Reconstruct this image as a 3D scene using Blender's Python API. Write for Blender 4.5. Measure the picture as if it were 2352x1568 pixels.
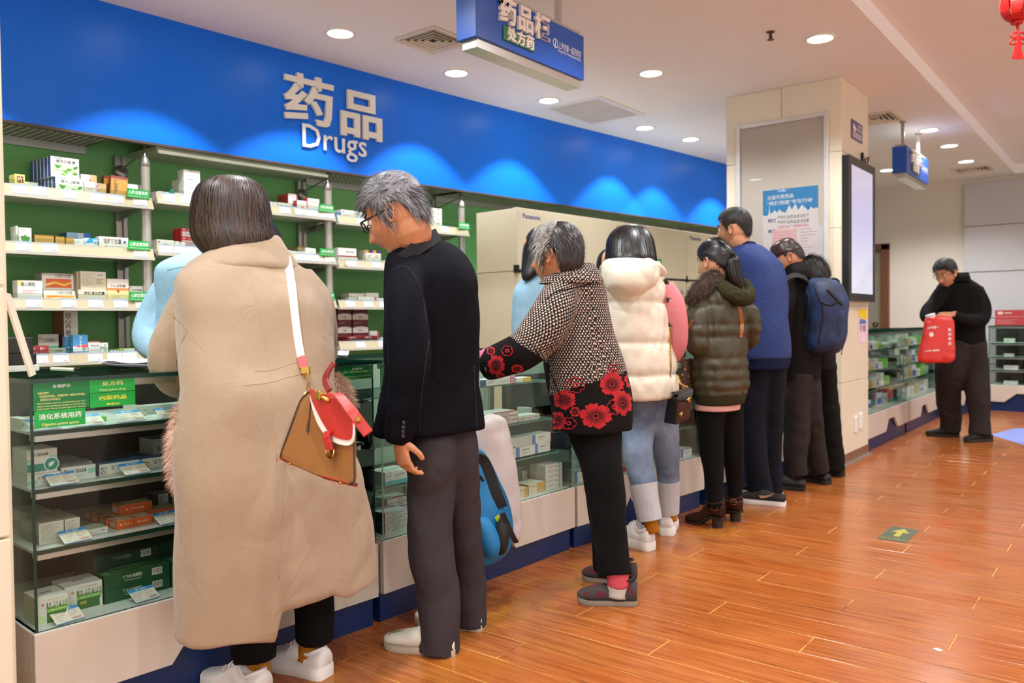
import bpy, bmesh, math, random
import numpy as np
from mathutils import Vector, Matrix, noise as mnoise
from mathutils.kdtree import KDTree

SC = bpy.context.scene
COL = SC.collection
for _o in list(bpy.data.objects):
	bpy.data.objects.remove(_o)
RND = random.Random(7)
PI = math.pi

# ------------------------------------------------------------------ camera
CAM = np.array([0.0, 0.0, 1.15])
FPX, IW, IH = 1868.0, 2352, 1568
_yaw, _pit, _rol = 0.6644, 0.0240, -0.0107
_f0 = np.array([-math.sin(_yaw), math.cos(_yaw), 0.0])
_r0 = np.array([math.cos(_yaw), math.sin(_yaw), 0.0])
_u0 = np.array([0, 0, 1.0])
_fw = _f0 * math.cos(_pit) - _u0 * math.sin(_pit)
_up = _u0 * math.cos(_pit) + _f0 * math.sin(_pit)
_R = _r0 * math.cos(_rol) + _up * math.sin(_rol)
_U = _up * math.cos(_rol) - _r0 * math.sin(_rol)
cam_d = bpy.data.cameras.new('camera')
cam = bpy.data.objects.new('camera', cam_d)
COL.objects.link(cam)
cam_d.sensor_width = 36
cam_d.lens = 36 * FPX / IW
cam_d.clip_start = 0.05
cam.matrix_world = Matrix(((_R[0], _U[0], -_fw[0], CAM[0]), (_R[1], _U[1], -_fw[1], CAM[1]),
						   (_R[2], _U[2], -_fw[2], CAM[2]), (0, 0, 0, 1)))
cam_d.dof.use_dof = True
cam_d.dof.focus_distance = 3.0
cam_d.dof.aperture_fstop = 3.2
SC.camera = cam

# ------------------------------------------------------------------ world, exposure
W = bpy.data.worlds.new('world')
SC.world = W
W.use_nodes = True
W.node_tree.nodes['Background'].inputs[0].default_value = (1.0, 0.97, 0.92, 1)
W.node_tree.nodes['Background'].inputs[1].default_value = 1.25
SC.view_settings.view_transform = 'Standard'
SC.view_settings.look = 'None'
SC.view_settings.gamma = 1
SC.view_settings.use_curve_mapping = False
SC.view_settings.exposure = 0.30
LAMP_W = 70.0           # watts of one ceiling downlight
LAMP_C = (0.97, 1.0, 1.03)
# (x, y, ceiling z): the downlights of the shop, those outside the frame too
LAMPS = [(-4.16, 1.30, 3.0), (-4.10, 2.45, 3.0), (-4.06, 3.447, 3.0), (-4.05, 4.536, 3.0), (-3.96, 5.589, 3.0), (-3.82, 6.978, 3.0),
		 (-3.70, 7.719, 3.0), (-3.57, 8.88, 3.0), (-2.94, 5.475, 3.0), (-1.718, 5.525, 3.0), (-1.719, 8.903, 3.0),
		 (-1.707, 9.856, 3.0), (-1.721, 10.978, 3.0), (-2.587, 10.951, 3.0),
		 (-2.95, 0.9, 3.0), (-2.95, 2.3, 3.0), (-1.72, 0.6, 3.0), (-1.72, 2.1, 3.0), (-1.72, 3.7, 3.0), (-1.72, -1.2, 3.0),
		 (0.0, -1.0, 3.12), (0.0, 1.2, 3.12), (-0.55, 4.1, 3.12), (-0.35, 6.1, 3.12), (0.3, 8.4, 3.12),
		 (1.6, 0.0, 3.12), (1.6, 2.6, 3.12), (1.6, 5.2, 3.12), (2.0, 8.0, 3.12), (3.6, 1.5, 3.12), (3.6, 5.0, 3.12), (0.2, 10.4, 3.12), (-3.0, 12.0-3.0, 3.0)]
for _i, (_x, _y, _z) in enumerate(LAMPS):
	_l = bpy.data.lights.new('downlight_beam', 'SPOT')
	_l.energy = LAMP_W * (1.0 if _x < -3.5 else 1.0)
	_l.color = LAMP_C
	_l.spot_size = math.radians(94 if _x < -3.5 else 140)
	_l.spot_blend = 0.12 if _x < -3.5 else 0.5
	_l.shadow_soft_size = 0.06
	_lo = bpy.data.objects.new('downlight_beam', _l)
	COL.objects.link(_lo)
	_lo.location = (_x, _y, _z - 0.03)

# ------------------------------------------------------------------ materials
def lin(h):
	if isinstance(h, (tuple, list)):
		return tuple(h)[:3] + (1,)
	h = h.lstrip('#')
	if len(h) == 3: h = ''.join(x + x for x in h)
	c = [int(h[i:i + 2], 16) / 255 for i in (0, 2, 4)]
	return tuple((x / 12.92 if x <= .04045 else ((x + .055) / 1.055) ** 2.4) for x in c) + (1,)

MATS = {}
class NT:
	"""small helper around a material's node tree"""
	def __init__(s, name):
		s.m = bpy.data.materials.new(name)
		s.m.use_nodes = True
		s.t = s.m.node_tree
		s.b = s.t.nodes['Principled BSDF']
		s.out = s.t.nodes['Material Output']
	def n(s, typ, **kw):
		q = s.t.nodes.new(typ)
		for k, v in kw.items():
			if k.startswith('i_'):
				k = k[2:]
				q.inputs[int(k) if k.isdigit() else k.replace('_', ' ')].default_value = v
			else:
				setattr(q, k, v)
		return q
	def l(s, a, b):
		s.t.links.new(a, b)
	def math(s, op, a, b=None, c=None):
		q = s.n('ShaderNodeMath', operation=op)
		for i, v in enumerate((a, b, c)):
			if v is None: continue
			if isinstance(v, (int, float)): q.inputs[i].default_value = v
			else: s.l(v, q.inputs[i])
		return q.outputs[0]
	def mix(s, fac, a, b):
		q = s.n('ShaderNodeMix', data_type='RGBA')
		for i, v in ((0, fac), (6, a), (7, b)):
			if isinstance(v, (int, float)): q.inputs[i].default_value = v
			elif isinstance(v, (tuple, list)): q.inputs[i].default_value = lin(v)
			elif isinstance(v, str): q.inputs[i].default_value = lin(v)
			else: s.l(v, q.inputs[i])
		return q.outputs[2]
	def coord(s, kind='Object', scale=None, rot=None):
		t = s.n('ShaderNodeTexCoord').outputs[kind]
		if scale or rot:
			mp = s.n('ShaderNodeMapping')
			if scale: mp.inputs['Scale'].default_value = scale
			if rot: mp.inputs['Rotation'].default_value = rot
			s.l(t, mp.inputs[0]); t = mp.outputs[0]
		return t
	def noise(s, co, scale, detail=3, rough=.55, dist=0):
		q = s.n('ShaderNodeTexNoise')
		q.inputs['Scale'].default_value = scale
		q.inputs['Detail'].default_value = detail
		q.inputs['Roughness'].default_value = rough
		q.inputs['Distortion'].default_value = dist
		s.l(co, q.inputs['Vector'])
		return q.outputs[0]
	def ramp(s, fac, stops):
		q = s.n('ShaderNodeValToRGB')
		e = q.color_ramp.elements
		while len(e) < len(stops): e.new(.5)
		for k, (p, c) in enumerate(stops):
			e[k].position = p
			e[k].color = lin(c) if isinstance(c, (str, tuple, list)) else (c, c, c, 1)
		s.l(fac, q.inputs[0])
		return q.outputs[0]
	def bump(s, h, strength=.3, dist=.002):
		q = s.n('ShaderNodeBump')
		q.inputs['Strength'].default_value = strength
		q.inputs['Distance'].default_value = dist
		s.l(h, q.inputs['Height'])
		s.l(q.outputs[0], s.b.inputs['Normal'])

def mat(name, col, rough=.5, metal=0.0, var=.06, vs=6.0, bump=None, emit=0.0, sheen=0.0, coat=0.0, spec=.5, aniso=(1, 1, 1)):
	"""plain surface with a little procedural variation of tone"""
	if name in MATS: return MATS[name]
	t = NT(name)
	co = t.coord('Object', aniso)
	c = lin(col)
	if var:
		nz = t.noise(co, vs)
		lo = tuple(max(0, x * (1 - var)) for x in c[:3]); hi = tuple(min(1, x * (1 + var)) for x in c[:3])
		t.l(t.ramp(nz, [(.3, lo), (.7, hi)]), t.b.inputs['Base Color'])
	else:
		t.b.inputs['Base Color'].default_value = c
	t.b.inputs['Roughness'].default_value = rough
	t.b.inputs['Metallic'].default_value = metal
	t.b.inputs['Specular IOR Level'].default_value = spec
	if coat:
		t.b.inputs['Coat Weight'].default_value = coat
		t.b.inputs['Coat Roughness'].default_value = .08
	if sheen:
		t.b.inputs['Sheen Weight'].default_value = sheen
		t.b.inputs['Sheen Roughness'].default_value = .5
	if emit:
		t.b.inputs['Emission Color'].default_value = c
		t.b.inputs['Emission Strength'].default_value = emit
	if bump:
		t.bump(t.noise(co, bump[0], 4), bump[1], bump[2] if len(bump) > 2 else .002)
	MATS[name] = t.m
	return t.m

def glass_mat(name, tint, refl=.9, rough=.02):
	if name in MATS: return MATS[name]
	t = NT(name)
	t.t.nodes.remove(t.b)
	tr = t.n('ShaderNodeBsdfTransparent'); tr.inputs[0].default_value = lin(tint)
	gl = t.n('ShaderNodeBsdfGlossy'); gl.inputs['Roughness'].default_value = rough
	gl.inputs[0].default_value = (refl, refl, refl, 1)
	fr = t.n('ShaderNodeFresnel'); fr.inputs[0].default_value = 1.45
	mx = t.n('ShaderNodeMixShader')
	bf = t.n('ShaderNodeNewGeometry').outputs['Backfacing']
	t.l(t.math('MULTIPLY', fr.outputs[0], t.math('SUBTRACT', 1.0, bf)), mx.inputs[0]); t.l(tr.outputs[0], mx.inputs[1]); t.l(gl.outputs[0], mx.inputs[2])
	t.l(mx.outputs[0], t.out.inputs[0])
	MATS[name] = t.m
	return t.m

# ------------------------------------------------------------------ mesh building
class M:
	def __init__(s):
		s.v = []; s.f = []; s.mi = []; s.uv = {}
	def add(s, vs, fs, mi=0):
		o = len(s.v)
		s.v.extend([tuple(p) for p in vs])
		for f in fs:
			s.f.append(tuple(o + i for i in f)); s.mi.append(mi)
		return o
	def box(s, a, b, mi=0, mat=None):
		(x0, y0, z0), (x1, y1, z1) = a, b
		vs = [(x0, y0, z0), (x1, y0, z0), (x1, y1, z0), (x0, y1, z0), (x0, y0, z1), (x1, y0, z1), (x1, y1, z1), (x0, y1, z1)]
		if mat is not None: vs = [tuple(mat @ Vector(p)) for p in vs]
		fs = [(0, 3, 2, 1), (4, 5, 6, 7), (0, 1, 5, 4), (1, 2, 6, 5), (2, 3, 7, 6), (3, 0, 4, 7)]
		o = len(s.v); s.v.extend(vs)
		for k, f in enumerate(fs):
			s.f.append(tuple(o + i for i in f)); s.mi.append(mi[k] if isinstance(mi, (list, tuple)) else mi)
	def prism(s, poly, d, fn, mi=0, side=None):
		"""poly: 2-d outline (ccw), extruded from 0 to d; fn(u, v, w) gives the 3-d point"""
		n = len(poly); o = len(s.v)
		s.v.extend([tuple(fn(u, v, 0)) for u, v in poly]); s.v.extend([tuple(fn(u, v, d)) for u, v in poly])
		s.f.append(tuple(o + i for i in reversed(range(n)))); s.mi.append(mi)
		s.f.append(tuple(o + n + i for i in range(n))); s.mi.append(mi)
		for i in range(n):
			j = (i + 1) % n
			s.f.append((o + i, o + j, o + n + j, o + n + i)); s.mi.append(mi if side is None else side)
	def loft(s, rings, mi=0, cap=True, closed=True):
		k, n = len(rings), len(rings[0]); o = len(s.v)
		for r in rings: s.v.extend([tuple(p) for p in r])
		for a in range(k - 1):
			for i in range(n if closed else n - 1):
				j = (i + 1) % n
				s.f.append((o + a * n + i, o + a * n + j, o + (a + 1) * n + j, o + (a + 1) * n + i)); s.mi.append(mi)
		if cap and closed:
			s.f.append(tuple(o + i for i in reversed(range(n)))); s.mi.append(mi)
			s.f.append(tuple(o + (k - 1) * n + i for i in range(n))); s.mi.append(mi)
	def tube(s, path, r, n=8, mi=0, cap=True, flat=1.0, nrm=None):
		path = [Vector(p) for p in path]; k = len(path); rings = []
		if isinstance(r, (int, float)): r = [r] * k
		ref = Vector(nrm) if nrm is not None else None
		for i, p in enumerate(path):
			t = (path[min(i + 1, k - 1)] - path[max(i - 1, 0)])
			if t.length < 1e-9: t = Vector((0, 0, 1))
			t.normalize()
			if ref is None:
				ref = t.orthogonal().normalized()
			a = (ref - t * ref.dot(t))
			a = a.normalized() if a.length > 1e-6 else t.orthogonal().normalized()
			if nrm is None: ref = a
			b = t.cross(a)
			rings.append([p + (a * math.cos(2 * PI * q / n) * flat + b * math.sin(2 * PI * q / n)) * r[i] for q in range(n)])
		s.loft(rings, mi, cap)
	def lathe(s, prof, c=(0, 0, 0), n=24, mi=0, axis='z'):
		rings = []
		for r, z in prof:
			ring = []
			for q in range(n):
				a = 2 * PI * q / n
				x, y = r * math.cos(a), r * math.sin(a)
				p = (x, y, z) if axis == 'z' else ((z, x, y) if axis == 'x' else (y, z, x))
				ring.append((c[0] + p[0], c[1] + p[1], c[2] + p[2]))
			rings.append(ring)
		s.loft(rings, mi, True)
	def text(s, body, size, fn, mi=0, extrude=0.0, align='C', bold=0.0, wid=None):
		"""flat or raised lettering; fn(u, v, w) maps letter plane to 3-d. wid scales to that width"""
		vs, fs = glyphs(body, extrude / size if size else 0, bold)
		if not vs: return
		xs = [p[0] for p in vs]
		w0, w1 = min(xs), max(xs)
		sx = size if wid is None else wid / max(1e-6, (w1 - w0))
		off = {'C': (w0 + w1) / 2, 'L': w0, 'R': w1}[align]
		s.add([fn((p[0] - off) * sx, p[1] * size, p[2] * size) for p in vs], fs, mi)
	def build(s, name, mats, parent=None, smooth=False, org=None, bevel=0.0, auto=None):
		me = bpy.data.meshes.new(name)
		o3 = Vector(org) if org is not None else Vector((0, 0, 0))
		if org is None:
			pp = parent
			while pp is not None:
				o3 = o3 + pp.location; pp = pp.parent
		ox, oy, oz = o3
		me.from_pydata([(x - ox, y - oy, z - oz) for x, y, z in s.v], [], s.f)
		if not isinstance(mats, (list, tuple)): mats = [mats]
		for m in mats: me.materials.append(m)
		if len(mats) > 1: me.polygons.foreach_set('material_index', s.mi)
		if bevel:
			bm = bmesh.new(); bm.from_mesh(me)
			bmesh.ops.bevel(bm, geom=[e for e in bm.edges if len(e.link_faces) == 2 and e.calc_face_angle(0) > .5], offset=bevel, segments=2, affect='EDGES', profile=.6)
			bm.to_mesh(me); bm.free()
		if smooth:
			me.polygons.foreach_set('use_smooth', [True] * len(me.polygons))
			if auto:
				me.set_sharp_from_angle(angle=math.radians(auto))
		me.update()
		ob = bpy.data.objects.new(name, me)
		COL.objects.link(ob)
		if parent is not None: ob.parent = parent
		elif org is not None: ob.location = o3
		return ob

_GC = {}
def glyphs(body, ext=0.0, bold=0.0):
	key = (body, round(ext, 3), bold)
	if key in _GC: return _GC[key]
	cu = bpy.data.curves.new('lettering', 'FONT')
	cu.body = body; cu.size = 1; cu.resolution_u = 2; cu.extrude = ext; cu.offset = bold
	ob = bpy.data.objects.new('lettering', cu)
	COL.objects.link(ob)
	me = bpy.data.meshes.new_from_object(ob.evaluated_get(bpy.context.evaluated_depsgraph_get()))
	r = ([tuple(v.co) for v in me.vertices], [tuple(p.vertices) for p in me.polygons])
	bpy.data.meshes.remove(me); bpy.data.objects.remove(ob); bpy.data.curves.remove(cu)
	_GC[key] = r
	return r

def tag(o, label, cat, group=None):
	o['label'] = label; o['category'] = cat
	if group: o['group'] = group
	return o
def thing(name, label, cat, loc=(0, 0, 0), group=None, rotz=0.0):
	o = bpy.data.objects.new(name, None)
	COL.objects.link(o)
	o.location = loc; o.rotation_euler = (0, 0, rotz)
	o.matrix_world = Matrix.Translation(loc) @ Matrix.Rotation(rotz, 4, 'Z')
	o.empty_display_size = .05
	return tag(o, label, cat, group)
def struct(o):
	o['kind'] = 'structure'; return o
def frame(p, q):
	"""local frame along a horizontal line p->q: returns (origin, unit along, unit normal facing +x side)"""
	a = Vector((q[0] - p[0], q[1] - p[1], 0)); L = a.length; a.normalize()
	return a, Vector((a.y, -a.x, 0)), L
# ================================================================== ROOM
CZ = 3.0
def wood():
	t = NT('orange_wood')
	g = t.n('ShaderNodeNewGeometry')
	pos = g.outputs['Position']
	oi = t.n('ShaderNodeObjectInfo')
	rnd = oi.outputs['Random']
	mp = t.n('ShaderNodeMapping'); mp.inputs['Scale'].default_value = (1.3, 22, 1)
	of = t.n('ShaderNodeCombineXYZ'); t.l(t.math('MULTIPLY', rnd, 37.0), of.inputs[0]); t.l(of.outputs[0], mp.inputs['Location'])
	t.l(pos, mp.inputs[0])
	n1 = t.noise(mp.outputs[0], 2.2, 5, .6, .8)
	grain = t.ramp(n1, [(.25, '#7e4520'), (.45, '#a55f2e'), (.62, '#b56f3a'), (.8, '#9a552a')])
	mp2 = t.n('ShaderNodeMapping'); mp2.inputs['Scale'].default_value = (3, 90, 1); t.l(pos, mp2.inputs[0])
	n2 = t.noise(mp2.outputs[0], 3, 3, .7)
	c1 = t.mix(t.math('MULTIPLY', t.ramp(n2, [(.35, 1.0), (.55, 0.0)]), .35), grain, '#7a3413')
	tone = t.ramp(rnd, [(0, '#ffe2d0'), (.5, '#ffffff'), (1, '#ffe9c8')])
	mul = t.n('ShaderNodeMix', data_type='RGBA', blend_type='MULTIPLY'); mul.inputs[0].default_value = .7
	t.l(c1, mul.inputs[6]); t.l(tone, mul.inputs[7])
	# wear: the lacquer is rubbed to yellow where customers stand at the counters
	sx = t.n('ShaderNodeSeparateXYZ'); t.l(pos, sx.inputs[0])
	near = t.ramp(t.math('MULTIPLY_ADD', sx.outputs[0], -1.0, -1.55), [(0.0, 0.0), (.45, 1.0)])
	wn = t.noise(pos, 3.1, 5, .65, .4)
	wear = t.math('MULTIPLY', t.ramp(wn, [(.5, 0.0), (.66, 1.0)]), near)
	col = t.mix(t.math('MULTIPLY', wear, .75), mul.outputs[2], '#b97a26')
	t.l(col, t.b.inputs['Base Color'])
	rr = t.ramp(t.noise(pos, 5, 3), [(.3, .16), (.7, .26)])
	t.l(rr, t.b.inputs['Roughness'])
	t.b.inputs['Specular IOR Level'].default_value = .4
	t.bump(n2, .08, .0006)
	return t.m
MW = wood()
def gapmat():
	t = NT('worn_joint')
	g = t.n('ShaderNodeNewGeometry').outputs['Position']
	t.l(t.ramp(t.noise(g, 2.5, 3), [(.36, '#6a3817'), (.48, '#d9a047')]), t.b.inputs['Base Color'])
	t.b.inputs['Roughness'].default_value = .6
	return t.m
b = M(); b.box((-6.0, -3.2, -.12), (5.2, 14.0, -.0012))
floor = struct(b.build('floor', gapmat()))
PW, PL = .1658, 1.215
def plank_mesh(L, name='plank'):
	m = M(); e = .0022
	x0, x1, y0, y1 = e, L - e, e, PW - e; h = .0006
	m.v = [(x0, y0, -.012), (x1, y0, -.012), (x1, y1, -.012), (x0, y1, -.012), (x0, y0, -h), (x1, y0, -h), (x1, y1, -h), (x0, y1, -h),
		   (x0 + h * 2, y0 + h * 2, 0), (x1 - h * 2, y0 + h * 2, 0), (x1 - h * 2, y1 - h * 2, 0), (x0 + h * 2, y1 - h * 2, 0)]
	q = lambda a, c: [(a + i, a + (i + 1) % 4, c + (i + 1) % 4, c + i) for i in range(4)]
	m.f = q(0, 4) + q(4, 8) + [(8, 9, 10, 11)]; m.mi = [0] * len(m.f)
	me = bpy.data.meshes.new(name); me.from_pydata(m.v, [], m.f); me.materials.append(MW)
	return me
_pm = plank_mesh(PL)
rest = M()
for r in range(-35, 69):
	y = 2.6290 + r * PW
	off = {0: -.54, 1: -.945, 2: -1.35}[r % 3]
	k0 = math.floor((-5.9 - off) / PL)
	for k in range(k0, k0 + 10):
		x = off + k * PL
		if x > 5: continue
		vis = (-2.75 < x + PL and x < .62 + .10 * max(0, y - 3) and .55 < y < 9.3) and (x > -3.0) and x < -0.2 + .33 * max(0, y - 1.2)
		if vis:
			o = bpy.data.objects.new('plank', _pm); COL.objects.link(o); o.parent = floor; o.location = (x, y, 0)
		else:
			e = .0016
			rest.box((x + e, y + e, -.012), (x + PL - e, y + PW - e, 0))
o = rest.build('planks_beyond', MW, floor); o['kind'] = 'stuff'

M_CEIL = mat('ceiling_paint', '#f1f1f0', .85, var=.015, vs=1.2)
M_CREAM = mat('cream_panel', '#e3dac2', .42, var=.03, vs=3)
M_WALL = mat('wall_paint', '#ddd3c6', .8, var=.02, vs=1.5)
M_GREY = mat('grey_panel', '#c3c1c2', .45, var=.03, vs=2)
M_BLACK = mat('black_plastic', '#141312', .3, var=.05)
M_ALU = mat('aluminium', '#c9c8c4', .3, .85, var=.04, aniso=(1, 1, 8))
M_WHITEP = mat('white_plastic', '#eceae4', .4, var=.02)
M_STEEL = mat('brushed_steel', '#a6a39c', .35, .8, var=.05)
M_DARK = mat('dark_void', '#151311', .8, var=.1)

# ceilings
b = M(); b.box((-6, -3.2, CZ), (-1.375, 14, CZ + .16)); c_low = struct(b.build('ceiling', M_CEIL))
b = M(); b.box((-1.375, -3.2, 3.12), (5.2, 12.35, 3.3)); b.box((-1.375, 12.35, 3.0), (5.2, 14, 3.3)); struct(b.build('ceiling_upper', M_CEIL))
# back and right walls
b = M(); b.box((-6, 12.5, 0), (5.2, 12.7, 3.12)); wb = struct(b.build('wall_back', M_WALL))
for z0, z1 in ((.02, .52), (.53, 1.13), (1.14, 1.745), (1.757, 2.36), (2.37, 2.93)):
	for k in range(5):
		b = M(); b.box((-1.97 + k * 1.4, 12.44, z0), (-1.97 + k * 1.4 + 1.392, 12.5, z1)); b.build('panel', M_GREY, wb)
# door in the back wall
b = M(); b.box((-3.9, 12.49, 0), (-3.02, 12.52, 2.12)); d1 = struct(b.build('door_1', mat('door_grey', '#8d8274', .5)))
MBR = mat('brown_frame', '#6b3d22', .45)
b = M(); b.box((-3.02, 12.42, 0), (-2.92, 12.52, 2.2)); b.box((-3.98, 12.42, 2.12), (-2.92, 12.52, 2.21)); b.build('door_frame', MBR, d1, bevel=.004)
b = M(); b.lathe([(.0, .0), (.03, .0), (.03, .01), (.012, .014), (.012, .05), (.03, .055), (.034, .075), (.0, .085)], n=16)
b.v = [(-3.1 + x, 12.49 - z, 1.06 + y) for x, y, z in b.v]; b.build('door_handle', mat('brass_worn', '#7b6544', .3, .8), d1, smooth=True)

# left pillar close to the camera, clad in cream panels
b = M(); b.box((-3.4, -2.2, 0), (-2.285, .838, CZ)); pil = struct(b.build('wall_left', M_CREAM))
pz = [0, .62, 1.252, 1.86, 2.46, 3.0]
for z0, z1 in zip(pz, pz[1:]):
	for y0, y1 in ((-1.6, -.39), (-.385, .825)):
		b = M(); b.box((-2.285, y0, z0 + .003), (-2.262, y1, z1 - .003)); b.build('panel', M_CREAM, pil, bevel=.004)
# column with poster, clad in panels
cx0, cx1, cy0, cy1 = -2.79, -1.862, 6.5, 7.245
b = M(); b.box((cx0 + .012, cy0 + .012, 0), (cx1 - .012, cy1, CZ)); colm = struct(b.build('wall_column', M_CREAM))
cz = [.085, .651, 1.25, 1.848, 2.435, 3.0]
for z0, z1 in zip(cz, cz[1:]):
	for xa, xb in ((cx0, -2.328), (-2.325, cx1 - .002)):
		b = M(); b.box((xa, cy0, z0 + .0015), (xb - .002, cy0 + .014, z1 - .0015)); b.build('panel', M_CREAM, colm, bevel=.002)
	b = M(); b.box((cx1 - .014, cy0 + .003, z0 + .0015), (cx1, cy1, z1 - .0015)); b.build('panel', M_CREAM, colm, bevel=.002)
b = M(); b.box((cx0, cy0, 0), (cx1 + .004, cy1, .085)); b.build('skirting', mat('skirting_brown', '#7d5a48', .3), colm)
b = M(); b.box((cx1 + .004, cy0 - .02, 0), (cx1 + .03, cy1 + .02, .014)); b.build('floor_strip', M_ALU, colm)

# blue fascia, gently curved in plan
FA = [(.2, -4.83), (1.0, -4.785), (2.2, -4.71), (3.4, -4.615), (5.0, -4.475), (6.7, -4.28), (7.75, -4.145), (9.3, -3.97), (11.0, -3.78), (12.5, -3.6)]
_fy = [a for a, _ in FA]; _fx = [c for _, c in FA]
def fas(y):
	# smooth interpolation of the plan line
	x0 = float(np.interp(y - .35, _fy, _fx)); x1 = float(np.interp(y, _fy, _fx)); x2 = float(np.interp(y + .35, _fy, _fx))
	return (x0 + x1 + x2) / 3
FZ = 2.235
def blue():
	t = NT('fascia_blue')
	co = t.coord()
	t.l(t.ramp(t.noise(co, 1.5, 3), [(.3, '#0a6ce6'), (.7, '#0c74ee')]), t.b.inputs['Base Color'])
	t.b.inputs['Roughness'].default_value = .34; t.b.inputs['Specular IOR Level'].default_value = .3
	t.bump(t.noise(t.coord('Object', (1, .6, 5)), 3, 2), .05, .004)
	return t.m
M_BLUE = blue()
ys = [.3 + i * (12.1 / 80) for i in range(81)]
fr = [[(fas(y), y, FZ), (fas(y), y, CZ), (fas(y) - .03, y, CZ), (fas(y) - .03, y, FZ)] for y in ys]
b = M(); b.loft(fr, 0); fascia = struct(b.build('wall_fascia', M_BLUE, smooth=True, auto=30))
b = M(); b.loft([[(fas(y) + .004, y, FZ - .008), (fas(y) + .004, y, FZ + .006), (fas(y) - .04, y, FZ + .006), (fas(y) - .04, y, FZ - .008)] for y in ys])
b.build('edge_strip', mat('strip_brown', '#4b3f38', .5), fascia)
# green rear wall of the shelving
M_GREEN = mat('shelf_green', '#6ba862', .62, var=.05, vs=2)
SD = .37
b = M(); b.loft([[(fas(y) - SD, y, 0), (fas(y) - SD, y, CZ), (fas(y) - SD - .03, y, CZ), (fas(y) - SD - .03, y, 0)] for y in ys])
struct(b.build('wall_green', M_GREEN, smooth=True, auto=30))
b = M(); b.box((-6, -3.2, 0), (-5.9, 14, CZ)); b.box((-5.9, 14, 0), (5.2, 14.1, CZ)); struct(b.build('wall_far', M_WALL))

# perforated canopy between fascia and green wall
def perf():
	t = NT('perforated_metal')
	uv = t.coord('Object', (1, 1, 1))
	v = t.n('ShaderNodeTexVoronoi', feature='F1'); v.inputs['Scale'].default_value = 26; v.inputs['Randomness'].default_value = 0
	t.l(uv, v.inputs['Vector'])
	t.l(t.ramp(v.outputs[0], [(.30, '#c9c6b4'), (.36, '#3d3a34')]), t.b.inputs['Base Color'])  # pale dots: light showing through the holes, put into the colour
	t.b.inputs['Metallic'].default_value = .2; t.b.inputs['Roughness'].default_value = .45
	return t.m
M_PERF = perf()
can = thing('shelf_canopy', 'perforated metal canopy under the lower edge of the blue fascia', 'canopy', (fas(4), 4, FZ))
for y0, y1 in ((.5, 1.62), (1.66, 2.30), (3.83, 5.02), (5.1, 6.3), (6.34, 7.5), (7.54, 8.8), (8.84, 10.4)):
	yy = [y0 + i * (y1 - y0) / 6 for i in range(7)]
	b = M(); b.loft([[(fas(y) - .045, y, FZ - .006), (fas(y) - .045, y, FZ), (fas(y) - SD, y, FZ), (fas(y) - SD, y, FZ - .006)] for y in yy])
	b.build('perforated_panel', M_PERF, can)
	b = M(); b.loft([[(fas(y) - SD + .03, y, FZ - .05), (fas(y) - SD + .03, y, FZ - .006), (fas(y) - SD, y, FZ - .006), (fas(y) - SD, y, FZ - .05)] for y in yy])
	b.build('rail', M_STEEL, can)
yy = [2.56 + i * (1.2 / 10) for i in range(11)]
b = M(); b.loft([[(fas(y) - .02 - .10 * math.sin(PI * (y - 2.56) / 1.2) * 0, y, FZ - .03), (fas(y) - .02, y, FZ - .005), (fas(y) - SD, y, FZ - .005), (fas(y) - SD, y, FZ - .03)] for y in yy])
b.build('light_panel', mat('canopy_pale', '#8f957c', .5), can)
b = M(); b.loft([[(fas(y) + .0 , y, FZ - .05 ), (fas(y) + .0, y, FZ - .03), (fas(y) - .02, y, FZ - .03), (fas(y) - .02, y, FZ - .05)] for y in yy])
b.build('panel_lip', mat('canopy_lip', '#8d8f7c', .5), can)

# ------------------------------------------------------------------ raised lettering on the fascia
def on_fascia(yc, zc, lift=0.0):
	"""letter plane fixed to the fascia around (yc, zc)"""
	def fn(u, v, w):
		y = yc + u
		return (fas(y) + .004 + w + lift, y, zc + v)
	return fn
M_LETTER = mat('letter_grey_white', '#e8e4da', .3, var=.01)
M_LETTER2 = mat('letter_white', '#f4f3f0', .3, var=.01)
sgn = thing('wall_lettering', 'raised white characters 药品 and the word Drugs on the blue fascia', 'lettering', (fas(3.8), 3.8, 2.4))
for ch, y0, y1, z0, z1 in (('药', 3.405, 3.80, 2.53, 2.865), ('品', 3.86, 4.225, 2.50, 2.835)):
	vs, fs = glyphs(ch, .03, .022)
	us = [p[0] for p in vs]; vv = [p[1] for p in vs]
	b = M(); fn = on_fascia(0, 0)
	b.add([fn(y0 + (p[0] - min(us)) / (max(us) - min(us)) * (y1 - y0), z0 + (p[1] - min(vv)) / (max(vv) - min(vv)) * (z1 - z0), .012 + p[2] * .35) for p in vs], fs)
	b.build('character', M_LETTER, sgn)
vs, fs = glyphs('Drugs', .03, .004)
us = [p[0] for p in vs]
u0, u1 = min(us), max(us)
k = (4.085 - 3.545) / (u1 - u0)
_prev = 0
for ch_i, ch in enumerate('Drugs'):
	a = glyphs('Drugs'[:ch_i + 1], .03, .004)[0]
	own = glyphs(ch, .03, .004)
	ox = max(p[0] for p in a) - max(p[0] for p in own[0])
	b = M(); fn = on_fascia(3.545, 2.372)
	b.add([fn((p[0] + ox - u0) * k, p[1] * k, .012 + p[2] * .12) for p in own[0]], own[1])
	b.build('letter', M_LETTER2, sgn)

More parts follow.
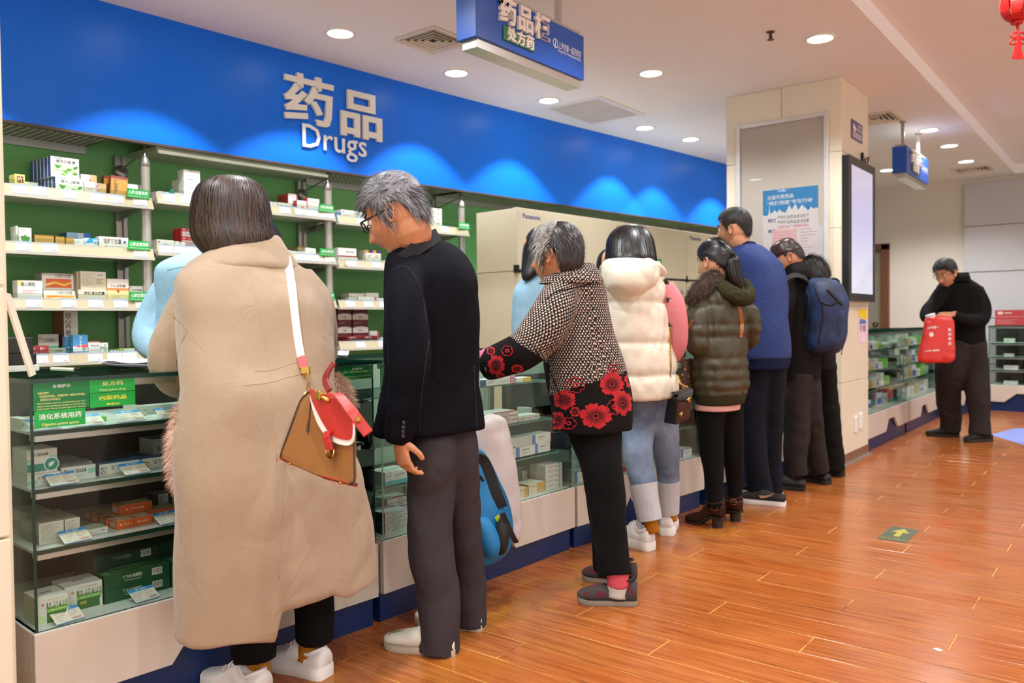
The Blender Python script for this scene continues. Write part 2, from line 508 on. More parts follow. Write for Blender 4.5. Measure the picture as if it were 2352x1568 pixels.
# ------------------------------------------------------------------ downlights, vents, sprinklers
M_LAMP = mat('lamp_disc', (1.0, .95, .86), .5, var=0, emit=14.0)
_lt = None
DLAB = {2: 'downlight left of the square vent, above the white character 药', 3: 'downlight just left of the lower end of the big hanging sign', 4: 'downlight between the big hanging sign and the slatted vent',
		5: 'downlight right of the slatted vent, above the refrigerators', 6: 'last downlight along the blue fascia before the column', 7: 'downlight above the fascia hidden behind the column', 8: 'downlight in the open ceiling right of the big hanging sign',
		9: 'nearest large downlight, right of the sprinkler and before the column', 10: 'downlight right of the rods of the small far hanging sign', 11: 'second far downlight, right of the small hanging sign', 12: 'third far downlight, above the grey wall panels',
		13: 'far downlight half hidden by the left end of the small sign', 22: 'downlight behind the red paper lantern', 23: 'downlight at the right edge below the red lantern'}
for i, (x, y, z) in enumerate(LAMPS):
	lab = DLAB.get(i, 'round recessed downlight in the part of the ceiling outside the photo')
	def one(lab):
		t = thing('downlight', lab, 'downlight', (x, y, z), 'recessed ceiling downlights')
		b = M(); b.lathe([(.078, -.002), (.098, -.002), (.1, -.006), (.092, -.012), (.08, -.01), (.078, -.002)], (x, y, z), 32); b.build('trim_ring', M_WHITEP, t, smooth=True)
		b = M(); b.lathe([(0, -.004), (.078, -.004), (.078, -.001), (0, -.001)], (x, y, z), 32); b.build('diffuser', M_LAMP, t)
		return t
	if _lt is None: _lt = one(lab)
	else:
		t = _lt.copy(); COL.objects.link(t); t.location = (x, y, z); t['label'] = lab
		for ch in _lt.children:
			c = ch.copy(); COL.objects.link(c); c.parent = t
M_VENT = mat('vent_cream', '#ddd5c0', .5)
def vent_square(cx, cy, z, s, rot, label):
	t = thing('ceiling_vent', label, 'vent', (cx, cy, z))
	ca, sa = math.cos(rot), math.sin(rot)
	P = lambda u, v, w: (cx + u * ca - v * sa, cy + u * sa + v * ca, z + w)
	b = M(); h = s / 2
	b.prism([(-h, -h), (h, -h), (h, h), (-h, h)], -.002, P); b.build('backing', M_DARK, t)
	def ring(o, i, w0, w1):
		r = [[P(-a, -a, w), P(a, -a, w), P(a, a, w), P(-a, a, w)] for a, w in ((o, w0), (o, w1), (i, w1 + .006), (i, w0 + .006))]
		b = M(); b.loft(r + [r[0]], 0, False); return b
	ring(h, h * .86, -.002, -.016).build('frame', M_VENT, t)
	for k in range(4):
		a = h * (.8 - k * .19)
		ring(a, a - h * .07, -.002, -.014).build('louvre', M_VENT, t)
	return t
vent_square(-3.70, 3.92, CZ, .36, .0, 'square four-way ceiling vent left of the blue hanging sign')
# perforated return grille with many thin slats
t = thing('ceiling_vent', 'cream slatted square ceiling vent right of the lower end of the hanging sign', 'vent', (-3.85, 6.1, CZ))
b = M(); b.box((-4.12, 5.77, CZ - .003), (-3.57, 6.5, CZ)); b.build('backing', M_DARK, t)
for a, c in (((-4.13, 5.75, CZ - .014), (-3.56, 5.79, CZ)), ((-4.13, 6.47, CZ - .014), (-3.56, 6.51, CZ)), ((-4.13, 5.79, CZ - .014), (-4.09, 6.47, CZ)), ((-3.6, 5.79, CZ - .014), (-3.56, 6.47, CZ))):
	b = M(); b.box(a, c); b.build('frame', M_WHITEP, t)
for k in range(18):
	x = -4.085 + k * .0272
	b = M(); b.box((x, 5.79, CZ - .011), (x + .021, 6.47, CZ - .003)); b.build('slat', M_VENT, t)
vent_square(-2.02, 8.05, CZ, .42, 0, 'four-way ceiling vent beside the rod of the far hanging sign')
vent_square(-1.75, 11.6, CZ, .42, 0, 'four-way ceiling vent near the back wall of the shop')
M_SPR = mat('sprinkler_bronze', '#5d4a35', .35, .7)
for x, y, lab in ((-1.93, 5.2, 'small bronze sprinkler head in the ceiling before the column'), (-3.55, 4.95, 'small dark sprinkler stub in the ceiling between two downlights')):
	o = onp = None
	b = M(); b.lathe([(0, 0), (.028, 0), (.026, -.006), (.01, -.01), (.009, -.03), (.014, -.034), (.006, -.04), (.022, -.05), (.022, -.053), (0, -.053)], (x, y, CZ), 14)
	tag(b.build('sprinkler_head', M_SPR, org=(x, y, CZ), smooth=True, auto=40), lab, 'sprinkler')
# ================================================================== FIXTURES
def pray(px, py):
	d = _fw + _R * (px - IW / 2) / FPX - _U * (py - IH / 2) / FPX
	return d
def on_line(px, py, p, q, back=0.0):
	"""where the sight line meets a vertical counter front p-q moved back by `back`"""
	a, n, L = frame(p, q)
	d = pray(px, py)
	P0 = np.array([p[0], p[1], 0]) - np.array(n) * back
	t = np.dot(P0 - CAM, np.array(n)) / np.dot(d, np.array(n))
	return CAM + d * t
def on_shelf(px, py, back=0.0):
	y = 3.0
	for _ in range(12):
		x = fas(y) - back
		d = pray(px, py)
		t = (x - CAM[0]) / d[0]
		y = .5 * y + .5 * (CAM[1] + d[1] * t)
	return CAM + d * ((fas(y) - back - CAM[0]) / d[0])

M_GLASS = glass_mat('counter_glass', '#f7fbf9')
M_GLASS_TOP = glass_mat('counter_top_glass', '#e6f1ec')
M_GEDGE = mat('glass_edge', '#0d3328', .15, var=.1)
M_GEDGE2 = mat('glass_edge_light', '#5d8f7d', .15, var=.1)
M_SHELFW = mat('shelf_white', '#cdd6cd', .35, var=.02)
M_SHGL = glass_mat('shelf_glass', '#eef6f2')
M_NAVY = mat('plinth_blue', '#08295c', .35, var=.15, vs=2)
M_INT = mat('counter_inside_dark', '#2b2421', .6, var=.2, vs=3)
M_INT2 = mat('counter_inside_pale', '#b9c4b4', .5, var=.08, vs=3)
def plinthmat():
	t = NT('scuffed_white')
	co = t.n('ShaderNodeNewGeometry').outputs['Position']
	mp = t.n('ShaderNodeMapping'); mp.inputs['Scale'].default_value = (4, 5, 24); mp.inputs['Rotation'].default_value = (.25, 0, 0); t.l(co, mp.inputs[0])
	s1 = t.ramp(t.noise(mp.outputs[0], 2.0, 6, .75, .6), [(.655, 0.0), (.70, 1.0)])
	base = t.ramp(t.noise(co, 2, 2), [(.3, '#cfc3b5'), (.7, '#d8ccbe')])
	t.l(t.mix(t.math('MULTIPLY', s1, .55), base, '#6b5549'), t.b.inputs['Base Color'])
	t.b.inputs['Roughness'].default_value = .35
	return t.m
M_PLINTH = plinthmat()

def glass_counter(name, label, p, q, D=.56, style=1, shelves=(.86, .70, .53), emblem=True, ends=(True, True), notch=(.32, .39, .56, .63), top=1.01):
	a, n, L = frame(p, q)
	P = lambda s, o, z: (p[0] + a.x * s + n.x * o, p[1] + a.y * s + n.y * o, z)   # along, outward, up
	t = thing(name, label, 'display counter', P(L / 2, -D / 2, 0))
	def slab(nm, s0, s1, o0, o1, z0, z1, mt, bev=0.0, mi=0, lab=None):
		b = M(); b.prism([(s0, o0), (s1, o0), (s1, o1), (s0, o1)], z1 - z0, lambda u, v, w: P(u, v, z0 + w), mi if not isinstance(mi, tuple) else mi[0], mi[1] if isinstance(mi, tuple) else None)
		ob = b.build(nm, mt, t, bevel=bev)
		if lab: ob['label'] = lab
		return ob
	slab('base', .005, L - .005, -D + .02, -.03, 0, .30, M_NAVY, lab='dark blue kick base')
	z0, z1 = .115, .315
	k = [x * L for x in notch]
	poly = [(0, z0), (k[0], z0), (k[1], z0 + .105), (k[2], z0 + .105), (k[3], z0), (L, z0), (L, z1), (0, z1)]
	b = M(); b.prism(poly, .02, lambda u, v, w: P(u, -.02 + w, v))
	b.prism([(-.022 * 0, z0), (.02, z0), (.02, z1), (0, z1)], D - .06, lambda u, v, w: P(u, -D + .03 + w, v))
	b.prism([(L - .02, z0), (L, z0), (L, z1), (L - .02, z1)], D - .06, lambda u, v, w: P(u, -D + .03 + w, v))
	b.build('plinth_panel', M_PLINTH, t)
	slab('deck', 0.002, L - .002, -D + .02, -.001, .302, .318, M_SHELFW, .002)
	slab('glass_front', .012, L - .012, -.016, -.008, .318, top - .012, [M_GLASS, M_GEDGE if style == 1 else M_GEDGE2], mi=(1, 0))
	def upright(s0, s1):
		b = M(); b.prism([(-D + .03, .318), (-.008, .318), (-.008, top - .012), (-D + .03, top - .012)], s1 - s0, lambda u, v, w: P(s0 + w, u, v), 0, 1)
		b.build('glass_side', [M_GLASS, M_GEDGE if style == 1 else M_GEDGE2], t)
	upright(.004, .012); upright(L - .012, L - .004)
	b = M(); b.prism([(-.004, -D), (L + .004, -D), (L + .004, .012), (-.004, .012)], .012, lambda u, v, w: P(u, v, top - .012 + w), 0, 1)
	b.build('glass_top', [M_GLASS_TOP, M_GEDGE], t)
	slab('top_rail', .012, L - .012, -.034, -.018, top - .034, top - .014, M_ALU)
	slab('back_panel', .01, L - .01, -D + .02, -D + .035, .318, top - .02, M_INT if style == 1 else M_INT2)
	if style != 1:
		for s in (.02, L * .47, L * .53, L - .05):
			slab('back_frame', s, s + .03, -D + .035, -D + .05, .318, top - .02, M_ALU)
	for zi, z in enumerate(shelves):
		if style == 1:
			sh = slab('shelf', .02, L - .02, -D + .04, -.05, z - .008, z, M_SHELFW)
			b = M(); b.prism([(.02, -.052), (L - .02, -.052), (L - .02, -.046), (.02, -.046)], .012, lambda u, v, w: P(u, v, z - .011 + w)); b.build('dark_edge', M_GEDGE, sh)
			b = M(); b.prism([(.03, -.10), (L - .03, -.10), (L - .03, -.056), (.03, -.056)], .018, lambda u, v, w: P(u, v, z - .028 + w)); b.build('rail', M_ALU, sh)
		else:
			d2 = -.07 - .035 * (2 - zi)
			b = M(); b.prism([(.03, -D + .05), (L - .03, -D + .05), (L - .03, d2), (.03, d2)], .008, lambda u, v, w: P(u, v, z - .008 + w), 0, 1)
			sh = b.build('shelf', [M_SHGL, M_GEDGE2], t)
			for s in (.05, L - .07):
				b = M(); b.prism([(-D + .05, z - .03), (d2 + .01, z - .012), (d2 + .01, z - .008), (-D + .05, z - .008)], .012, lambda u, v, w: P(s + w, u, v)); b.build('bracket', M_ALU, sh)
	if emblem:
		c = L * (notch[1] + notch[2]) / 2
		b = M(); N = 36
		for i in range(N):
			t0, t1 = 2 * PI * i / N, 2 * PI * (i + 1) / N
			pts = [(c + .085 * math.cos(t0), .185 + .048 * math.sin(t0)), (c + .085 * math.cos(t1), .185 + .048 * math.sin(t1)), (c + .068 * math.cos(t1), .185 + .036 * math.sin(t1)), (c + .068 * math.cos(t0), .185 + .036 * math.sin(t0))]
			b.add([P(u, -.028, v) for u, v in pts], [(0, 1, 2, 3)])
		b.add([P(c + u, -.028, .185 + v) for u, v in ((-.022, -.036), (.004, -.034), (.018, .012), (-.008, .010))], [(0, 1, 2, 3)])
		b.add([P(c + u, -.028, .185 + v) for u, v in ((-.004, .018), (.02, .018), (.026, .034), (.002, .034))], [(0, 1, 2, 3)])
		b.build('emblem', mat('emblem_pale', '#cfd0d6', .4), t)
	return t

CT = [((-2.367, .915), (-2.292, 2.09)), ((-2.295, 2.12), (-2.268, 3.395)), ((-2.262, 3.41), (-2.137, 4.62)), ((-2.125, 4.68), (-2.09, 5.88)), ((-2.09, 5.9), (-2.08, 6.47))]
glass_counter('glass_counter', 'nearest glass display counter with green notices and dark interior beside the cream pillar', *CT[0], style=1)
glass_counter('glass_counter', 'glass display counter behind the man in the navy blazer', *CT[1], style=2, shelves=(.855, .665, .50))
glass_counter('glass_counter', 'glass display counter behind the woman in the cream puffer vest', *CT[2], style=2, shelves=(.855, .665, .50))
glass_counter('glass_counter', 'glass display counter in front of the man in the blue sweater', *CT[3], style=2, shelves=(.855, .665, .50), emblem=False)
glass_counter('glass_counter', 'short glass display counter ending at the cream column', *CT[4], style=2, shelves=(.855, .665, .50), emblem=False, notch=(.4, .45, .5, .55))
FCT = [((-1.88, 7.27), (-1.88, 8.78)), ((-1.88, 8.84), (-1.88, 10.5))]
glass_counter('glass_counter', 'far glass display counter just beyond the column with the screen', *FCT[0], style=2, shelves=(.855, .665, .50), notch=(.43, .50, .64, .73), emblem=False, top=1.03)
glass_counter('glass_counter', 'second far glass display counter behind the man with the red bag', *FCT[1], style=2, shelves=(.855, .665, .50), notch=(.3, .36, .47, .54), emblem=False, top=1.03)
glass_counter('glass_counter', 'short corner glass counter at the back of the shop', (-1.76, 10.56), (-1.60, 11.38), style=2, shelves=(.855, .665, .50), emblem=False, top=1.03)
glass_counter('glass_counter', 'wide glass counter facing the front at the far right under the red box', (-1.55, 11.45), (.6, 11.40), style=1, shelves=(.83, .66, .50), notch=(.08, .14, .35, .41), top=1.04)

# ------------------------------------------------------------------ wall shelving: three bays between round posts
M_POST = mat('post_silver', '#b9b7ae', .28, .55, var=.03)
M_RAIL = mat('price_rail_cream', '#b3a988', .35, var=.03)
M_LIP = mat('rail_lip_white', '#c4c0b2', .3, var=.02)
M_CLEAR = glass_mat('clear_guard', '#edf2ec', .8)
POSTY = [1.16, 2.50, 3.79, 5.09]
BAYZ = [(1.905, 1.603, 1.303, 1.0), (1.945, 1.635, 1.325, 1.0), (1.925, 1.61, 1.318, 1.02)]     # upper edge of each price rail
BAYN = ['left bay of the wall shelving, next to the cream pillar', 'middle bay of the wall shelving, behind the woman in the beige coat', 'right bay of the wall shelving, next to the cream refrigerators']
SHELF_B = .036   # board below the rail's upper edge
for bi in range(3):
	y0, y1 = POSTY[bi] + .035, POSTY[bi + 1] + (.012 if bi < 2 else .02)
	t = thing('wall_shelving', BAYN[bi], 'shelving', (fas((y0 + y1) / 2) - .2, (y0 + y1) / 2, 0))
	yy = [y0 + i * (y1 - y0) / 6 for i in range(7)]
	yp = POSTY[bi + 1]; xp = fas(yp) - .045
	b = M(); b.tube([(xp, yp, 0), (xp, yp, 2.10)], .028, 20); b.build('post', M_POST, t, smooth=True, auto=40)
	b = M(); b.lathe([(.029, 2.10), (.031, 2.112), (.029, 2.125), (.022, 2.15), (.010, 2.162), (.008, 2.165), (.007, 2.222), (0, 2.224)], (xp, yp, 0), 20); b.build('post_cap', M_STEEL, t, smooth=True)
	xb = fas(yp) - SD + .012
	b = M(); b.box((xb, yp - .035, 0), (xb + .02, yp - .012, 2.2)); b.box((xb, yp + .012, 0), (xb + .02, yp + .035, 2.2)); b.box((xb - .002, yp - .012, 0), (xb + .006, yp + .012, 2.2)); b.build('slotted_upright', M_STEEL, t)
	b = M(); b.lathe([(0, .02), (.042, .02), (.045, .028), (.03, .045), (0, .05)], (xb, yp, 2.10), 20, axis='x'); b.build('disc', M_STEEL, t, smooth=True)
	b = M(); b.tube([(xb + .03, yp, 2.12), (xp, yp, 2.19)], .006, 8); b.build('tie_rod', M_STEEL, t)
	for z in BAYZ[bi]:
		zb = z - SHELF_B
		b = M(); b.loft([[(fas(y) - .004, y, zb - .012), (fas(y) - .004, y, zb), (fas(y) - SD + .02, y, zb), (fas(y) - SD + .02, y, zb - .012)] for y in yy]); sh = b.build('shelf', M_LIP, t)
		b = M(); b.loft([[(fas(y) + .022, y, z - .052), (fas(y) + .004, y, z), (fas(y) - .002, y, z), (fas(y) + .014, y, z - .052)] for y in yy]); b.build('price_rail', M_RAIL, sh)
		b = M(); b.loft([[(fas(y) + .026, y, z - .064), (fas(y) + .026, y, z - .050), (fas(y) - .004, y, z - .050), (fas(y) - .004, y, z - .064)] for y in yy]); b.build('lower_lip', M_LIP, sh)
		b = M(); b.loft([[(fas(y) + .006, y, z - .004), (fas(y) + .006, y, z + .004), (fas(y) - .004, y, z + .004), (fas(y) - .004, y, z - .004)] for y in yy]); b.build('upper_lip', M_LIP, sh)
		b = M(); b.loft([[(fas(y) - .001, y, z + .004), (fas(y) - .001, y, z + .03), (fas(y) - .003, y, z + .03), (fas(y) - .003, y, z + .004)] for y in yy]); b.build('clear_guard', M_CLEAR, sh)
		for ye in (y0 + .004, yp - .02):
			b = M(); b.prism([(-SD + .03, zb - .075), (-.10, zb - .03), (-.02, zb - .03), (-.02, zb - .013), (-SD + .03, zb - .013)], .004, lambda u, v, w: (fas(ye) + u, ye + w, v)); b.build('bracket', M_STEEL, sh)

# ------------------------------------------------------------------ refrigerators
M_FR = mat('fridge_cream', '#cdc3a6', .4, var=.02, vs=2)
M_FRG = glass_mat('fridge_glass', '#f2f6f4', .9)
M_FRIN = mat('fridge_inside_glow', '#e3ecea', .5, var=.03, emit=.25)  # inner wall glows by itself, interior light put into the material
M_LOGO = mat('logo_blue', '#1f3f8c', .4)
FRP = [(-3.865, 4.985), (-3.765, 6.235), (-3.66, 7.475), (-3.55, 8.7)]
FRL = ['first cream refrigerator with a slotted side, right of the wall shelving', 'second cream refrigerator with a small green plate above its doors', 'third cream refrigerator, half hidden by the column']
for i in range(3):
	p, q = FRP[i], (FRP[i + 1][0], FRP[i + 1][1] - .012)
	a, n, L = frame(p, q)
	P = lambda s, o, z: (p[0] + a.x * s + n.x * o, p[1] + a.y * s + n.y * o, z)
	D = .42 if i == 0 else .34
	H = 2.03
	t = thing('refrigerator', FRL[i], 'refrigerator', P(L / 2, -D / 2, 0))
	def slab(nm, s0, s1, o0, o1, z0, z1, mt, bev=0.0, par=None):
		b = M(); b.prism([(s0, o0), (s1, o0), (s1, o1), (s0, o1)], z1 - z0, lambda u, v, w: P(u, v, z0 + w)); return b.build(nm, mt, par or t, bevel=bev)
	slab('side_panel', 0, .02, -D, -.01, .08, H - .01, M_FR, .003)
	slab('side_panel', L - .02, L, -D, -.01, .08, H - .01, M_FR, .003)
	slab('top_cover', 0, L, -D, -.01, H - .012, H, M_FR, .003)
	slab('back_wall', .02, L - .02, -D, -D + .02, .08, H - .02, M_FRIN)
	slab('foot_panel', 0, L, -D + .03, -.03, 0, .08, M_BLACK)
	slab('header', -.004, L + .002, -.02, .03, 1.555, H + .004, M_FR, .006)
	slab('lower_panel', 0, L, -.02, .02, .08, .25, M_FR, .004)
	slab('black_gap', 0, L, -.02, .022, 1.538, 1.556, M_BLACK)
	for z in (.55, .85, 1.15): slab('wire_shelf', .03, L - .03, -D + .03, -.05, z, z + .01, M_WHITEP)
	for k in range(2):
		s0 = .004 + k * L / 2; s1 = s0 + L / 2 - .006
		dr = slab('door', s0, s0 + .055, -.012, .03, .255, 1.535, M_FR, .004)
		slab('stile', s1 - .055, s1, -.012, .03, .255, 1.535, M_FR, .004, dr)
		slab('rail', s0 + .055, s1 - .055, -.012, .03, 1.45, 1.535, M_FR, .004, dr)
		slab('rail', s0 + .055, s1 - .055, -.012, .03, .255, .34, M_FR, .004, dr)
		slab('trim', s0 + .05, s1 - .05, .02, .034, 1.425, 1.452, M_ALU, .002, dr)
		slab('trim', s0 + .05, s0 + .07, .02, .034, .34, 1.425, M_ALU, .002, dr)
		slab('pane', s0 + .06, s1 - .06, .004, .012, .34, 1.45, M_FRG, 0, dr)
		slab('handle', s1 - .02 if k == 0 else s0 + .004, s1 - .002 if k == 0 else s0 + .022, .03, .05, .85, 1.15, M_ALU, .004, dr)
	b = M(); b.text('Panasonic', .055, lambda u, v, w: P(.06 + u, .0315, 1.955 + v), 0, 0, 'L', .012); b.build('lettering', M_LOGO, t)
	b = M(); b.prism([(-.008, 1.53), (.03, 1.53), (.03, 1.545), (.004, 1.545), (.004, 1.59), (-.008, 1.59)], .05, lambda u, v, w: P(u, -.01 + w, v)); b.build('hinge', M_BLACK, t)
	if i == 0:
		b = M()
		for r in range(3):
			for k in range(5):
				s = -.40 + k * .018
				b.box((-.0015, 0, 0), (0, .004, .045), 0, Matrix.Translation(P(0, -D + .04 + k * .022, 1.86 - r * .095)) @ Matrix.Rotation(math.atan2(-a.x, a.y), 4, 'Z'))
		b.build('vent_slots', M_DARK, t)
		slab('seam', -.0015, 0.0, -D + .005, -.02, 1.545, 1.5475, M_DARK)
	if i == 1:
		b = M(); b.prism([(.66, 1.66), (.78, 1.66), (.78, 1.735), (.66, 1.735)], .004, lambda u, v, w: P(u, .031 + w, v)); pl = b.build('label_plate', mat('sign_green', '#17a44a', .35, var=.04), t)
		b = M(); b.text('外用药', .03, lambda u, v, w: P(.72 + u, .0357, 1.69 + v), 0, 0, 'C', .01); b.build('lettering', mat('letter_yellow', '#f0e36a', .4), pl)

# ------------------------------------------------------------------ hanging signs
M_SIGNB = mat('sign_blue', '#2056b4', .3, var=.06, vs=4)
M_SIGNG = mat('sign_dark_green', '#2f7a3c', .4)
M_PALE = mat('sign_letter', '#eeeae2', .35, var=.01)
def hang_sign(label, x, y0, y1, z0, h=.245, T=.125):
	t = thing('hanging_sign', label, 'sign', (x - T / 2, (y0 + y1) / 2, z0))
	b = M(); b.box((x - T, y0, z0), (x, y1, z0 + h)); b.build('sign_box', M_SIGNB, t, bevel=.003)
	b = M(); b.box((x - T + .018, y0 + .02, z0 - .045), (x - .012, y1 - .02, z0)); b.build('lower_channel', M_ALU, t, bevel=.002)
	b = M(); b.box((x - T + .018, y0 + .02, z0 + h), (x - .012, y1 - .02, z0 + h + .022)); b.build('upper_channel', M_ALU, t, bevel=.002)
	for yy_ in (y0 + .14, y1 - .16):
		b = M(); b.box((x - T / 2 - .014, yy_ - .014, z0 + h + .02), (x - T / 2 + .014, yy_ + .014, CZ)); b.build('rod', M_ALU, t)
		b = M(); b.lathe([(.03, CZ - .012), (.03, CZ), (0, CZ), (0, CZ - .012)], (x - T / 2, yy_, 0), 14); b.build('ceiling_flange', M_STEEL, t)
	F = lambda u, v, w: (x + .001 + w, u, v)
	L = y1 - y0
	for k, ch in enumerate('药品柜'):
		yc = y0 + L * (.245 + .155 * k)
		b = M(); b.text(ch, .135, lambda u, v, w: F(yc + u, z0 + .128 + v, .008 + w), 0, .008, 'C', .03); b.build('character', M_PALE, t)
	pl = M(); pl.prism([(y0 + L * .215, z0 + .035), (y0 + L * .49, z0 + .035), (y0 + L * .49, z0 + .105), (y0 + L * .215, z0 + .105)], .006, F); pb = pl.build('green_plate', M_SIGNG, t, bevel=.002)
	for k, ch in enumerate('处方药'):
		b = M(); yc = y0 + L * (.275 + .08 * k)
		b.text(ch, .07, lambda u, v, w: F(yc + u, z0 + .044 + v, .012 + w), 0, .006, 'C', .025); b.build('character', M_PALE, pb)
	b = M(); b.text('上海市第一医药商店', .042, lambda u, v, w: F(y0 + L * .985 - .02 + u + v * .15, z0 + .118 + v, .0005), 0, 0, 'R', .006, wid=L * .235)
	b.text('Shanghai No.1 Pharmaceutical Building', .022, lambda u, v, w: F(y0 + L * .985 - .02 + u, z0 + .097 + v, .0005), 0, 0, 'R', 0, wid=L * .235)
	N = 28; cy, cz_ = y0 + L * .70, z0 + .135
	for i in range(N):
		t0, t1 = 2 * PI * i / N, 2 * PI * (i + 1) / N
		b.add([F(cy + r * math.cos(g), cz_ + r * math.sin(g) * 1.05, .0006) for r, g in ((.024, t0), (.024, t1), (.019, t1), (.019, t0))], [(0, 1, 2, 3)])
	b.add([F(cy + u, cz_ + v, .0006) for u, v in ((-.008, -.018), (.001, -.017), (.005, .006), (-.004, .005))], [(0, 1, 2, 3)])
	b.add([F(cy + u, cz_ + v, .0006) for u, v in ((-.003, .009), (.006, .009), (.008, .016), (-.001, .016))], [(0, 1, 2, 3)])
	b.build('shop_emblem', M_PALE, t)
hang_sign('big blue hanging sign reading 药品柜 near the top edge of the photo', -2.505, 2.95, 3.88, 2.5)
hang_sign('small far blue hanging sign lit by the lamps beyond the column', -1.775, 8.22, 9.16, 2.5)

# ------------------------------------------------------------------ on the column: screen, notice, poster frame, switches
x0 = -1.862
t = thing('wall_screen', 'tall black framed screen glowing white on the side of the column', 'screen', (x0, 6.87, 1.85))
b = M(); b.box((x0 + .002, 6.50, 1.285), (x0 + .05, 7.235, 2.40)); b.build('housing', M_BLACK, t, bevel=.004)
b = M(); b.prism([(6.50, 1.285), (7.235, 1.285), (7.235, 2.40), (6.50, 2.40)], .0, lambda u, v, w: (x0 + .051, u, v)) if False else None
for (a0, a1, c0, c1) in ((6.50, 6.555, 1.285, 2.40), (7.18, 7.235, 1.285, 2.40), (6.555, 7.18, 2.335, 2.40), (6.555, 7.18, 1.285, 1.345)):
	b = M(); b.box((x0 + .05, a0, c0), (x0 + .058, a1, c1)); b.build('bezel', mat('bezel_grey', '#2c2a2a', .3), t)
def screen():
	s = NT('screen_glow')
	co = s.coord('Object')
	sp = s.n('ShaderNodeSeparateXYZ'); s.l(co, sp.inputs[0])
	g = s.math('MULTIPLY_ADD', sp.outputs[2], -.85, .52)
	col = s.ramp(g, [(.0, '#d6c8d4'), (.45, '#d4cdf2'), (1.0, '#f6f4ff')])
	s.l(col, s.b.inputs['Emission Color']); s.b.inputs['Emission Strength'].default_value = .72
	s.b.inputs['Base Color'].default_value = (.02, .02, .02, 1); s.b.inputs['Roughness'].default_value = .08
	return s.m
b = M(); b.box((x0 + .05, 6.555, 1.345), (x0 + .053, 7.18, 2.335)); b.build('display', screen(), t)
b = M(); b.tube([(x0 + .01, 7.1, 2.40), (x0 + .012, 7.12, 2.46), (x0 + .02, 7.19, 2.49), (x0 + .015, 7.17, 2.44), (x0 + .012, 7.08, 2.402)], .006, 8); b.box((x0, 7.02, 2.40), (x0 + .02, 7.05, 2.50)); b.build('cable', M_BLACK, t, smooth=True)

t = thing('camera_notice', 'small purple notice with a white camera symbol high on the column', 'notice', (x0, 6.9, 2.64))
b = M(); b.box((x0 + .001, 6.745, 2.575), (x0 + .006, 7.055, 2.725)); b.build('plate', mat('purple', '#5a4787', .4), t)
b = M()
G = lambda u, v, w: (x0 + .0068, u, v)
b.add([G(u, v, 0) for u, v in ((6.78, 2.66), (6.85, 2.64), (6.87, 2.67), (6.80, 2.70))], [(0, 1, 2, 3)])
b.add([G(u, v, 0) for u, v in ((6.80, 2.62), (6.83, 2.62), (6.84, 2.645), (6.81, 2.65))], [(0, 1, 2, 3)])
b.text('公共场所', .032, lambda u, v, w: G(6.96 + u, 2.685 + v, 0), 0, 0, 'C', .01)
b.text('视频监控区域', .028, lambda u, v, w: G(6.96 + u, 2.655 + v, 0), 0, 0, 'C', .01)
for k in range(3): b.add([G(u, v, 0) for u, v in ((6.77, 2.625 - k * .016), (7.03, 2.625 - k * .016), (7.03, 2.632 - k * .016), (6.77, 2.632 - k * .016))], [(0, 1, 2, 3)])
b.build('print', M_PALE, t)
for y, lab in ((6.862, 'left white cover plate low on the side of the column'), (7.0, 'right white cover plate low on the side of the column')):
	z = .235 + (.012 if y > 6.9 else 0)
	tag((lambda b: (b.box((x0 + .001, y - .04, z), (x0 + .016, y + .04, z + .125)), b.build('cover_plate', M_WHITEP, org=(x0, y, z), bevel=.004))[1])(M()), lab, 'cover plate')
t = thing('flyer', 'narrow pink flyer with a yellow cartoon top taped to the column under the screen', 'flyer', (x0, 7.06, 1.08))
b = M(); b.prism([(6.93, .96), (7.0, .945), (7.22, .95), (7.22, 1.245), (6.93, 1.25)], .0015, lambda u, v, w: (x0 + .001 + w, u, v)); b.build('paper', mat('flyer_pink', '#e6cfd6', .6), t)
b = M(); b.prism([(6.95, 1.165), (7.02, 1.15), (7.2, 1.135), (7.19, 1.235), (7.08, 1.225), (6.94, 1.235)], .001, lambda u, v, w: (x0 + .0026 + w, u, v)); b.build('yellow_flash', mat('flyer_yellow', '#e7cd1e', .6), t)
b = M(); b.prism([(6.96, 1.10), (7.18, 1.105), (7.16, 1.135), (7.0, 1.145)], .001, lambda u, v, w: (x0 + .0026 + w, u, v)); b.build('blue_flash', mat('flyer_blue', '#5a7ab8', .6), t)
b = M(); b.text('引领', .06, lambda u, v, w: (x0 + .003, 7.07 + u * 1.6, 1.045 + v), 0, 0, 'C', .02); b.build('print', mat('flyer_purple', '#7c53a0', .6), t)

t = thing('poster_frame', 'silver framed poster case with a blue notice on the front of the column', 'poster', (-2.33, 6.5, 2.15))
yF = 6.5
fx0, fx1, fz0, fz1 = -2.695, -1.952, 1.56, 2.748
for (a0, a1, c0, c1) in ((fx0, fx0 + .035, fz0, fz1), (fx1 - .035, fx1, fz0, fz1), (fx0 + .035, fx1 - .035, fz1 - .035, fz1), (fx0 + .035, fx1 - .035, fz0, fz0 + .035)):
	b = M(); b.box((a0, yF - .035, c0), (a1, yF - .001, c1)); b.build('frame_bar', mat('frame_silver', '#cfcecb', .35, .25), t, bevel=.006)
b = M(); b.box((fx0 + .03, yF - .012, fz0 + .03), (fx1 - .03, yF - .004, fz1 - .03)); b.build('backing', mat('poster_back', '#d5cdc4', .5, var=.01), t)
Q = lambda u, v, w: (u, yF - .0135 - w, v)
b = M(); b.prism([(-2.475, 1.60), (-2.035, 1.60), (-2.035, 2.19), (-2.475, 2.19)], .0008, Q); b.build('sheet', mat('sheet_white', '#dedbdd', .5, var=.01), t)
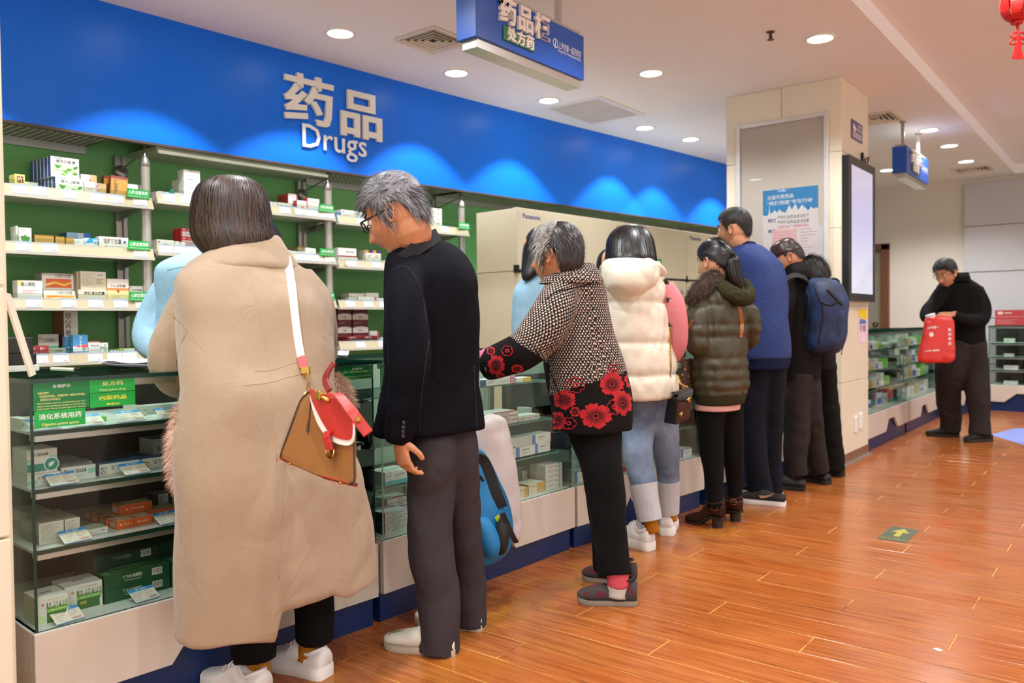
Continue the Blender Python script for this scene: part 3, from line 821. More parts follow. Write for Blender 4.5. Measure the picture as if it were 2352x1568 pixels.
sky = [(-2.475, 2.19), (-2.475, 1.995), (-2.45, 1.985), (-2.43, 1.992), (-2.42, 2.07), (-2.415, 2.0), (-2.39, 2.01), (-2.38, 2.03), (-2.36, 2.005), (-2.34, 2.03), (-2.32, 2.01), (-2.29, 2.0), (-2.26, 2.06), (-2.24, 2.02), (-2.21, 2.065), (-2.19, 2.01), (-2.16, 2.05), (-2.13, 2.02), (-2.11, 2.0), (-2.09, 2.03), (-2.07, 2.01), (-2.05, 2.02), (-2.035, 2.01), (-2.035, 2.19)]
b = M(); b.prism(sky, .0008, lambda u, v, w: Q(u, v, w + .001)); b.build('blue_heading', mat('heading_blue', '#2e86c6', .5), t)
b = M(); b.text('全国开展药品', .036, lambda u, v, w: Q(-2.44 + u, 2.115 + v, .0022), 0, 0, 'L', .01); b.text('“两打两建”专项行动', .036, lambda u, v, w: Q(-2.26 + u, 2.068 + v, .0022), 0, 0, 'C', .01, wid=.36); b.build('white_print', M_PALE, t)
b = M(); b.text('严厉打击药品违法生产', .03, lambda u, v, w: Q(-2.23 + u, 1.952 + v, .0012), 0, 0, 'C', 0, wid=.25); b.text('严厉打击药品违法经营', .03, lambda u, v, w: Q(-2.23 + u, 1.912 + v, .0012), 0, 0, 'C', 0, wid=.25); b.build('black_print', M_BLACK, t)
b = M(); b.text('两打', .034, lambda u, v, w: Q(-2.4 + u, 1.93 + v, .0012), 0, 0, 'C', .02); b.text('两建', .034, lambda u, v, w: Q(-2.4 + u, 1.845 + v, .0012), 0, 0, 'C', .02); b.build('blue_print', M_LOGO, t)
b = M(); b.text('加强药品生产经营规范建设', .026, lambda u, v, w: Q(-2.23 + u, 1.878 + v, .0012), 0, 0, 'C', .005, wid=.25); b.build('pink_print', mat('print_pink', '#d84b8a', .5), t)
b = M(); b.prism([(-2.40, 1.66), (-2.20, 1.66), (-2.20, 1.868), (-2.40, 1.868)], .001, lambda u, v, w: Q(u, v, w + .0015)); b.build('pink_sheet', mat('sheet_pink', '#e9b9c0', .5), t)
b = M(); b.prism([(-2.19, 1.62), (-1.995, 1.62), (-1.995, 1.875), (-2.19, 1.875)], .001, lambda u, v, w: Q(u, v, w + .0012)); b.build('receipt_sheet', mat('sheet_pale', '#dcd5dc', .5), t)
b = M()
for k in range(9):
	zz = 1.855 - k * .024
	x1_ = -2.17 + .05 + .11 * RND.random()
	b.add([Q(u, v, .0028) for u, v in ((-2.17, zz), (x1_, zz), (x1_, zz + .004), (-2.17, zz + .004))], [(0, 1, 2, 3)])
	b.add([Q(u, v, .0028) for u, v in ((-2.38, zz - .01), (-2.30 + .08 * RND.random(), zz - .01), (-2.23, zz - .007), (-2.38, zz - .007))], [(0, 1, 2, 3)])
b.build('small_print', mat('print_red_grey', '#b4838c', .5), t)
b = M(); b.box((fx0 + .034, yF - .03, fz0 + .034), (fx1 - .034, yF - .027, fz1 - .034)); b.build('cover_glass', glass_mat('poster_glass', '#f4f4f2'), t)

# black screen on the near pillar
t = thing('wall_screen', 'black edge of a switched-off screen on the near left pillar', 'screen', (-2.26, .3, 2.0))
b = M(); b.box((-2.262, -.55, 1.292), (-2.20, .70, 2.9)); b.build('housing', M_BLACK, t, bevel=.004)
b = M(); b.box((-2.20, -.52, 1.33), (-2.197, .665, 2.87)); b.build('display', mat('screen_off', '#0a0a0c', .08), t)
# ================================================================== GOODS: boxes, price cards, notices
_BM = {}
def cm(h, rough=.42):
	return mat('card_' + h.strip('#').lower(), h, rough, var=.025, vs=9)
def box_mesh(style, w, d, h):
	"""carton: origin at the front-bottom-left corner, front looks along -y"""
	key = (style, round(w, 3), round(d, 3), round(h, 3))
	if key in _BM: return _BM[key]
	st = STY[style]
	m = M(); mats = []
	def mi(c):
		mm = cm(c)
		if mm not in mats: mats.append(mm)
		return mats.index(mm)
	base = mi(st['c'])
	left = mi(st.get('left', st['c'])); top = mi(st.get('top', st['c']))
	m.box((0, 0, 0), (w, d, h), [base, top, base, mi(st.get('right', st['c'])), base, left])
	F = lambda u, v, e: (u, -.0004 - e, v)
	for k, it in enumerate(st.get('f', ())):
		e = .0001 * k
		if it[0] == 'r':
			_, u0, v0, u1, v1, c = it
			m.add([F(u0 * w, v0 * h, e), F(u1 * w, v0 * h, e), F(u1 * w, v1 * h, e), F(u0 * w, v1 * h, e)], [(0, 1, 2, 3)], mi(c))
		elif it[0] == 'p':
			pts = [(a * w, c * h) for a, c in it[1]]
			m.add([F(a, c, e) for a, c in pts], [tuple(range(len(pts)))], mi(it[2]))
		elif it[0] == 't':
			_, s, uc, vc, hh, c = it[:6]
			wd = it[6] if len(it) > 6 else None
			m.text(s, hh * h * 1.1, lambda u, v, x: F(uc * w + u, (vc - hh * .38) * h + v, e), mi(c), 0, 'C', .012, None if wd is None else wd * w)
		elif it[0] == 'v':
			_, s, uc, v1, hh, c = it[:6]
			for q, ch in enumerate(s):
				m.text(ch, hh * h * 1.05, lambda u, v, x: F(uc * w + u, (v1 - hh * (q + .9)) * h + v, e), mi(c), 0, 'C', .012)
		elif it[0] == 'l':      # small print
			_, u0, v0, u1, v1, n, c = it
			for q in range(n):
				y = v1 - (v1 - v0) * (q + .5) / n; t = (v1 - v0) / n * .32
				x1 = u1 - (u1 - u0) * ((q * 37 + 11) % 10) / 22
				m.add([F(u0 * w, (y - t / 2) * h, e), F(x1 * w, (y - t / 2) * h, e), F(x1 * w, (y + t / 2) * h, e), F(u0 * w, (y + t / 2) * h, e)], [(0, 1, 2, 3)], mi(c))
		elif it[0] == 'b':      # bar code
			_, u0, v0, u1, v1 = it
			m.add([F(u0 * w, v0 * h, e), F(u1 * w, v0 * h, e), F(u1 * w, v1 * h, e), F(u0 * w, v1 * h, e)], [(0, 1, 2, 3)], mi('#e6e6e0'))
			for q in range(9):
				a = u0 + (u1 - u0) * (.06 + q * .1); bb = a + (u1 - u0) * (.03 + .03 * ((q * 7) % 3) / 2)
				m.add([F(x * w, y * h, e + .0001) for x, y in ((a, v0 + (v1 - v0) * .15), (bb, v0 + (v1 - v0) * .15), (bb, v1 - (v1 - v0) * .1), (a, v1 - (v1 - v0) * .1))], [(0, 1, 2, 3)], mi('#26262a'))
		elif it[0] == 'o':
			_, uc, vc, r, c = it
			m.add([F(uc * w + r * h * math.cos(2 * PI * q / 20), vc * h + r * h * math.sin(2 * PI * q / 20), e) for q in range(20)], [tuple(range(20))], mi(c))
		elif it[0] == 'leaf':
			_, uc, vc, L, ang, c = it
			pts = []
			for q in range(12):
				tt = q / 11 if q < 6 else 1 - (q - 6) / 5
				s_ = 1 if q < 6 else -1
				a = (tt * L, s_ * .26 * L * math.sin(PI * min(1, tt * 1.02)) )
				pts.append((uc * w + (a[0] * math.cos(ang) - a[1] * math.sin(ang)) * h, vc * h + (a[0] * math.sin(ang) + a[1] * math.cos(ang)) * h))
			m.add([F(a, c2, e) for a, c2 in pts], [tuple(range(12))], mi(c))
	for it in st.get('lf', ()):   # marks on the left end
		u0, v0, u1, v1, c = it
		m.add([(-.0005, u1 * d, v0 * h), (-.0005, u0 * d, v0 * h), (-.0005, u0 * d, v1 * h), (-.0005, u1 * d, v1 * h)], [(0, 1, 2, 3)], mi(c))
	for it in st.get('tp', ()):
		u0, v0, u1, v1, c = it
		m.add([(u0 * w, v0 * d, h + .0005), (u1 * w, v0 * d, h + .0005), (u1 * w, v1 * d, h + .0005), (u0 * w, v1 * d, h + .0005)], [(0, 1, 2, 3)], mi(c))
	for k, it in enumerate(st.get('tt', ())):
		s, uc, vc, hh, c = it
		m.text(s, hh * d, lambda u, v, x: (uc * w + u, (vc - hh * .4) * d + v, h + .0007), mi(c))
	me = bpy.data.meshes.new('medicine_box')
	me.from_pydata(m.v, [], m.f)
	for q in mats: me.materials.append(q)
	me.polygons.foreach_set('material_index', m.mi)
	me.update()
	_BM[key] = me
	return me

G1, G2 = '#5f5f62', '#9a9a9c'
STY = {
 'herb': dict(c='#efefe8', left='#3d4f9a', f=[('t', '通天口服液', .52, .78, .15, '#2b2b2b', .7), ('r', .08, .04, .95, .62, '#dcebc8'), ('leaf', .18, .45, .3, .5, '#58a83a'), ('leaf', .3, .42, .3, 2.4, '#4c9a33'), ('leaf', .52, .35, .32, .35, '#58a83a'), ('leaf', .78, .45, .3, .6, '#4c9a33'), ('leaf', .62, .2, .3, 2.7, '#6db74a'), ('leaf', .75, .2, .3, .2, '#58a83a'), ('leaf', .35, .2, .26, -.4, '#6db74a'), ('r', .1, .33, .9, .35, '#7aa85a'), ('r', .1, .92, .4, .95, '#8ea0c9')]),
 'greenhill': dict(c='#e9eae4', f=[('t', '益心舒颗粒', .6, .72, .12, G1, .6), ('p', [(.35, .02), (.95, .02), (.95, .38), (.75, .42), (.5, .32)], '#47a649'), ('o', .12, .85, .09, '#b5482f')]),
 'limeflat': dict(c='#8fd45c', f=[('r', 0, .0, 1, .4, '#7ac94b')]),
 'yellow': dict(c='#e8dd7d', f=[('r', .2, .55, .85, .9, '#7a3a2c'), ('t', '片', .5, .72, .28, '#f2e9d0')]),
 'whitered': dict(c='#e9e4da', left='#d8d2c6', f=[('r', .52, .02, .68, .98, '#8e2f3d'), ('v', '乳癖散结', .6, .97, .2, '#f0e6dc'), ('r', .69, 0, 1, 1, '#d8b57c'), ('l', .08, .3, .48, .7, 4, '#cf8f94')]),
 'gold': dict(c='#b98127', left='#7a3f1d', top='#8d3022', f=[('r', .0, .9, 1, 1, '#8d3022'), ('r', .06, .08, .94, .88, '#c3902c'), ('v', '降脂通络丸', .3, .86, .13, '#4a2410')]),
 'plainred': dict(c='#ebe9e3', f=[('t', '脂必泰胶囊', .55, .68, .2, G1, .7), ('r', .05, .2, .95, .27, '#d0493f'), ('l', .1, .38, .7, .5, 2, G2)]),
 'ginkgo': dict(c='#e9e8e0', f=[('p', [(.45, .2), (.2, .45), (.12, .62), (.35, .62), (.5, .7), (.66, .6), (.9, .6), (.82, .42), (.6, .3), (.5, .2), (.4, .05), (.36, .06)], '#4d9240'), ('l', .1, .82, .6, .92, 2, G2)]),
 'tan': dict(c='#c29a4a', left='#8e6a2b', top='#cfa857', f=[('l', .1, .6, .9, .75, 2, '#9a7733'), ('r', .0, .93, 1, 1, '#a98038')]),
 'bluepian': dict(c='#8fb9d8', left='#3a6d86', f=[('r', .45, 0, .7, 1, '#c8d3da'), ('r', .7, 0, 1, 1, '#2470c0'), ('t', '片', .84, .6, .36, '#eef4fa'), ('p', [(.15, .2), (.25, .2), (.3, .5), (.22, .6)], '#e7b7a3')]),
 'bluewhite': dict(c='#dfe6ea', f=[('p', [(.0, .62), (.35, 1), (1, 1), (1, .55), (.55, .7)], '#2aa0de'), ('t', '片', .8, .77, .34, '#f3f8fb'), ('l', .08, .15, .9, .5, 4, G2)]),
 'pale': dict(c='#e2e9ec', f=[('p', [(.2, .25), (.45, .2), (.7, .55), (.4, .5)], '#eebfae'), ('l', .1, .7, .6, .85, 2, G2)]),
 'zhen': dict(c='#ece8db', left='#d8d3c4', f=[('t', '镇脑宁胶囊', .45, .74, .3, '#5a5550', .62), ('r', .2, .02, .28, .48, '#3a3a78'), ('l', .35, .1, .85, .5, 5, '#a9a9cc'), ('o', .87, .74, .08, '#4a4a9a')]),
 'plain2': dict(c='#ebebe8', f=[('t', '脂必妥片', .62, .6, .26, '#5c5c5e', .5), ('p', [(.05, .3), (.25, .85), (.3, .85), (.12, .3)], '#cfcfcf')]),
 'wenxin': dict(c='#efece6', f=[('p', [(0, .55), (.18, .75), (.16, 1), (0, 1)], '#e8e08a'), ('t', '稳心颗粒', .42, .74, .25, '#46463f', .6), ('l', .18, .15, .85, .42, 3, '#e59a92')]),
 'wenxin2': dict(c='#efece6', f=[('r', .2, .45, 1, .53, '#8cc0dc'), ('r', .72, .3, .88, .78, '#d09a4d'), ('l', .2, .12, .6, .3, 2, G2)]),
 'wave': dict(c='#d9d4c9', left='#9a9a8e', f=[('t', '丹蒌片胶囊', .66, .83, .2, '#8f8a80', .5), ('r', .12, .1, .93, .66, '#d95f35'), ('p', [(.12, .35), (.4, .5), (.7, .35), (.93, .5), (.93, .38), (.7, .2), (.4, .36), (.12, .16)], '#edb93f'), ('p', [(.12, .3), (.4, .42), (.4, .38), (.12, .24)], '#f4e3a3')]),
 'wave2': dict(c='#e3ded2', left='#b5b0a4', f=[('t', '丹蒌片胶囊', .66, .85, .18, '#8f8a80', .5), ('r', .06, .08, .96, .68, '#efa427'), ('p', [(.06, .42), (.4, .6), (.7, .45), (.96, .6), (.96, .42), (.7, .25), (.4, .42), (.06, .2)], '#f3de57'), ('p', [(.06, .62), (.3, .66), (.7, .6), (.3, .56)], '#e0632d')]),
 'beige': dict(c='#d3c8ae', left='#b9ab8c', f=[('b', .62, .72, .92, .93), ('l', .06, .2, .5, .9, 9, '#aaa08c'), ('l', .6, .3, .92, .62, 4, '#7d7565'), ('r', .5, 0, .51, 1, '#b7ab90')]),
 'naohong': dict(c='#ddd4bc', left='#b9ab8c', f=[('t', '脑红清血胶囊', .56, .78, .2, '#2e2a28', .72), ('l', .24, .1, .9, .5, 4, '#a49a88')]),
 'ningxin': dict(c='#efdf9f', f=[('r', 0, .65, 1, 1, '#ddd6cb'), ('r', 0, .58, 1, .66, '#de8842'), ('t', '宁心宝胶囊', .5, .74, .09, '#5b5650', .7), ('r', .44, .5, .56, .6, '#c9433c'), ('l', .2, .25, .8, .45, 3, '#d7c27d')]),
 'plant': dict(c='#e6e3dc', f=[('t', '脑心舒通胶囊', .4, .58, .2, '#55524c', .55), ('leaf', .75, .3, .35, 1.2, '#6ea23f'), ('leaf', .8, .25, .28, .5, '#6ea23f'), ('o', .08, .86, .06, '#c44')]),
 'redbox': dict(c='#a83a3a', f=[('r', .1, .72, .28, .9, '#d9b9b4'), ('l', .08, .1, .8, .4, 4, '#c98583'), ('r', 0, .55, 1, .58, '#c98583'), ('r', .33, .78, .6, .84, '#d9b9b4')]),
 'danshen': dict(c='#c9c8bb', left='#4f7c58', f=[('r', 0, 0, 1, .55, '#5fae84'), ('t', '复方丹参滴丸', .52, .76, .17, '#5a5648', .6), ('o', .1, .85, .06, '#c98')]),
 'green': dict(c='#55bb7e'),
 'tallred': dict(c='#dad9cf', left='#7a4a35', f=[('v', '冠心丹参', .3, .97, .12, '#4a463f'), ('p', [(0, .35), (1, .4), (1, .25), (0, .3)], '#dd5a5f'), ('r', 0, 0, 1, .27, '#5b93c4')]),
 'xst': dict(c='#e9edee', left='#4d96c8', f=[('r', 0, .55, 1, 1, '#4f9ed8'), ('p', [(0, .55), (1, .62), (1, .48), (.4, .5)], '#e05a62'), ('v', 'XST', .52, .98, .17, '#f1f4f6'), ('t', 'D', .75, .42, .15, '#3c3c3c'), ('r', 0, .28, 1, .33, '#2f9ad8'), ('l', .06, .05, .9, .24, 3, G2)]),
 'redtop': dict(c='#efecea', f=[('r', 0, .95, 1, 1, '#df5a55'), ('t', '阿司匹林', .55, .75, .12, G1, .7), ('r', 0, .48, 1, .5, '#c9bfae'), ('l', .1, .12, .8, .3, 3, G2)]),
 'vwhite': dict(c='#ecebe6', f=[('v', '丹田降脂丸', .62, .9, .14, '#55524c'), ('o', .2, .7, .1, '#8bbcb0'), ('p', [(.1, .1), (.4, .1), (.3, .2)], '#d6544a')]),
 'limeseries': dict(c='#dfe8cc', left='#8fc04b', f=[('r', 0, 0, .3, 1, '#a9cf5f'), ('t', '养心片', .66, .6, .3, '#7c8a5c', .45), ('r', 0, .0, 1, .12, '#9fd04f')]),
 'white': dict(c='#e8e6df', f=[('r', .3, .86, .55, .93, '#4f6fa8'), ('l', .3, .2, .8, .45, 2, '#b6b4ba')]),
 'whitea': dict(c='#e9e6e0', f=[('l', .15, .4, .8, .75, 2, '#9c9aa4'), ('r', .0, .0, 1, .06, '#d8d4cc')]),
 'shield': dict(c='#ece9e2', f=[('p', [(.1, .75), (.42, .75), (.38, .45), (.26, .3), (.14, .45)], '#3c8a57'), ('p', [(.58, .75), (.9, .75), (.86, .45), (.74, .3), (.62, .45)], '#3c8a57'), ('l', .1, .08, .9, .2, 1, G2)]),
 'purple': dict(c='#b7aed8', f=[('p', [(0, 0), (1, 0), (1, .5), (.3, .7)], '#cfc6e6')]),
 'redend': dict(c='#ece5e0', left='#b23238', right='#c23a40', f=[('r', .86, 0, 1, 1, '#c8434a'), ('l', .1, .4, .7, .6, 1, '#d9a8a8')]),
 'orangeleaf': dict(c='#eee6e0', left='#c23a40', f=[('leaf', .35, .5, .3, .4, '#e58a67'), ('r', .2, .0, .3, .3, '#e8b0b8'), ('l', .4, .08, .9, .3, 3, '#caa'), ('r', .9, 0, 1, 1, '#d85a64')]),
 'talllav': dict(c='#ece9e4', left='#c23a40', f=[('l', .3, .72, .8, .84, 2, '#b8b8c8'), ('o', .75, .3, .06, '#6fb3dd'), ('r', .35, .02, .55, .12, '#9fcf7a'), ('o', .35, .9, .03, '#667')]),
 'pinkline': dict(c='#efece8', f=[('o', .12, .8, .09, '#d65b60'), ('l', .35, .55, .7, .75, 1, '#6c6c70'), ('r', 0, .02, 1, .16, '#ea86b4')]),
 'smallred': dict(c='#efece8', f=[('o', .2, .85, .05, '#d65b60'), ('l', .2, .5, .8, .62, 1, G1), ('r', 0, .0, 1, .2, '#d65b60')]),
 'redwhite': dict(c='#c32c38', f=[('r', .08, .05, 1, .62, '#e6dfdc'), ('r', .12, .74, .3, .92, '#e6c9c9'), ('t', '稳心宁', .6, .82, .2, '#e9c9c9', .3), ('l', .3, .25, .8, .4, 1, '#8d8a92')]),
 'redflat': dict(c='#c63a45', f=[('r', .1, .2, .3, .8, '#e8d6d6'), ('t', '稳心宁', .58, .5, .4, '#f0dada', .3)]),
 'orangetop': dict(c='#efe9dc', f=[('r', .2, .5, .6, .8, '#eba23f'), ('r', 0, 0, 1, .15, '#e8963a')]),
 'lilacline': dict(c='#eeecee', f=[('o', .2, .8, .04, '#d66'), ('o', .7, .8, .04, '#d66'), ('l', .1, .5, .9, .62, 1, '#99a'), ('r', 0, .03, 1, .12, '#b9b6e0')]),
 'pinkfoot': dict(c='#f0eceb', f=[('o', .2, .8, .04, '#d66'), ('o', .7, .8, .04, '#d66'), ('l', .1, .5, .9, .62, 1, '#99a'), ('r', 0, .03, 1, .12, '#e9b7c4')]),
 'olive': dict(c='#cfcaa8', left='#9a8f52', f=[('r', 0, .92, 1, 1, '#a89a50')]),
 'yellowfoot': dict(c='#f0eee6', f=[('r', 0, 0, 1, .4, '#f0de3c'), ('l', .3, .6, .7, .7, 1, G2)]),
 'yelrim': dict(c='#e4dfc4', f=[('r', 0, .85, 1, 1, '#d6c33f')]),
 'blueedge': dict(c='#4d86b8', f=[('l', .3, .3, .8, .6, 2, '#cfe0ee')]),
 'xing': dict(c='#ece9e2', f=[('o', .2, .85, .08, '#5a7fc2'), ('t', '金天格片', .5, .5, .18, '#8c8c94', .6), ('r', 0, .34, 1, .37, '#9fcbe4')]),
 'gridwhite': dict(c='#e4e3da', f=[('r', .5, .7, .7, .85, '#6d6d74'), ('r', .45, .5, .75, .58, '#a9a9ae'), ('r', 0, .0, 1, .05, '#cfcec4')]),
 'redstripe': dict(c='#efece6', f=[('t', '非布司他片', .65, .55, .24, '#77757c', .5), ('r', 0, 0, 1, .14, '#b8283f')]),
 'redstripe0': dict(c='#efece6', f=[('t', '非布司他片', .55, .6, .24, '#77757c', .5)]),
 'orangedark': dict(c='#3d3650', f=[('r', .2, .5, .8, 1, '#e0982c')]),
 'tallpurple': dict(c='#ece7da', left='#d9d4c6', f=[('r', 0, .84, .4, 1, '#e79a30'), ('r', .4, .84, 1, 1, '#3a2f6a'), ('l', .2, .55, .9, .72, 2, '#55525a'), ('r', .2, .02, .3, .5, '#c9c2b6')]),
 'paleteal': dict(c='#dbe6dc', f=[('p', [(.0, 0), (1, 0), (1, .6), (.5, .3)], '#b3d6c4')]),
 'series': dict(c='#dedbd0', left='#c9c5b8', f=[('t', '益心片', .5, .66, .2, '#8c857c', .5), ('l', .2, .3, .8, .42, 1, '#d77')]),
 'bluestripe': dict(c='#eceae6', f=[('r', 0, 0, .15, 1, '#2f5fa8'), ('l', .3, .55, .8, .7, 1, G1), ('o', .3, .3, .1, '#46578f')]),
 'pinkcorner': dict(c='#edebe6', f=[('r', .88, .4, 1, 1, '#d45aa8'), ('l', .15, .55, .7, .7, 1, '#8c8c94'), ('p', [(.12, .2), (.2, .2), (.24, .4)], '#46578f')]),
 'maroon': dict(c='#5f1f2a', f=[('p', [(0, .0), (1, .0), (1, .38), (.75, .46), (.5, .48), (.25, .46), (0, .38)], '#e5ddd4'), ('l', .1, .68, .6, .8, 2, '#b98'), ('b', .35, .06, .65, .26), ('r', 0, .9, 1, 1, '#7c2630')]),
 'maroon2': dict(c='#8c2430', f=[('p', [(0, .0), (1, .0), (1, .32), (.75, .4), (.5, .42), (.25, .4), (0, .32)], '#e9e3da'), ('t', '瑞舒伐', .35, .85, .14, '#e9dcd4', .4), ('r', 0, .42, 1, .72, '#4a2f38'), ('l', .08, .46, .8, .7, 2, '#8f7a80')]),
 'redside': dict(c='#dfe0d8', f=[('r', .82, 0, 1, 1, '#c8404a'), ('l', .1, .5, .6, .7, 2, G2)]),
 # counter goods
 'liver': dict(c='#d9dcd5', f=[('t', '水飞蓟宾胶囊', .46, .78, .12, '#4a4d4d', .5), ('r', 0, .48, .14, .6, '#8ec4b4'), ('r', .75, .58, 1, .72, '#8ec4b4'), ('r', 0, .08, 1, .4, '#1f8a7c'), ('o', .8, .34, .3, '#d2e4dc'), ('o', .8, .34, .26, '#1f8a7c'), ('p', [(.72, .22), (.7, .36), (.76, .42), (.9, .46), (.88, .36), (.8, .26)], '#d9e8e2'), ('l', .35, .66, .65, .7, 1, '#7fbf6a')]),
 'liverflat': dict(c='#d3d7d0', top='#a9ada8', f=[('t', '水飞蓟宾胶囊', .52, .66, .26, '#4a4d4d', .42), ('r', 0, .2, .3, .5, '#8ec4b4'), ('r', .78, .4, 1, .75, '#8ec4b4'), ('o', .12, .78, .1, '#d88'), ('l', .45, .3, .65, .4, 1, '#7fbf6a')]),
 'dangfei': dict(c='#d6d6cf', top='#3d6f9e', left='#2c3d4a', f=[('t', '当飞利肝宁胶囊', .6, .58, .42, '#5d6168', .62), ('r', .03, .12, .17, .7, '#d88a3a'), ('p', [(.03, .12), (.1, .12), (.1, .7), (.03, .7)], '#3a7fb8'), ('o', .1, .4, .2, '#e4e4dc'), ('o', .1, .4, .12, '#5d9e6a')]),
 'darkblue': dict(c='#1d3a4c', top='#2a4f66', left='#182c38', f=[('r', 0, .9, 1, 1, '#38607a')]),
 'greycarton': dict(c='#b9bcb2', top='#9fa39a', f=[('t', 'PDH', .3, .5, .3, '#5d625c', .3), ('l', .5, .3, .9, .7, 3, '#777c74')]),
 'print': dict(c='#d3d1c4', top='#a5a296', left='#9b9a8c', f=[('l', .08, .08, .92, .92, 12, '#9f9d90'), ('r', .5, 0, .506, 1, '#b9b7aa')], lf=[(.1, .05, .35, .4, '#4a4a46'), (.4, .45, .9, .85, '#b9b8aa')]),
 'smallprint': dict(c='#d9d8ce', top='#c9cbb0', f=[('r', .72, .5, .9, .62, '#5a6488'), ('l', .1, .2, .6, .4, 1, '#b89')]),
 'orange': dict(c='#d8602c', top='#cfc39c', left='#d8602c', f=[('t', '奥利司他胶囊', .55, .5, .2, '#f0c8ae', .4), ('o', .24, .5, .12, '#f0c8ae')], lf=[(.15, .2, .85, .8, '#c9bda4')], tp=[(.05, .2, .22, .75, '#b9643f')]),
 'greyblack': dict(c='#a7a99c', left='#2f3230', top='#8f9187', f=[('b', .7, .2, .96, .85), ('r', .0, 0, .25, 1, '#26302e'), ('l', .3, .2, .65, .8, 3, '#70736a')]),
 'tianma': dict(c='#d9ddd2', left='#b9c4a6', top='#dfe0da', f=[('r', .32, .04, 1, .78, '#2f6b33'), ('r', .32, .42, 1, .56, '#6cb43c'), ('t', '天麻钩藤颗粒', .66, .68, .2, '#f0f2ea', .62), ('t', 'TIANMA GOUTENG KELI', .66, .49, .07, '#e3efcf', .56), ('o', .2, .74, .05, '#d77'), ('t', '无蔗糖', .48, .28, .12, '#d9d04a', .18), ('l', .35, .86, .9, .9, 1, '#777'), ('p', [(.93, .04), (1, .04), (1, .78), (.97, .78), (.99, .5), (.92, .3)], '#d9ddd2'), ('o', .16, .2, .13, '#c3dca4')], tt=[('颗粒', .5, .5, .16, '#55585a')]),
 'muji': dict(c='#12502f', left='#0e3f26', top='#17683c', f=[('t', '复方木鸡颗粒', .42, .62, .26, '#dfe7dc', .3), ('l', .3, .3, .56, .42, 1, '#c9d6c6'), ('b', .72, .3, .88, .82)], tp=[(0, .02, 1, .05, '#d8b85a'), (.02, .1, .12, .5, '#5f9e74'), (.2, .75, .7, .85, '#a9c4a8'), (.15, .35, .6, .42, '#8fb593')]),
 'mujishade': dict(c='#123c27', left='#0e2c1d', top='#14402a', f=[('t', '复方木鸡颗粒', .42, .6, .26, '#86917f', .3), ('b', .72, .3, .88, .82)]),  # the muji carton again, with the rear rows' shade put into its colours
 'navyend': dict(c='#e2e6e0', left='#2b4f7a', f=[('r', 0, 0, .26, 1, '#2b4f86'), ('l', .4, .3, .8, .7, 2, G2)]),
 'magenta': dict(c='#e6e6e2', right='#d0408c', f=[('l', .1, .3, .6, .7, 2, '#aaa'), ('r', .68, 0, 1, 1, '#d24a92'), ('b', .74, .15, .96, .85)]),
 'yelbox': dict(c='#e6e3da', f=[('r', .45, .1, 1, 1, '#e8c02c'), ('r', .1, .1, .4, .9, '#f0efe8')]),
 'reddash': dict(c='#dcdbd2', top='#d0cfc4', f=[('r', 0, .86, 1, 1, '#b84a4a'), ('b', .45, .15, .75, .7), ('l', .08, .3, .4, .6, 2, '#999')], tp=[(.3, 0, 1, .12, '#b84a4a')]),
 'grey2': dict(c='#d4d6cd', f=[('b', .08, .15, .3, .7), ('b', .72, .3, .95, .8), ('l', .4, .3, .65, .6, 2, '#99a')]),
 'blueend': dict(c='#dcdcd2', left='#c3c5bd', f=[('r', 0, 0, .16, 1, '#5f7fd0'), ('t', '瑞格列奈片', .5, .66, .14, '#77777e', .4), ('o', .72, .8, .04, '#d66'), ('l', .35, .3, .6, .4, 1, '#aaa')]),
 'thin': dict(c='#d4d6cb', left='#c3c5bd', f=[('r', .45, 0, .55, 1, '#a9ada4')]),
 'redbar': dict(c='#dcdad2', top='#cfc8bc', left='#c6c2b8', f=[('r', .15, .62, .75, .72, '#c2384a'), ('b', .66, .1, .92, .8), ('l', .1, .2, .5, .5, 1, '#aaa')]),
 'kraft': dict(c='#cf9d58', left='#c08f4d', top='#d6cdb8', f=[('r', 0, .0, .5, 1, '#ddd3b8'), ('t', '氯沙坦钾片', .28, .75, .13, '#776a5a', .4), ('b', .64, .1, .9, .24), ('l', .1, .2, .4, .4, 2, '#b5a88c')]),
 'whitegreen': dict(c='#d3dcd4', left='#9fb0a6', f=[('r', 0, 0, 1, .32, '#45b0a8'), ('t', '恩替卡韦分散片', .45, .68, .14, '#66706c', .5), ('l', .1, .42, .5, .56, 2, '#98a29e'), ('o', .8, .75, .05, '#bbb')]),
 'lime': dict(c='#a9c93e', f=[('r', .0, .0, .35, 1, '#c9d9c4'), ('r', .05, .2, .3, .7, '#8fa59c')]),
 'stackbw': dict(c='#c9cdc4', left='#15201b', top='#cfd3cc', f=[('b', .05, .2, .2, .75), ('l', .28, .2, .9, .75, 2, '#7c837c'), ('r', 0, .92, 1, 1, '#9aa19a')]),
 'redsmall': dict(c='#c33a34', top='#dcd2c8'),
 'bluecorner': dict(c='#e0e2de', f=[('r', 0, 0, .16, 1, '#2a5fb0'), ('l', .3, .3, .8, .6, 2, G2), ('r', 0, .9, 1, 1, '#4a7fc4')]),
 'oliveg': dict(c='#7d8a3e', left='#5f6a30', f=[('r', .2, .1, .75, .9, '#a9b096'), ('l', .25, .2, .7, .8, 6, '#7d8674')]),
 'striped': dict(c='#d8d2c4', f=[('r', .1, .4, .5, .6, '#4a4a46'), ('r', 0, 0, 1, .1, '#b9b2a2')]),
 'colour1': dict(c='#d24b3f', f=[('r', 0, .75, 1, 1, '#e3a92c'), ('r', 0, 0, 1, .25, '#2f9a4a')]),
 'colour2': dict(c='#d8d8e0', f=[('r', .1, .1, .9, .6, '#4a5aa8')]),
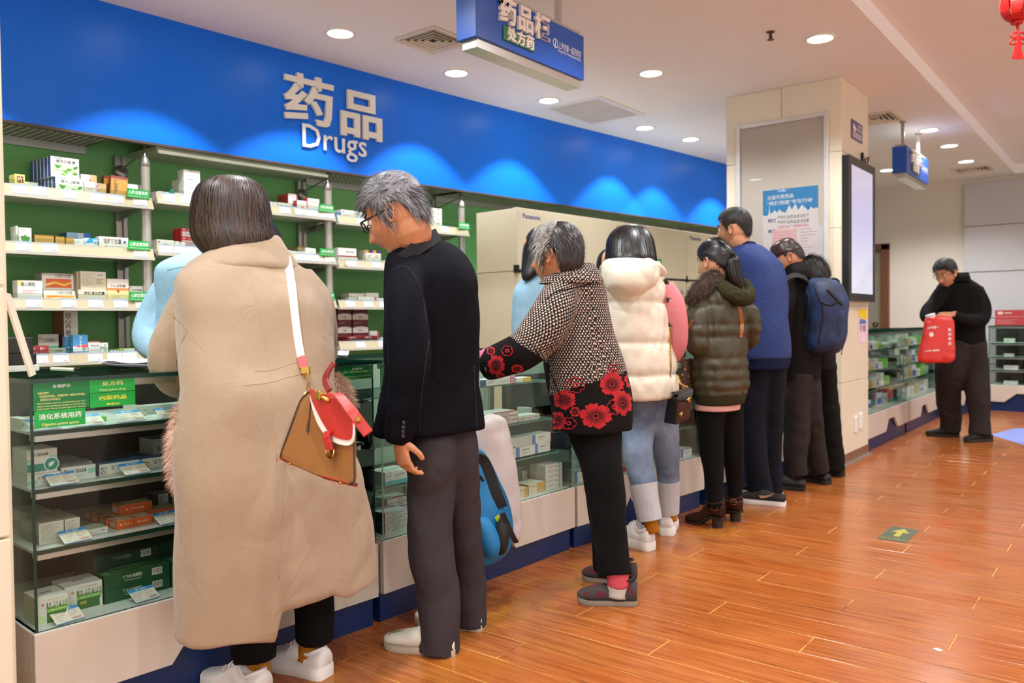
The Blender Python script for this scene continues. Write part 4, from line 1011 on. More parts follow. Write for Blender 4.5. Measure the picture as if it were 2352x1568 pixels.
 'colour3': dict(c='#2f7a86', f=[('r', 0, .6, 1, 1, '#8c2f44'), ('r', 0, 0, 1, .15, '#d8a85a')]),
 'kraftcase': dict(c='#c3a06a', f=[('l', .2, .3, .8, .6, 2, '#8f6f42')]),
 'palegreen': dict(c='#cfd8c6', f=[('r', .1, .2, .5, .5, '#8fb08c'), ('l', .55, .3, .9, .7, 2, '#98a094')]),
}
def put(style, base, rot, size, label, group=None, name='medicine_box', cat='medicine box', tilt=None):
	w, d, h = size
	o = bpy.data.objects.new(name, box_mesh(style, w, d, h)); COL.objects.link(o)
	o.location = base; o.rotation_euler = (tilt[0], tilt[1], rot) if tilt else (0, 0, rot)
	o.data.name = 'medicine_box'
	return tag(o, label, cat, group)

ORD = ['first', 'second', 'third', 'fourth', 'fifth', 'sixth', 'seventh', 'eighth', 'ninth', 'tenth']
def stacklab(what, where, i, nx, j, nz, k, ny):
	q = []
	if nx > 1: q.append({2: ('left', 'right')}.get(nx, ORD)[i] + ('' if nx == 2 else ' from left'))
	if nz > 1: q.append('bottom' if j == 0 else 'top' if j == nz - 1 else 'middle' if nz == 3 else ORD[j] + ' up')
	if ny > 1: q.append('front' if k == 0 else 'rearmost' if k == ny - 1 else ORD[k] + ' row')
	l = ', '.join([what] + ([' '.join(q)] if q else []) + [where])
	return l if len(l.split()) <= 16 else ', '.join([what, where])
ROWN = ['top shelf', 'second shelf', 'third shelf', 'lowest shelf']
BAYS = ['left bay', 'middle bay', 'right bay']
def sh(bay, row, px0, px1, h, style, what, back=.045, d=.09, up=0, nx=1, nz=1, ny=1, dy=None, turn=0.0, tilt=None, gap=.001, lift=0.0, where=None):
	"""row of cartons on a shelf; px0..px1 is where the front sits in the photograph"""
	z = BAYZ[bay][row] - SHELF_B + up
	pyr = 470 + 115 * row
	a = on_shelf(px0, pyr, back); c = on_shelf(px1, pyr, back)
	y0, y1 = a[1], c[1]
	w = (y1 - y0) / nx
	n = nx * nz * ny
	where = where or ('%s, %s' % (ROWN[row], BAYS[bay]))
	lab = '%s, %s' % (what, where)
	grp = None if n == 1 else lab
	for k in range(ny):
		for j in range(nz):
			for i in range(nx):
				lab = stacklab(what, where, i, nx, j, nz, k, ny)
				y = y0 + w * i
				x = fas(y) - back - k * (dy or (d + .004))
				rot = PI / 2 + math.atan2(-(fas(y + .1) - fas(y - .1)), .2) + turn
				jit = (RND.random() - .5) * .008 if n > 1 else 0
				put(style, (x, y + gap, z + h * j + lift), rot + jit, (w - 2 * gap, d, h - gap * .5), lab, grp, tilt=tilt)
# ---- left bay
sh(0, 0, 35, 89, .085, 'greenhill', 'white carton with a green hill at the far left', .16, up=.0)
sh(0, 0, 60, 94, .035, 'greenhill', 'low white carton', .10, .05)
sh(0, 0, 35, 59, .10, 'yellow', 'pale yellow carton with a brown stamp', .03)
sh(0, 0, 62, 121, .025, 'limeflat', 'flat lime green carton', .03, .05)
sh(0, 0, 128, 193, .112, 'herb', 'white herb carton with blue ends, front of the lower tier', .03, .042)
sh(0, 0, 119, 183, .112, 'herb', 'white herb carton with blue ends in the row behind, lower tier', .076, .042, ny=5)
sh(0, 0, 118, 184, .112, 'herb', 'white herb carton with blue ends, front of the upper tier', .05, .042, up=.1125)
sh(0, 0, 110, 176, .112, 'herb', 'white herb carton with blue ends in the row behind, upper tier', .096, .042, up=.1125, ny=5)
sh(0, 0, 194, 245, .10, 'whitered', 'front white carton with a dark red band', .03, .07)
sh(0, 0, 187, 224, .155, 'whitered', 'taller rear white carton with a dark red band', .105, .07)
sh(0, 0, 226, 242, .12, 'gold', 'gold carton half hidden at the back', .19)
sh(0, 0, 240, 264, .158, 'gold', 'upright gold brown carton', .09, .045)
sh(0, 0, 252, 290, .15, 'gold', 'tilted gold brown carton leaning on its neighbour', .03, .045, turn=-.18, tilt=(-.16, .1), lift=.012)
sh(0, 0, 288, 326, .125, 'plainred', 'white carton with a red line behind the green sign', .08)
sh(0, 1, 38, 43, .125, 'ginkgo', 'white carton with a green leaf cut off by the pillar', .03)
sh(0, 1, 44, 74, .118, 'ginkgo', 'upright white carton with one green leaf', .03, .06)
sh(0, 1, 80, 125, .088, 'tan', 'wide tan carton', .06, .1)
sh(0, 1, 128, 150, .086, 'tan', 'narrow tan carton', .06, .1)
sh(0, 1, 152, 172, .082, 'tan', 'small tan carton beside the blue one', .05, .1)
sh(0, 1, 154, 210, .125, 'bluepian', 'rear blue and pale carton', .17, .12)
sh(0, 1, 172, 194, .075, 'pale', 'pale blue carton', .03, .06)
sh(0, 1, 195, 226, .085, 'bluewhite', 'white carton with a blue corner', .025, .05)
sh(0, 1, 228, 296, .10, 'zhen', 'large white carton lettered 镇脑宁胶囊', .03, .06)
sh(0, 1, 297, 340, .085, 'plain2', 'white carton with grey letters behind the green sign', .09)
sh(0, 2, 41, 100, .05, 'wenxin2', 'lower white carton with a blue line', .03, .08)
sh(0, 2, 41, 99, .085, 'wenxin', 'upper white carton lettered 稳心颗粒', .03, .08, up=.0505)
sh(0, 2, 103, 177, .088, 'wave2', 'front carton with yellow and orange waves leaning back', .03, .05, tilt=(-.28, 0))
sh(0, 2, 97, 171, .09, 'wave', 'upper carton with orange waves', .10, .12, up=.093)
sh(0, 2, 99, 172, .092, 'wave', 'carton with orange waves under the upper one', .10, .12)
sh(0, 2, 180, 247, .092, 'naohong', 'cream carton lettered 脑红清血胶囊', .03, .10)
sh(0, 2, 186, 245, .104, 'beige', 'front beige carton with a bar code, upper tier', .04, .03, up=.0925)
sh(0, 2, 178, 238, .104, 'beige', 'beige carton in the stack behind, upper tier', .073, .03, up=.0925, ny=2)
sh(0, 2, 247, 297, .158, 'ningxin', 'tall carton in white, orange and pale yellow', .03, .06)
sh(0, 2, 299, 340, .06, 'plain2', 'low white carton behind the green sign', .05, .1)
sh(0, 2, 298, 340, .06, 'plant', 'white carton with a green plant', .05, .1, up=.0605)
sh(0, 3, 67, 90, .085, 'redbox', 'left dull red carton', .03, .05)
sh(0, 3, 90, 113, .085, 'redbox', 'right dull red carton', .03, .05)
sh(0, 3, 113, 157, .03, 'green', 'flat bright green carton', .03, .05)
sh(0, 3, 112, 152, .068, 'danshen', 'front grey and green carton', .085, .07)
sh(0, 3, 88, 136, .145, 'danshen', 'rear grey and green carton with a dark green end', .16, .14)
sh(0, 3, 148, 181, .275, 'tallred', 'tall carton with a brown side, red and blue print', .13, .19)
sh(0, 3, 150, 168, .13, 'blueedge', 'blue carton behind the one lettered XST', .09, .04)
sh(0, 3, 168, 203, .14, 'xst', 'blue, red and white carton lettered XST', .03, .05)
sh(0, 3, 203, 231, .10, 'redtop', 'white carton with a red top edge', .03, .06)
sh(0, 3, 231, 249, .092, 'vwhite', 'narrow white carton with upright lettering', .03, .06)
sh(0, 3, 252, 275, .05, 'limeseries', 'lime edged carton in a row', .05, .06, nx=3)
sh(0, 3, 275, 310, .055, 'limeseries', 'long white and lime carton', .04, .06)
# ---- middle bay
sh(1, 0, 362, 376, .055, 'whitea', 'first small white carton by the post', .03)
sh(1, 0, 377, 391, .053, 'whitea', 'second small white carton by the post', .03)
sh(1, 0, 401, 422, .056, 'whitea', 'white carton beside the teal bottle', .03)
sh(1, 0, 423, 461, .053, 'white', 'front white carton of the tallest stack', .06, .08, nz=4)
sh(1, 0, 407, 430, .053, 'white', 'white carton in the second stack', .16, .07, nz=3, up=.0)
sh(1, 0, 396, 416, .053, 'white', 'white carton in the rear low stack', .25, .07, nz=2, up=.0)
sh(1, 0, 438, 462, .03, 'orangetop', 'flat cream carton with an orange mark', .022, .03)
sh(1, 0, 572, 591, .14, 'white', 'white carton right of the brown hair', .1)
sh(1, 0, 596, 603, .06, 'whitea', 'thin white carton', .06)
sh(1, 0, 605, 637, .07, 'lilacline', 'wide white carton with lilac print', .05)
sh(1, 0, 638, 664, .07, 'shield', 'white carton with two green shields', .04)
sh(1, 0, 665, 680, .05, 'purple', 'pale purple carton', .025)
sh(1, 0, 662, 684, .05, 'redend', 'white carton with red ends in a stack', .10, .14, nz=3)
sh(1, 0, 682, 707, .10, 'orangeleaf', 'upright white carton with an orange leaf', .04, .05)
sh(1, 0, 706, 734, .125, 'talllav', 'tall white carton with a red side', .05, .05)
sh(1, 0, 733, 756, .088, 'plain2', 'white leaning carton near the post', .04, .03, turn=-.1, tilt=(-.1, .08), lift=.006)
sh(1, 1, 361, 400, .072, 'pinkline', 'wide white carton with a pink foot', .03)
sh(1, 1, 401, 413, .068, 'smallred', 'left narrow white carton with a red foot', .03)
sh(1, 1, 414, 426, .066, 'smallred', 'right narrow white carton with a red foot', .03)
sh(1, 1, 427, 465, .03, 'redflat', 'low red carton', .03)
sh(1, 1, 416, 452, .055, 'redwhite', 'red and white carton in the stack behind', .13, .05, nz=3, ny=2)
sh(1, 1, 629, 646, .055, 'orangetop', 'cream carton with an orange mark on the row behind', .12, up=.03)
sh(1, 1, 636, 651, .085, 'redtop', 'narrow tall white carton at the back', .17, up=.03)
sh(1, 1, 636, 668, .06, 'pinkfoot', 'white carton with a pink foot right of the hair', .03, nx=1)
sh(1, 1, 668, 694, .055, 'lilacline', 'white carton with a lilac foot', .03)
sh(1, 1, 684, 706, .10, 'olive', 'olive sided carton at the back', .14, .14)
sh(1, 1, 695, 706, .06, 'whitea', 'small white carton by the yellow one', .04)
sh(1, 1, 705, 727, .085, 'yellowfoot', 'white carton with a bright yellow foot, leaning', .035, .02, tilt=(-.18, .06), lift=.004)
sh(1, 1, 735, 757, .07, 'yelrim', 'pale carton with a yellow rim', .08, .08, nx=1)
sh(1, 2, 700, 752, .08, 'whitea', 'white carton half hidden by the coat sleeve', .05)
sh(1, 3, 600, 740, .08, 'whitea', 'white carton', .05, nx=4)
# ---- right bay
sh(2, 0, 772, 783, .06, 'blueedge', 'thin blue carton by the post', .03)
sh(2, 0, 783, 812, .088, 'xing', 'left white carton with a blue emblem', .03)
sh(2, 0, 812, 838, .086, 'xing', 'right white carton with a blue emblem', .03)
sh(2, 0, 968, 1015, .0385, 'gridwhite', 'flat white carton in the tall double stack', .08, .1, nx=2, nz=5)
sh(2, 1, 777, 822, .062, 'redstripe0', 'lower white carton with grey letters', .03)
sh(2, 1, 777, 819, .064, 'redstripe', 'upper white carton with a dark red stripe', .03, up=.0625)
sh(2, 1, 822, 837, .07, 'orangedark', 'dark carton with an orange top at the back', .15)
sh(2, 1, 840, 857, .125, 'tallpurple', 'left tall carton with orange and purple top', .04)
sh(2, 1, 857, 875, .125, 'tallpurple', 'right tall carton with orange and purple top', .04)
sh(2, 1, 882, 912, .055, 'paleteal', 'pale teal carton', .03)
sh(2, 2, 841, 870, .10, 'series', 'front grey white carton of the rear row', .09, .1)
sh(2, 2, 802, 838, .095, 'series', 'grey white carton in the rear row', .11, .1, nx=5)
sh(2, 2, 801, 820, .063, 'series', 'white carton in the front row', .03, nx=3)
sh(2, 2, 820, 834, .068, 'bluestripe', 'white carton with a blue stripe', .03)
sh(2, 2, 834, 864, .068, 'pinkcorner', 'white carton with a pink corner', .03)
sh(2, 2, 866, 893, .06, 'redstripe0', 'white carton beside the navy sleeve', .03)
sh(2, 3, 777, 809, .098, 'maroon', 'maroon and white carton in the left stack', .11, .08, nz=3)
sh(2, 3, 811, 847, .098, 'maroon', 'maroon and white carton in the right stack', .11, .08, nz=3)
sh(2, 3, 798, 833, .075, 'maroon2', 'left red topped carton in front of the stacks', .03)
sh(2, 3, 834, 868, .075, 'maroon2', 'right red topped carton in front of the stacks', .03)
sh(2, 3, 850, 871, .11, 'redside', 'pale carton with a red side', .10)
sh(2, 3, 876, 905, .06, 'smallred', 'white carton with a red foot by the navy jacket', .03)

# ---- teal bottle on the middle bay's top shelf
a = on_shelf(395, 470, .05)
b = M(); b.lathe([(0, 0), (.014, 0), (.015, .004), (.015, .045), (.011, .05), (.012, .052), (.012, .075), (0, .076)], (a[0], a[1], BAYZ[1][0] - SHELF_B), 18)
tag(b.build('bottle', mat('teal_bottle', '#2c9a86', .25), org=(a[0], a[1], BAYZ[1][0] - SHELF_B), smooth=True, auto=40), 'small teal bottle between white cartons on the top shelf of the middle bay', 'bottle')
# ---- round white clip-on disc on a rail
a = on_shelf(799, 600, -.02)
b = M(); b.lathe([(0, 0), (.022, 0), (.024, .003), (.022, .008), (.012, .009), (0, .009)], (0, 0, 0), 24, axis='x')
b.v = [(a[0] + x, a[1] + y, 1.578 + z) for x, y, z in b.v]
tag(b.build('rail_disc', M_WHITEP, org=(a[0], a[1], 1.578), smooth=True, auto=40), 'round white disc clipped to the second shelf rail of the right bay', 'disc')

# ------------------------------------------------------------------ price cards
M_PAPER = mat('card_paper', '#ece6d6', .5, var=.02)
M_CBLUE = mat('card_blue', '#2a93d6', .45, var=.03)
M_CGREY = mat('card_print', '#b6ae9e', .6)
M_CRED = mat('card_print_red', '#d9a39a', .6)
M_CWHITE = mat('card_white', '#f2f2ee', .5)
def card_mesh():
	"""price card standing in the x-z plane, front towards -y, origin at the bottom middle; 1 x .72"""
	m = M()
	m.box((-.5, 0, 0), (.5, .012, .72), 0)
	q = lambda u0, v0, u1, v1, i, e=.004: m.add([(u0, -e, v0), (u1, -e, v0), (u1, -e, v1), (u0, -e, v1)], [(0, 1, 2, 3)], i)
	q(-.5, .57, .5, .72, 1); q(-.5, 0, .5, .035, 1)
	m.text('第一医药', .11, lambda u, v, w: (u, -.007, .61 + v), 4)
	for k, (v, l, r) in enumerate(((.47, .42, .3), (.36, .36, .34), (.26, .3, .2), (.13, .22, .36))):
		q(-.44, v, -.44 + l, v + .03, 2); q(.06, v + .012, .06 + r, v + .045, 2 if k != 2 else 3)
	q(.1, .08, .42, .17, 3)
	me = bpy.data.meshes.new('price_card'); me.from_pydata(m.v, [], m.f)
	for x in (M_PAPER, M_CBLUE, M_CGREY, M_CRED, M_CWHITE): me.materials.append(x)
	me.polygons.foreach_set('material_index', m.mi)
	return me
CARD = card_mesh()
def card(loc, rot, s, label, group=None):
	o = bpy.data.objects.new('price_card', CARD); COL.objects.link(o)
	o.location = loc; o.rotation_euler = rot; o.scale = (s, s, s)
	return tag(o, label, 'price card', group)
CARDS = {(0, 0): (47, 92, 160, 226, 267, 322), (0, 1): (55, 115, 323), (0, 2): (78, 158, 220, 278, 327), (0, 3): (92, 140, 219, 263, 298),
		 (1, 0): (388, 431, 611, 655, 689, 713, 736, 757), (1, 1): (382, 415, 444, 707, 730, 757, 690), (1, 2): (745,), (1, 3): (700, 745),
		 (2, 0): (829, 1022), (2, 1): (810, 865, 905), (2, 2): (806, 846, 882), (2, 3): (829, 880)}
for (bi, ri), pxs in CARDS.items():
	for k, px in enumerate(pxs):
		a = on_shelf(px, 470 + 115 * ri, -.014)
		y = a[1]
		rot = PI / 2 + math.atan2(-(fas(y + .1) - fas(y - .1)), .2)
		lab = '%s price card from the left on the %s rail, %s' % (ORD[sorted(pxs).index(px)], ROWN[ri], BAYS[bi])
		card((fas(y) + .0215, y, BAYZ[bi][ri] - .047), (-.34, 0, rot), .078, lab, None if len(pxs) == 1 else 'price cards, %s of the %s' % (ROWN[ri], BAYS[bi]))

# ------------------------------------------------------------------ green notices
M_SG = mat('notice_green', '#14a543', .28, var=.05, vs=5)
M_SGD = mat('notice_dark_green', '#0f7a3c', .3, var=.08, vs=4)
M_SY = mat('notice_yellow_print', '#e9e79a', .45)
M_SYB = mat('notice_bright_yellow', '#eef04c', .45)
M_SW = mat('notice_white_print', '#eaf3ea', .45)
def shelf_sign(bi, ri, px0, px1, zlo, zhi, label, txt='心脑血管用药', sub='Cardiovascular system agents'):
	a = on_shelf(px0, 470 + 115 * ri, -.012); c = on_shelf(px1, 470 + 115 * ri, -.012)
	y0, y1 = a[1], c[1]; z0 = BAYZ[bi][ri] - .006 + zlo; z1 = z0 + zhi
	x = fas((y0 + y1) / 2) + .012
	t = thing('shelf_sign', label, 'sign', (x, (y0 + y1) / 2, z0))
	F = lambda u, v, w: (x + w + .02 * (z1 - v), u, v)
	b = M(); b.prism([(y0, z0), (y1, z0), (y1 - .004, z1), (y0 + .002, z1)], .003, F); b.build('plate', M_SG, t)
	L = y1 - y0; H = z1 - z0
	b = M(); b.text(txt, H * .46, lambda u, v, w: F((y0 + y1) / 2 + u, z0 + H * .45 + v, .0036), 0, 0, 'C', .015, wid=L * .84)
	b.text(sub, H * .2, lambda u, v, w: F((y0 + y1) / 2 + u, z0 + H * .14 + v, .0036), 0, 0, 'C', .0, wid=L * .9); b.build('print', M_SW, t)
for bi, ri, p0, p1, lab in ((0, 0, 290, 344, 'green shelf sign at the right end of the top shelf in the left bay'), (0, 1, 293, 346, 'green shelf sign at the right end of the second shelf in the left bay'),
							(0, 2, 296, 349, 'green shelf sign half behind the blue sleeve, third shelf of the left bay'), (1, 0, 730, 768, 'green shelf sign at the right end of the top shelf in the middle bay'),
							(1, 1, 733, 770, 'green shelf sign at the right end of the second shelf in the middle bay'), (1, 2, 738, 770, 'green shelf sign mostly behind the beige coat, third shelf of the middle bay'),
							(2, 0, 1051, 1079, 'green shelf sign with yellow letters beside the refrigerator'), (2, 1, 1052, 1080, 'green shelf sign peeping out behind the navy jacket')):
	shelf_sign(bi, ri, p0, p1, 0.0, .052, lab, *(('糖尿病用药', 'Diabetes agents') if bi == 2 else ()))

def notice(ci, px0, px1, z0, z1, label, lines, mt, tilt=0.0, dz=0.0):
	"""printed sheet stuck on a counter's front glass"""
	p, q = CT[ci]; a, n, L = frame(p, q)
	A = on_line(px0, 900, p, q); B = on_line(px1, 900, p, q)
	s0 = (Vector((A[0], A[1], 0)) - Vector((p[0], p[1], 0))).dot(a); s1 = (Vector((B[0], B[1], 0)) - Vector((p[0], p[1], 0))).dot(a)
	P = lambda u, v, w: (p[0] + a.x * u + n.x * w, p[1] + a.y * u + n.y * w, v + (u - s0) * tilt)
	t = thing('notice', label, 'notice', P((s0 + s1) / 2, z0, 0))
	b = M(); b.prism([(s0, z0), (s1, z0), (s1, z1), (s0, z1)], .002 + dz, lambda u, v, w: P(u, v, w - .007)); b.build('plate', mt, t)
	Wd, H = s1 - s0, z1 - z0
	for txt, u, v, h, m_, wd in lines:
		b = M(); b.text(txt, h * H, lambda x, y, w: P(s0 + u * Wd + x, z0 + (v - h * .38) * H + y, -.0044 + dz), 0, 0, 'C', .012, None if wd is None else wd * Wd); b.build('print', m_, t)
notice(0, 77, 206, .923, .998, 'dark green notice headed 友情提示 on the nearest counter glass', [('友情提示', .5, .85, .13, M_SW, .32), ('亲爱的顾客:', .18, .62, .09, M_SY, .2), ('药品是特殊商品，非质量问题一经售出不得退换。', .52, .5, .09, M_SY, .82), ('谢谢您的支持和配合！', .3, .38, .09, M_SY, .36), ('Dear Customer, drugs are a special product, they aren\'t', .5, .25, .07, M_SY, .86), ('subject to any returning and changing once sold out unless', .5, .15, .07, M_SY, .86), ('quality problem. Thank you for your support and cooperation.', .5, .05, .07, M_SY, .88)], M_SGD)
notice(0, 207, 312, .961, .9985, 'bright green notice reading 处方药 Prescription drug at the top of the counter glass', [('处方药', .5, .66, .34, M_SY, .46), ('Prescription drug', .5, .2, .22, M_SY, .56)], M_SG)
notice(0, 208, 312, .919, .9595, 'bright green notice reading 内服药品 Medicine below the prescription notice', [('内服药品', .5, .64, .34, M_SYB, .6), ('Medicine', .5, .2, .22, M_SYB, .28)], M_SG)
notice(0, 79, 196, .875, .922, 'bright green notice reading 消化系统用药 at the lower left of the counter glass', [('消化系统用药', .5, .64, .36, M_SW, .84), ('Digestive system agents', .5, .2, .22, M_SY, .72)], M_SG, dz=.001)
notice(0, 786, 859, .945, .993, 'green notice headed 友情提示 right of the tan handbag', [('友情提示', .5, .8, .18, M_SW, .34), ('处方药，凭医生处方购买使用，谢谢配合！', .46, .58, .12, M_SY, .78), ('Prescription drugs are purchased in accordance with', .5, .24, .09, M_SY, .84), ('physician\'s prescription', .3, .12, .09, M_SY, .42)], M_SGD)
notice(1, 878, 945, .90, .993, 'green notice half hidden by the navy jacket', [('友情提示', .5, .84, .12, M_SW, .4), ('本柜药品属于特殊商品', .42, .66, .07, M_SY, .7), ('非质量问题不得退换', .42, .56, .07, M_SY, .62), ('Dear Customer', .3, .36, .06, M_SY, .4), ('Thank you for your support', .45, .26, .06, M_SY, .7)], M_SGD)

# ------------------------------------------------------------------ goods inside the glass counters
CNAME = ['nearest counter', 'second counter', 'third counter', 'fourth counter']
def ct(ci, z, px0, px1, py, h, style, what, back=.10, d=.12, up=0, nx=1, nz=1, ny=1, tilt=None, turn=0, where=None, lvl=None):
	p, q = CT[ci]; a, n, L = frame(p, q)
	A = on_line(px0, py, p, q, back); B = on_line(px1, py, p, q, back)
	sA = (A[0] - p[0]) * a.x + (A[1] - p[1]) * a.y; sB = (B[0] - p[0]) * a.x + (B[1] - p[1]) * a.y
	if sA < .022: A = A + np.array(a) * (.022 - sA); sA = .022
	sB = min(sB, L - .022); w = (sB - sA) / nx
	rot = math.atan2(a.y, a.x) + turn
	lvl = lvl or {.86: 'upper shelf', .855: 'upper shelf', .70: 'middle shelf', .665: 'middle shelf', .53: 'lower shelf', .50: 'lower shelf', .318: 'floor'}[z]
	lab = '%s, %s, %s' % (what, lvl, CNAME[ci]) if where is None else '%s %s' % (what, where)
	cnt = nx * nz * ny; lab0 = lab
	for k in range(ny):
		for j in range(nz):
			for i in range(nx):
				s = w * i + .001
				if cnt > 1 and where is None: lab = stacklab(what, '%s, %s' % (lvl, CNAME[ci]), i, nx, j, nz, k, ny)
				x = A[0] + a.x * s - n.x * (d + .002) * k; y = A[1] + a.y * s - n.y * (d + .002) * k
				jit = (RND.random() - .5) * .008 if cnt > 1 else 0
				put(style, (x, y, z + up + .0006 + h * j), rot + jit, (w - .002, d, h - .0006), lab, None if cnt == 1 else lab0, tilt=tilt)
# nearest counter
ct(0, .86, 312, 337, 920, .030, 'smallprint', 'white carton behind the medicine notice', .22, .10)
ct(0, .86, 338, 437, 925, .028, 'grey2', 'long white carton with a red end and bar code', .24, .06)
ct(0, .86, 40, 70, 940, .03, 'grey2', 'white carton at the far left end', .14, .1)
ct(0, .86, 200, 245, 940, .014, 'limeflat', 'flat green and purple carton', .16, .08)
ct(0, .70, 50, 139, 1080, .036, 'liverflat', 'lower white and teal carton', .10, .12)
ct(0, .70, 44, 132, 1040, .068, 'liver', 'upper white and teal carton with a liver emblem', .10, .12, up=.0365)
ct(0, .70, 139, 220, 1070, .042, 'liverflat', 'front low white and teal carton', .11, .06)
ct(0, .70, 132, 212, 1070, .042, 'liverflat', 'rear low white and teal carton', .174, .06, ny=3)
ct(0, .70, 227, 322, 1060, .034, 'dangfei', 'left white carton lettered 当飞利肝宁胶囊', .13, .05)
ct(0, .70, 324, 420, 1060, .034, 'dangfei', 'right white carton lettered 当飞利肝宁胶囊', .13, .05)
ct(0, .70, 262, 340, 1050, .034, 'darkblue', 'dark blue carton behind the lettered ones', .20, .05, nx=1, ny=4)
ct(0, .70, 350, 430, 1030, .07, 'greycarton', 'grey carton in the shadow at the back', .28, .1)
ct(0, .53, 88, 147, 1200, .062, 'print', 'front left cream carton with fine print', .11, .16)
ct(0, .53, 148, 184, 1200, .062, 'print', 'front right cream carton with fine print', .11, .16)
ct(0, .53, 62, 120, 1200, .062, 'print', 'rear cream carton with fine print', .275, .14)
ct(0, .53, 186, 248, 1210, .018, 'smallprint', 'flat white carton', .115, .07)
ct(0, .53, 266, 350, 1195, .026, 'orange', 'front row orange ended carton', .12, .055, nx=2)
ct(0, .53, 243, 410, 1190, .026, 'orange', 'second row orange ended carton', .178, .055, nx=2)
ct(0, .53, 225, 392, 1190, .026, 'orange', 'third row orange ended carton', .236, .055, nx=2, ny=2)
ct(0, .53, 272, 350, 1160, .03, 'orange', 'single orange carton lying on top of the others', .19, .055, up=.0265)
ct(0, .53, 355, 450, 1160, .03, 'greyblack', 'grey carton with black ends', .25, .06, nx=3, nz=2)
ct(0, .318, 70, 157, 1400, .078, 'tianma', 'left white and green carton lettered 天麻钩藤颗粒', .055, .10)
ct(0, .318, 148, 236, 1380, .078, 'tianma', 'right white and green carton lettered 天麻钩藤颗粒', .10, .10)
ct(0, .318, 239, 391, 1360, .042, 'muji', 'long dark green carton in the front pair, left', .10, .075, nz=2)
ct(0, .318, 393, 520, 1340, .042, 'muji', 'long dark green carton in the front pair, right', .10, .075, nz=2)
ct(0, .318, 215, 365, 1330, .042, 'mujishade', 'dark green carton in the shaded rows behind, left', .18, .075, nz=3, ny=2)
ct(0, .318, 367, 510, 1330, .042, 'mujishade', 'dark green carton in the shaded rows behind, right', .18, .075, nz=3, ny=2)
ct(0, .86, 795, 862, 905, .036, 'navyend', 'white and navy carton right of the handbag', .16, .07, nx=2)
ct(0, .86, 800, 855, 905, .036, 'navyend', 'white and navy carton behind, right of the handbag', .26, .07)
ct(0, .70, 818, 850, 1010, .03, 'lime', 'lime green carton beside the handbag', .12, .06)
ct(0, .70, 800, 832, 1010, .03, 'grey2', 'white carton in two tiers beside the handbag', .16, .06, nz=2)
ct(0, .53, 822, 862, 1100, .055, 'whitegreen', 'white carton with a teal foot behind the right notice', .14, .1)
ct(0, .318, 822, 832, 1230, .08, 'palegreen', 'pale green carton beside the coat hem', .1, .06)
ct(0, .318, 836, 862, 1230, .02, 'stackbw', 'flat black ended carton in the corner stack', .12, .1, nz=5)
# second counter
ct(1, .50, 884, 898, 1100, .055, 'whitegreen', 'left white carton with a teal foot', .10, .1)
ct(1, .50, 898, 945, 1095, .055, 'whitegreen', 'right white carton with a teal foot', .10, .1)
ct(1, .318, 884, 936, 1200, .021, 'stackbw', 'flat black ended carton in the stack behind the grey trousers', .07, .1, nz=4)
ct(1, .318, 890, 940, 1180, .02, 'reddash', 'flat white carton behind the stack', .2, .1, nz=5)
ct(1, .855, 1085, 1103, 885, .042, 'whitea', 'white carton beside the navy jacket', .13, .06)
ct(1, .855, 1106, 1144, 880, .03, 'navyend', 'white carton with a navy end under the red cuff', .13, .07)
ct(1, .855, 1145, 1184, 880, .026, 'magenta', 'white carton with a magenta end', .13, .07, nz=2)
ct(1, .855, 1186, 1220, 880, .022, 'yelbox', 'yellow and white carton', .14, .06)
ct(1, .665, 1112, 1190, 960, .02, 'reddash', 'flat white carton with a red line', .12, .12, nz=3)
ct(1, .665, 1191, 1240, 960, .027, 'grey2', 'flat white carton with two bar codes', .12, .08)
ct(1, .665, 1215, 1262, 900, .02, 'thin', 'pale carton at the far end', .25, .08, nz=2, nx=2)
ct(1, .50, 1170, 1185, 1040, .055, 'bluecorner', 'white carton with a blue corner', .10, .06)
ct(1, .50, 1186, 1229, 1035, .048, 'blueend', 'lower left white carton with a blue end', .10, .07)
ct(1, .50, 1230, 1264, 1030, .048, 'blueend', 'lower right white carton with a blue end', .10, .07)
ct(1, .50, 1223, 1265, 1000, .046, 'blueend', 'upper white carton with a blue end', .10, .07, up=.0485)
ct(1, .50, 1168, 1222, 1000, .046, 'thin', 'thin pale carton standing in the upper row', .10, .07, up=.0485, nx=8)
ct(1, .50, 1150, 1168, 1020, .05, 'thin', 'thin pale carton by the plastic bag', .10, .07, nx=2)
ct(1, .318, 1195, 1213, 1130, .045, 'kraft', 'left kraft coloured carton', .05, .1)
ct(1, .318, 1214, 1252, 1125, .05, 'kraft', 'right kraft coloured carton', .06, .1)
ct(1, .318, 1253, 1285, 1110, .024, 'redbar', 'flat carton with a red bar in the left stack', .07, .1, nz=5)
ct(1, .318, 1287, 1317, 1110, .024, 'redbar', 'flat carton with a red bar in the right stack', .06, .1, nz=5)
ct(1, .318, 1200, 1290, 1090, .022, 'redbar', 'flat carton with a red bar in the dim rear rows', .19, .1, nx=3, nz=4)
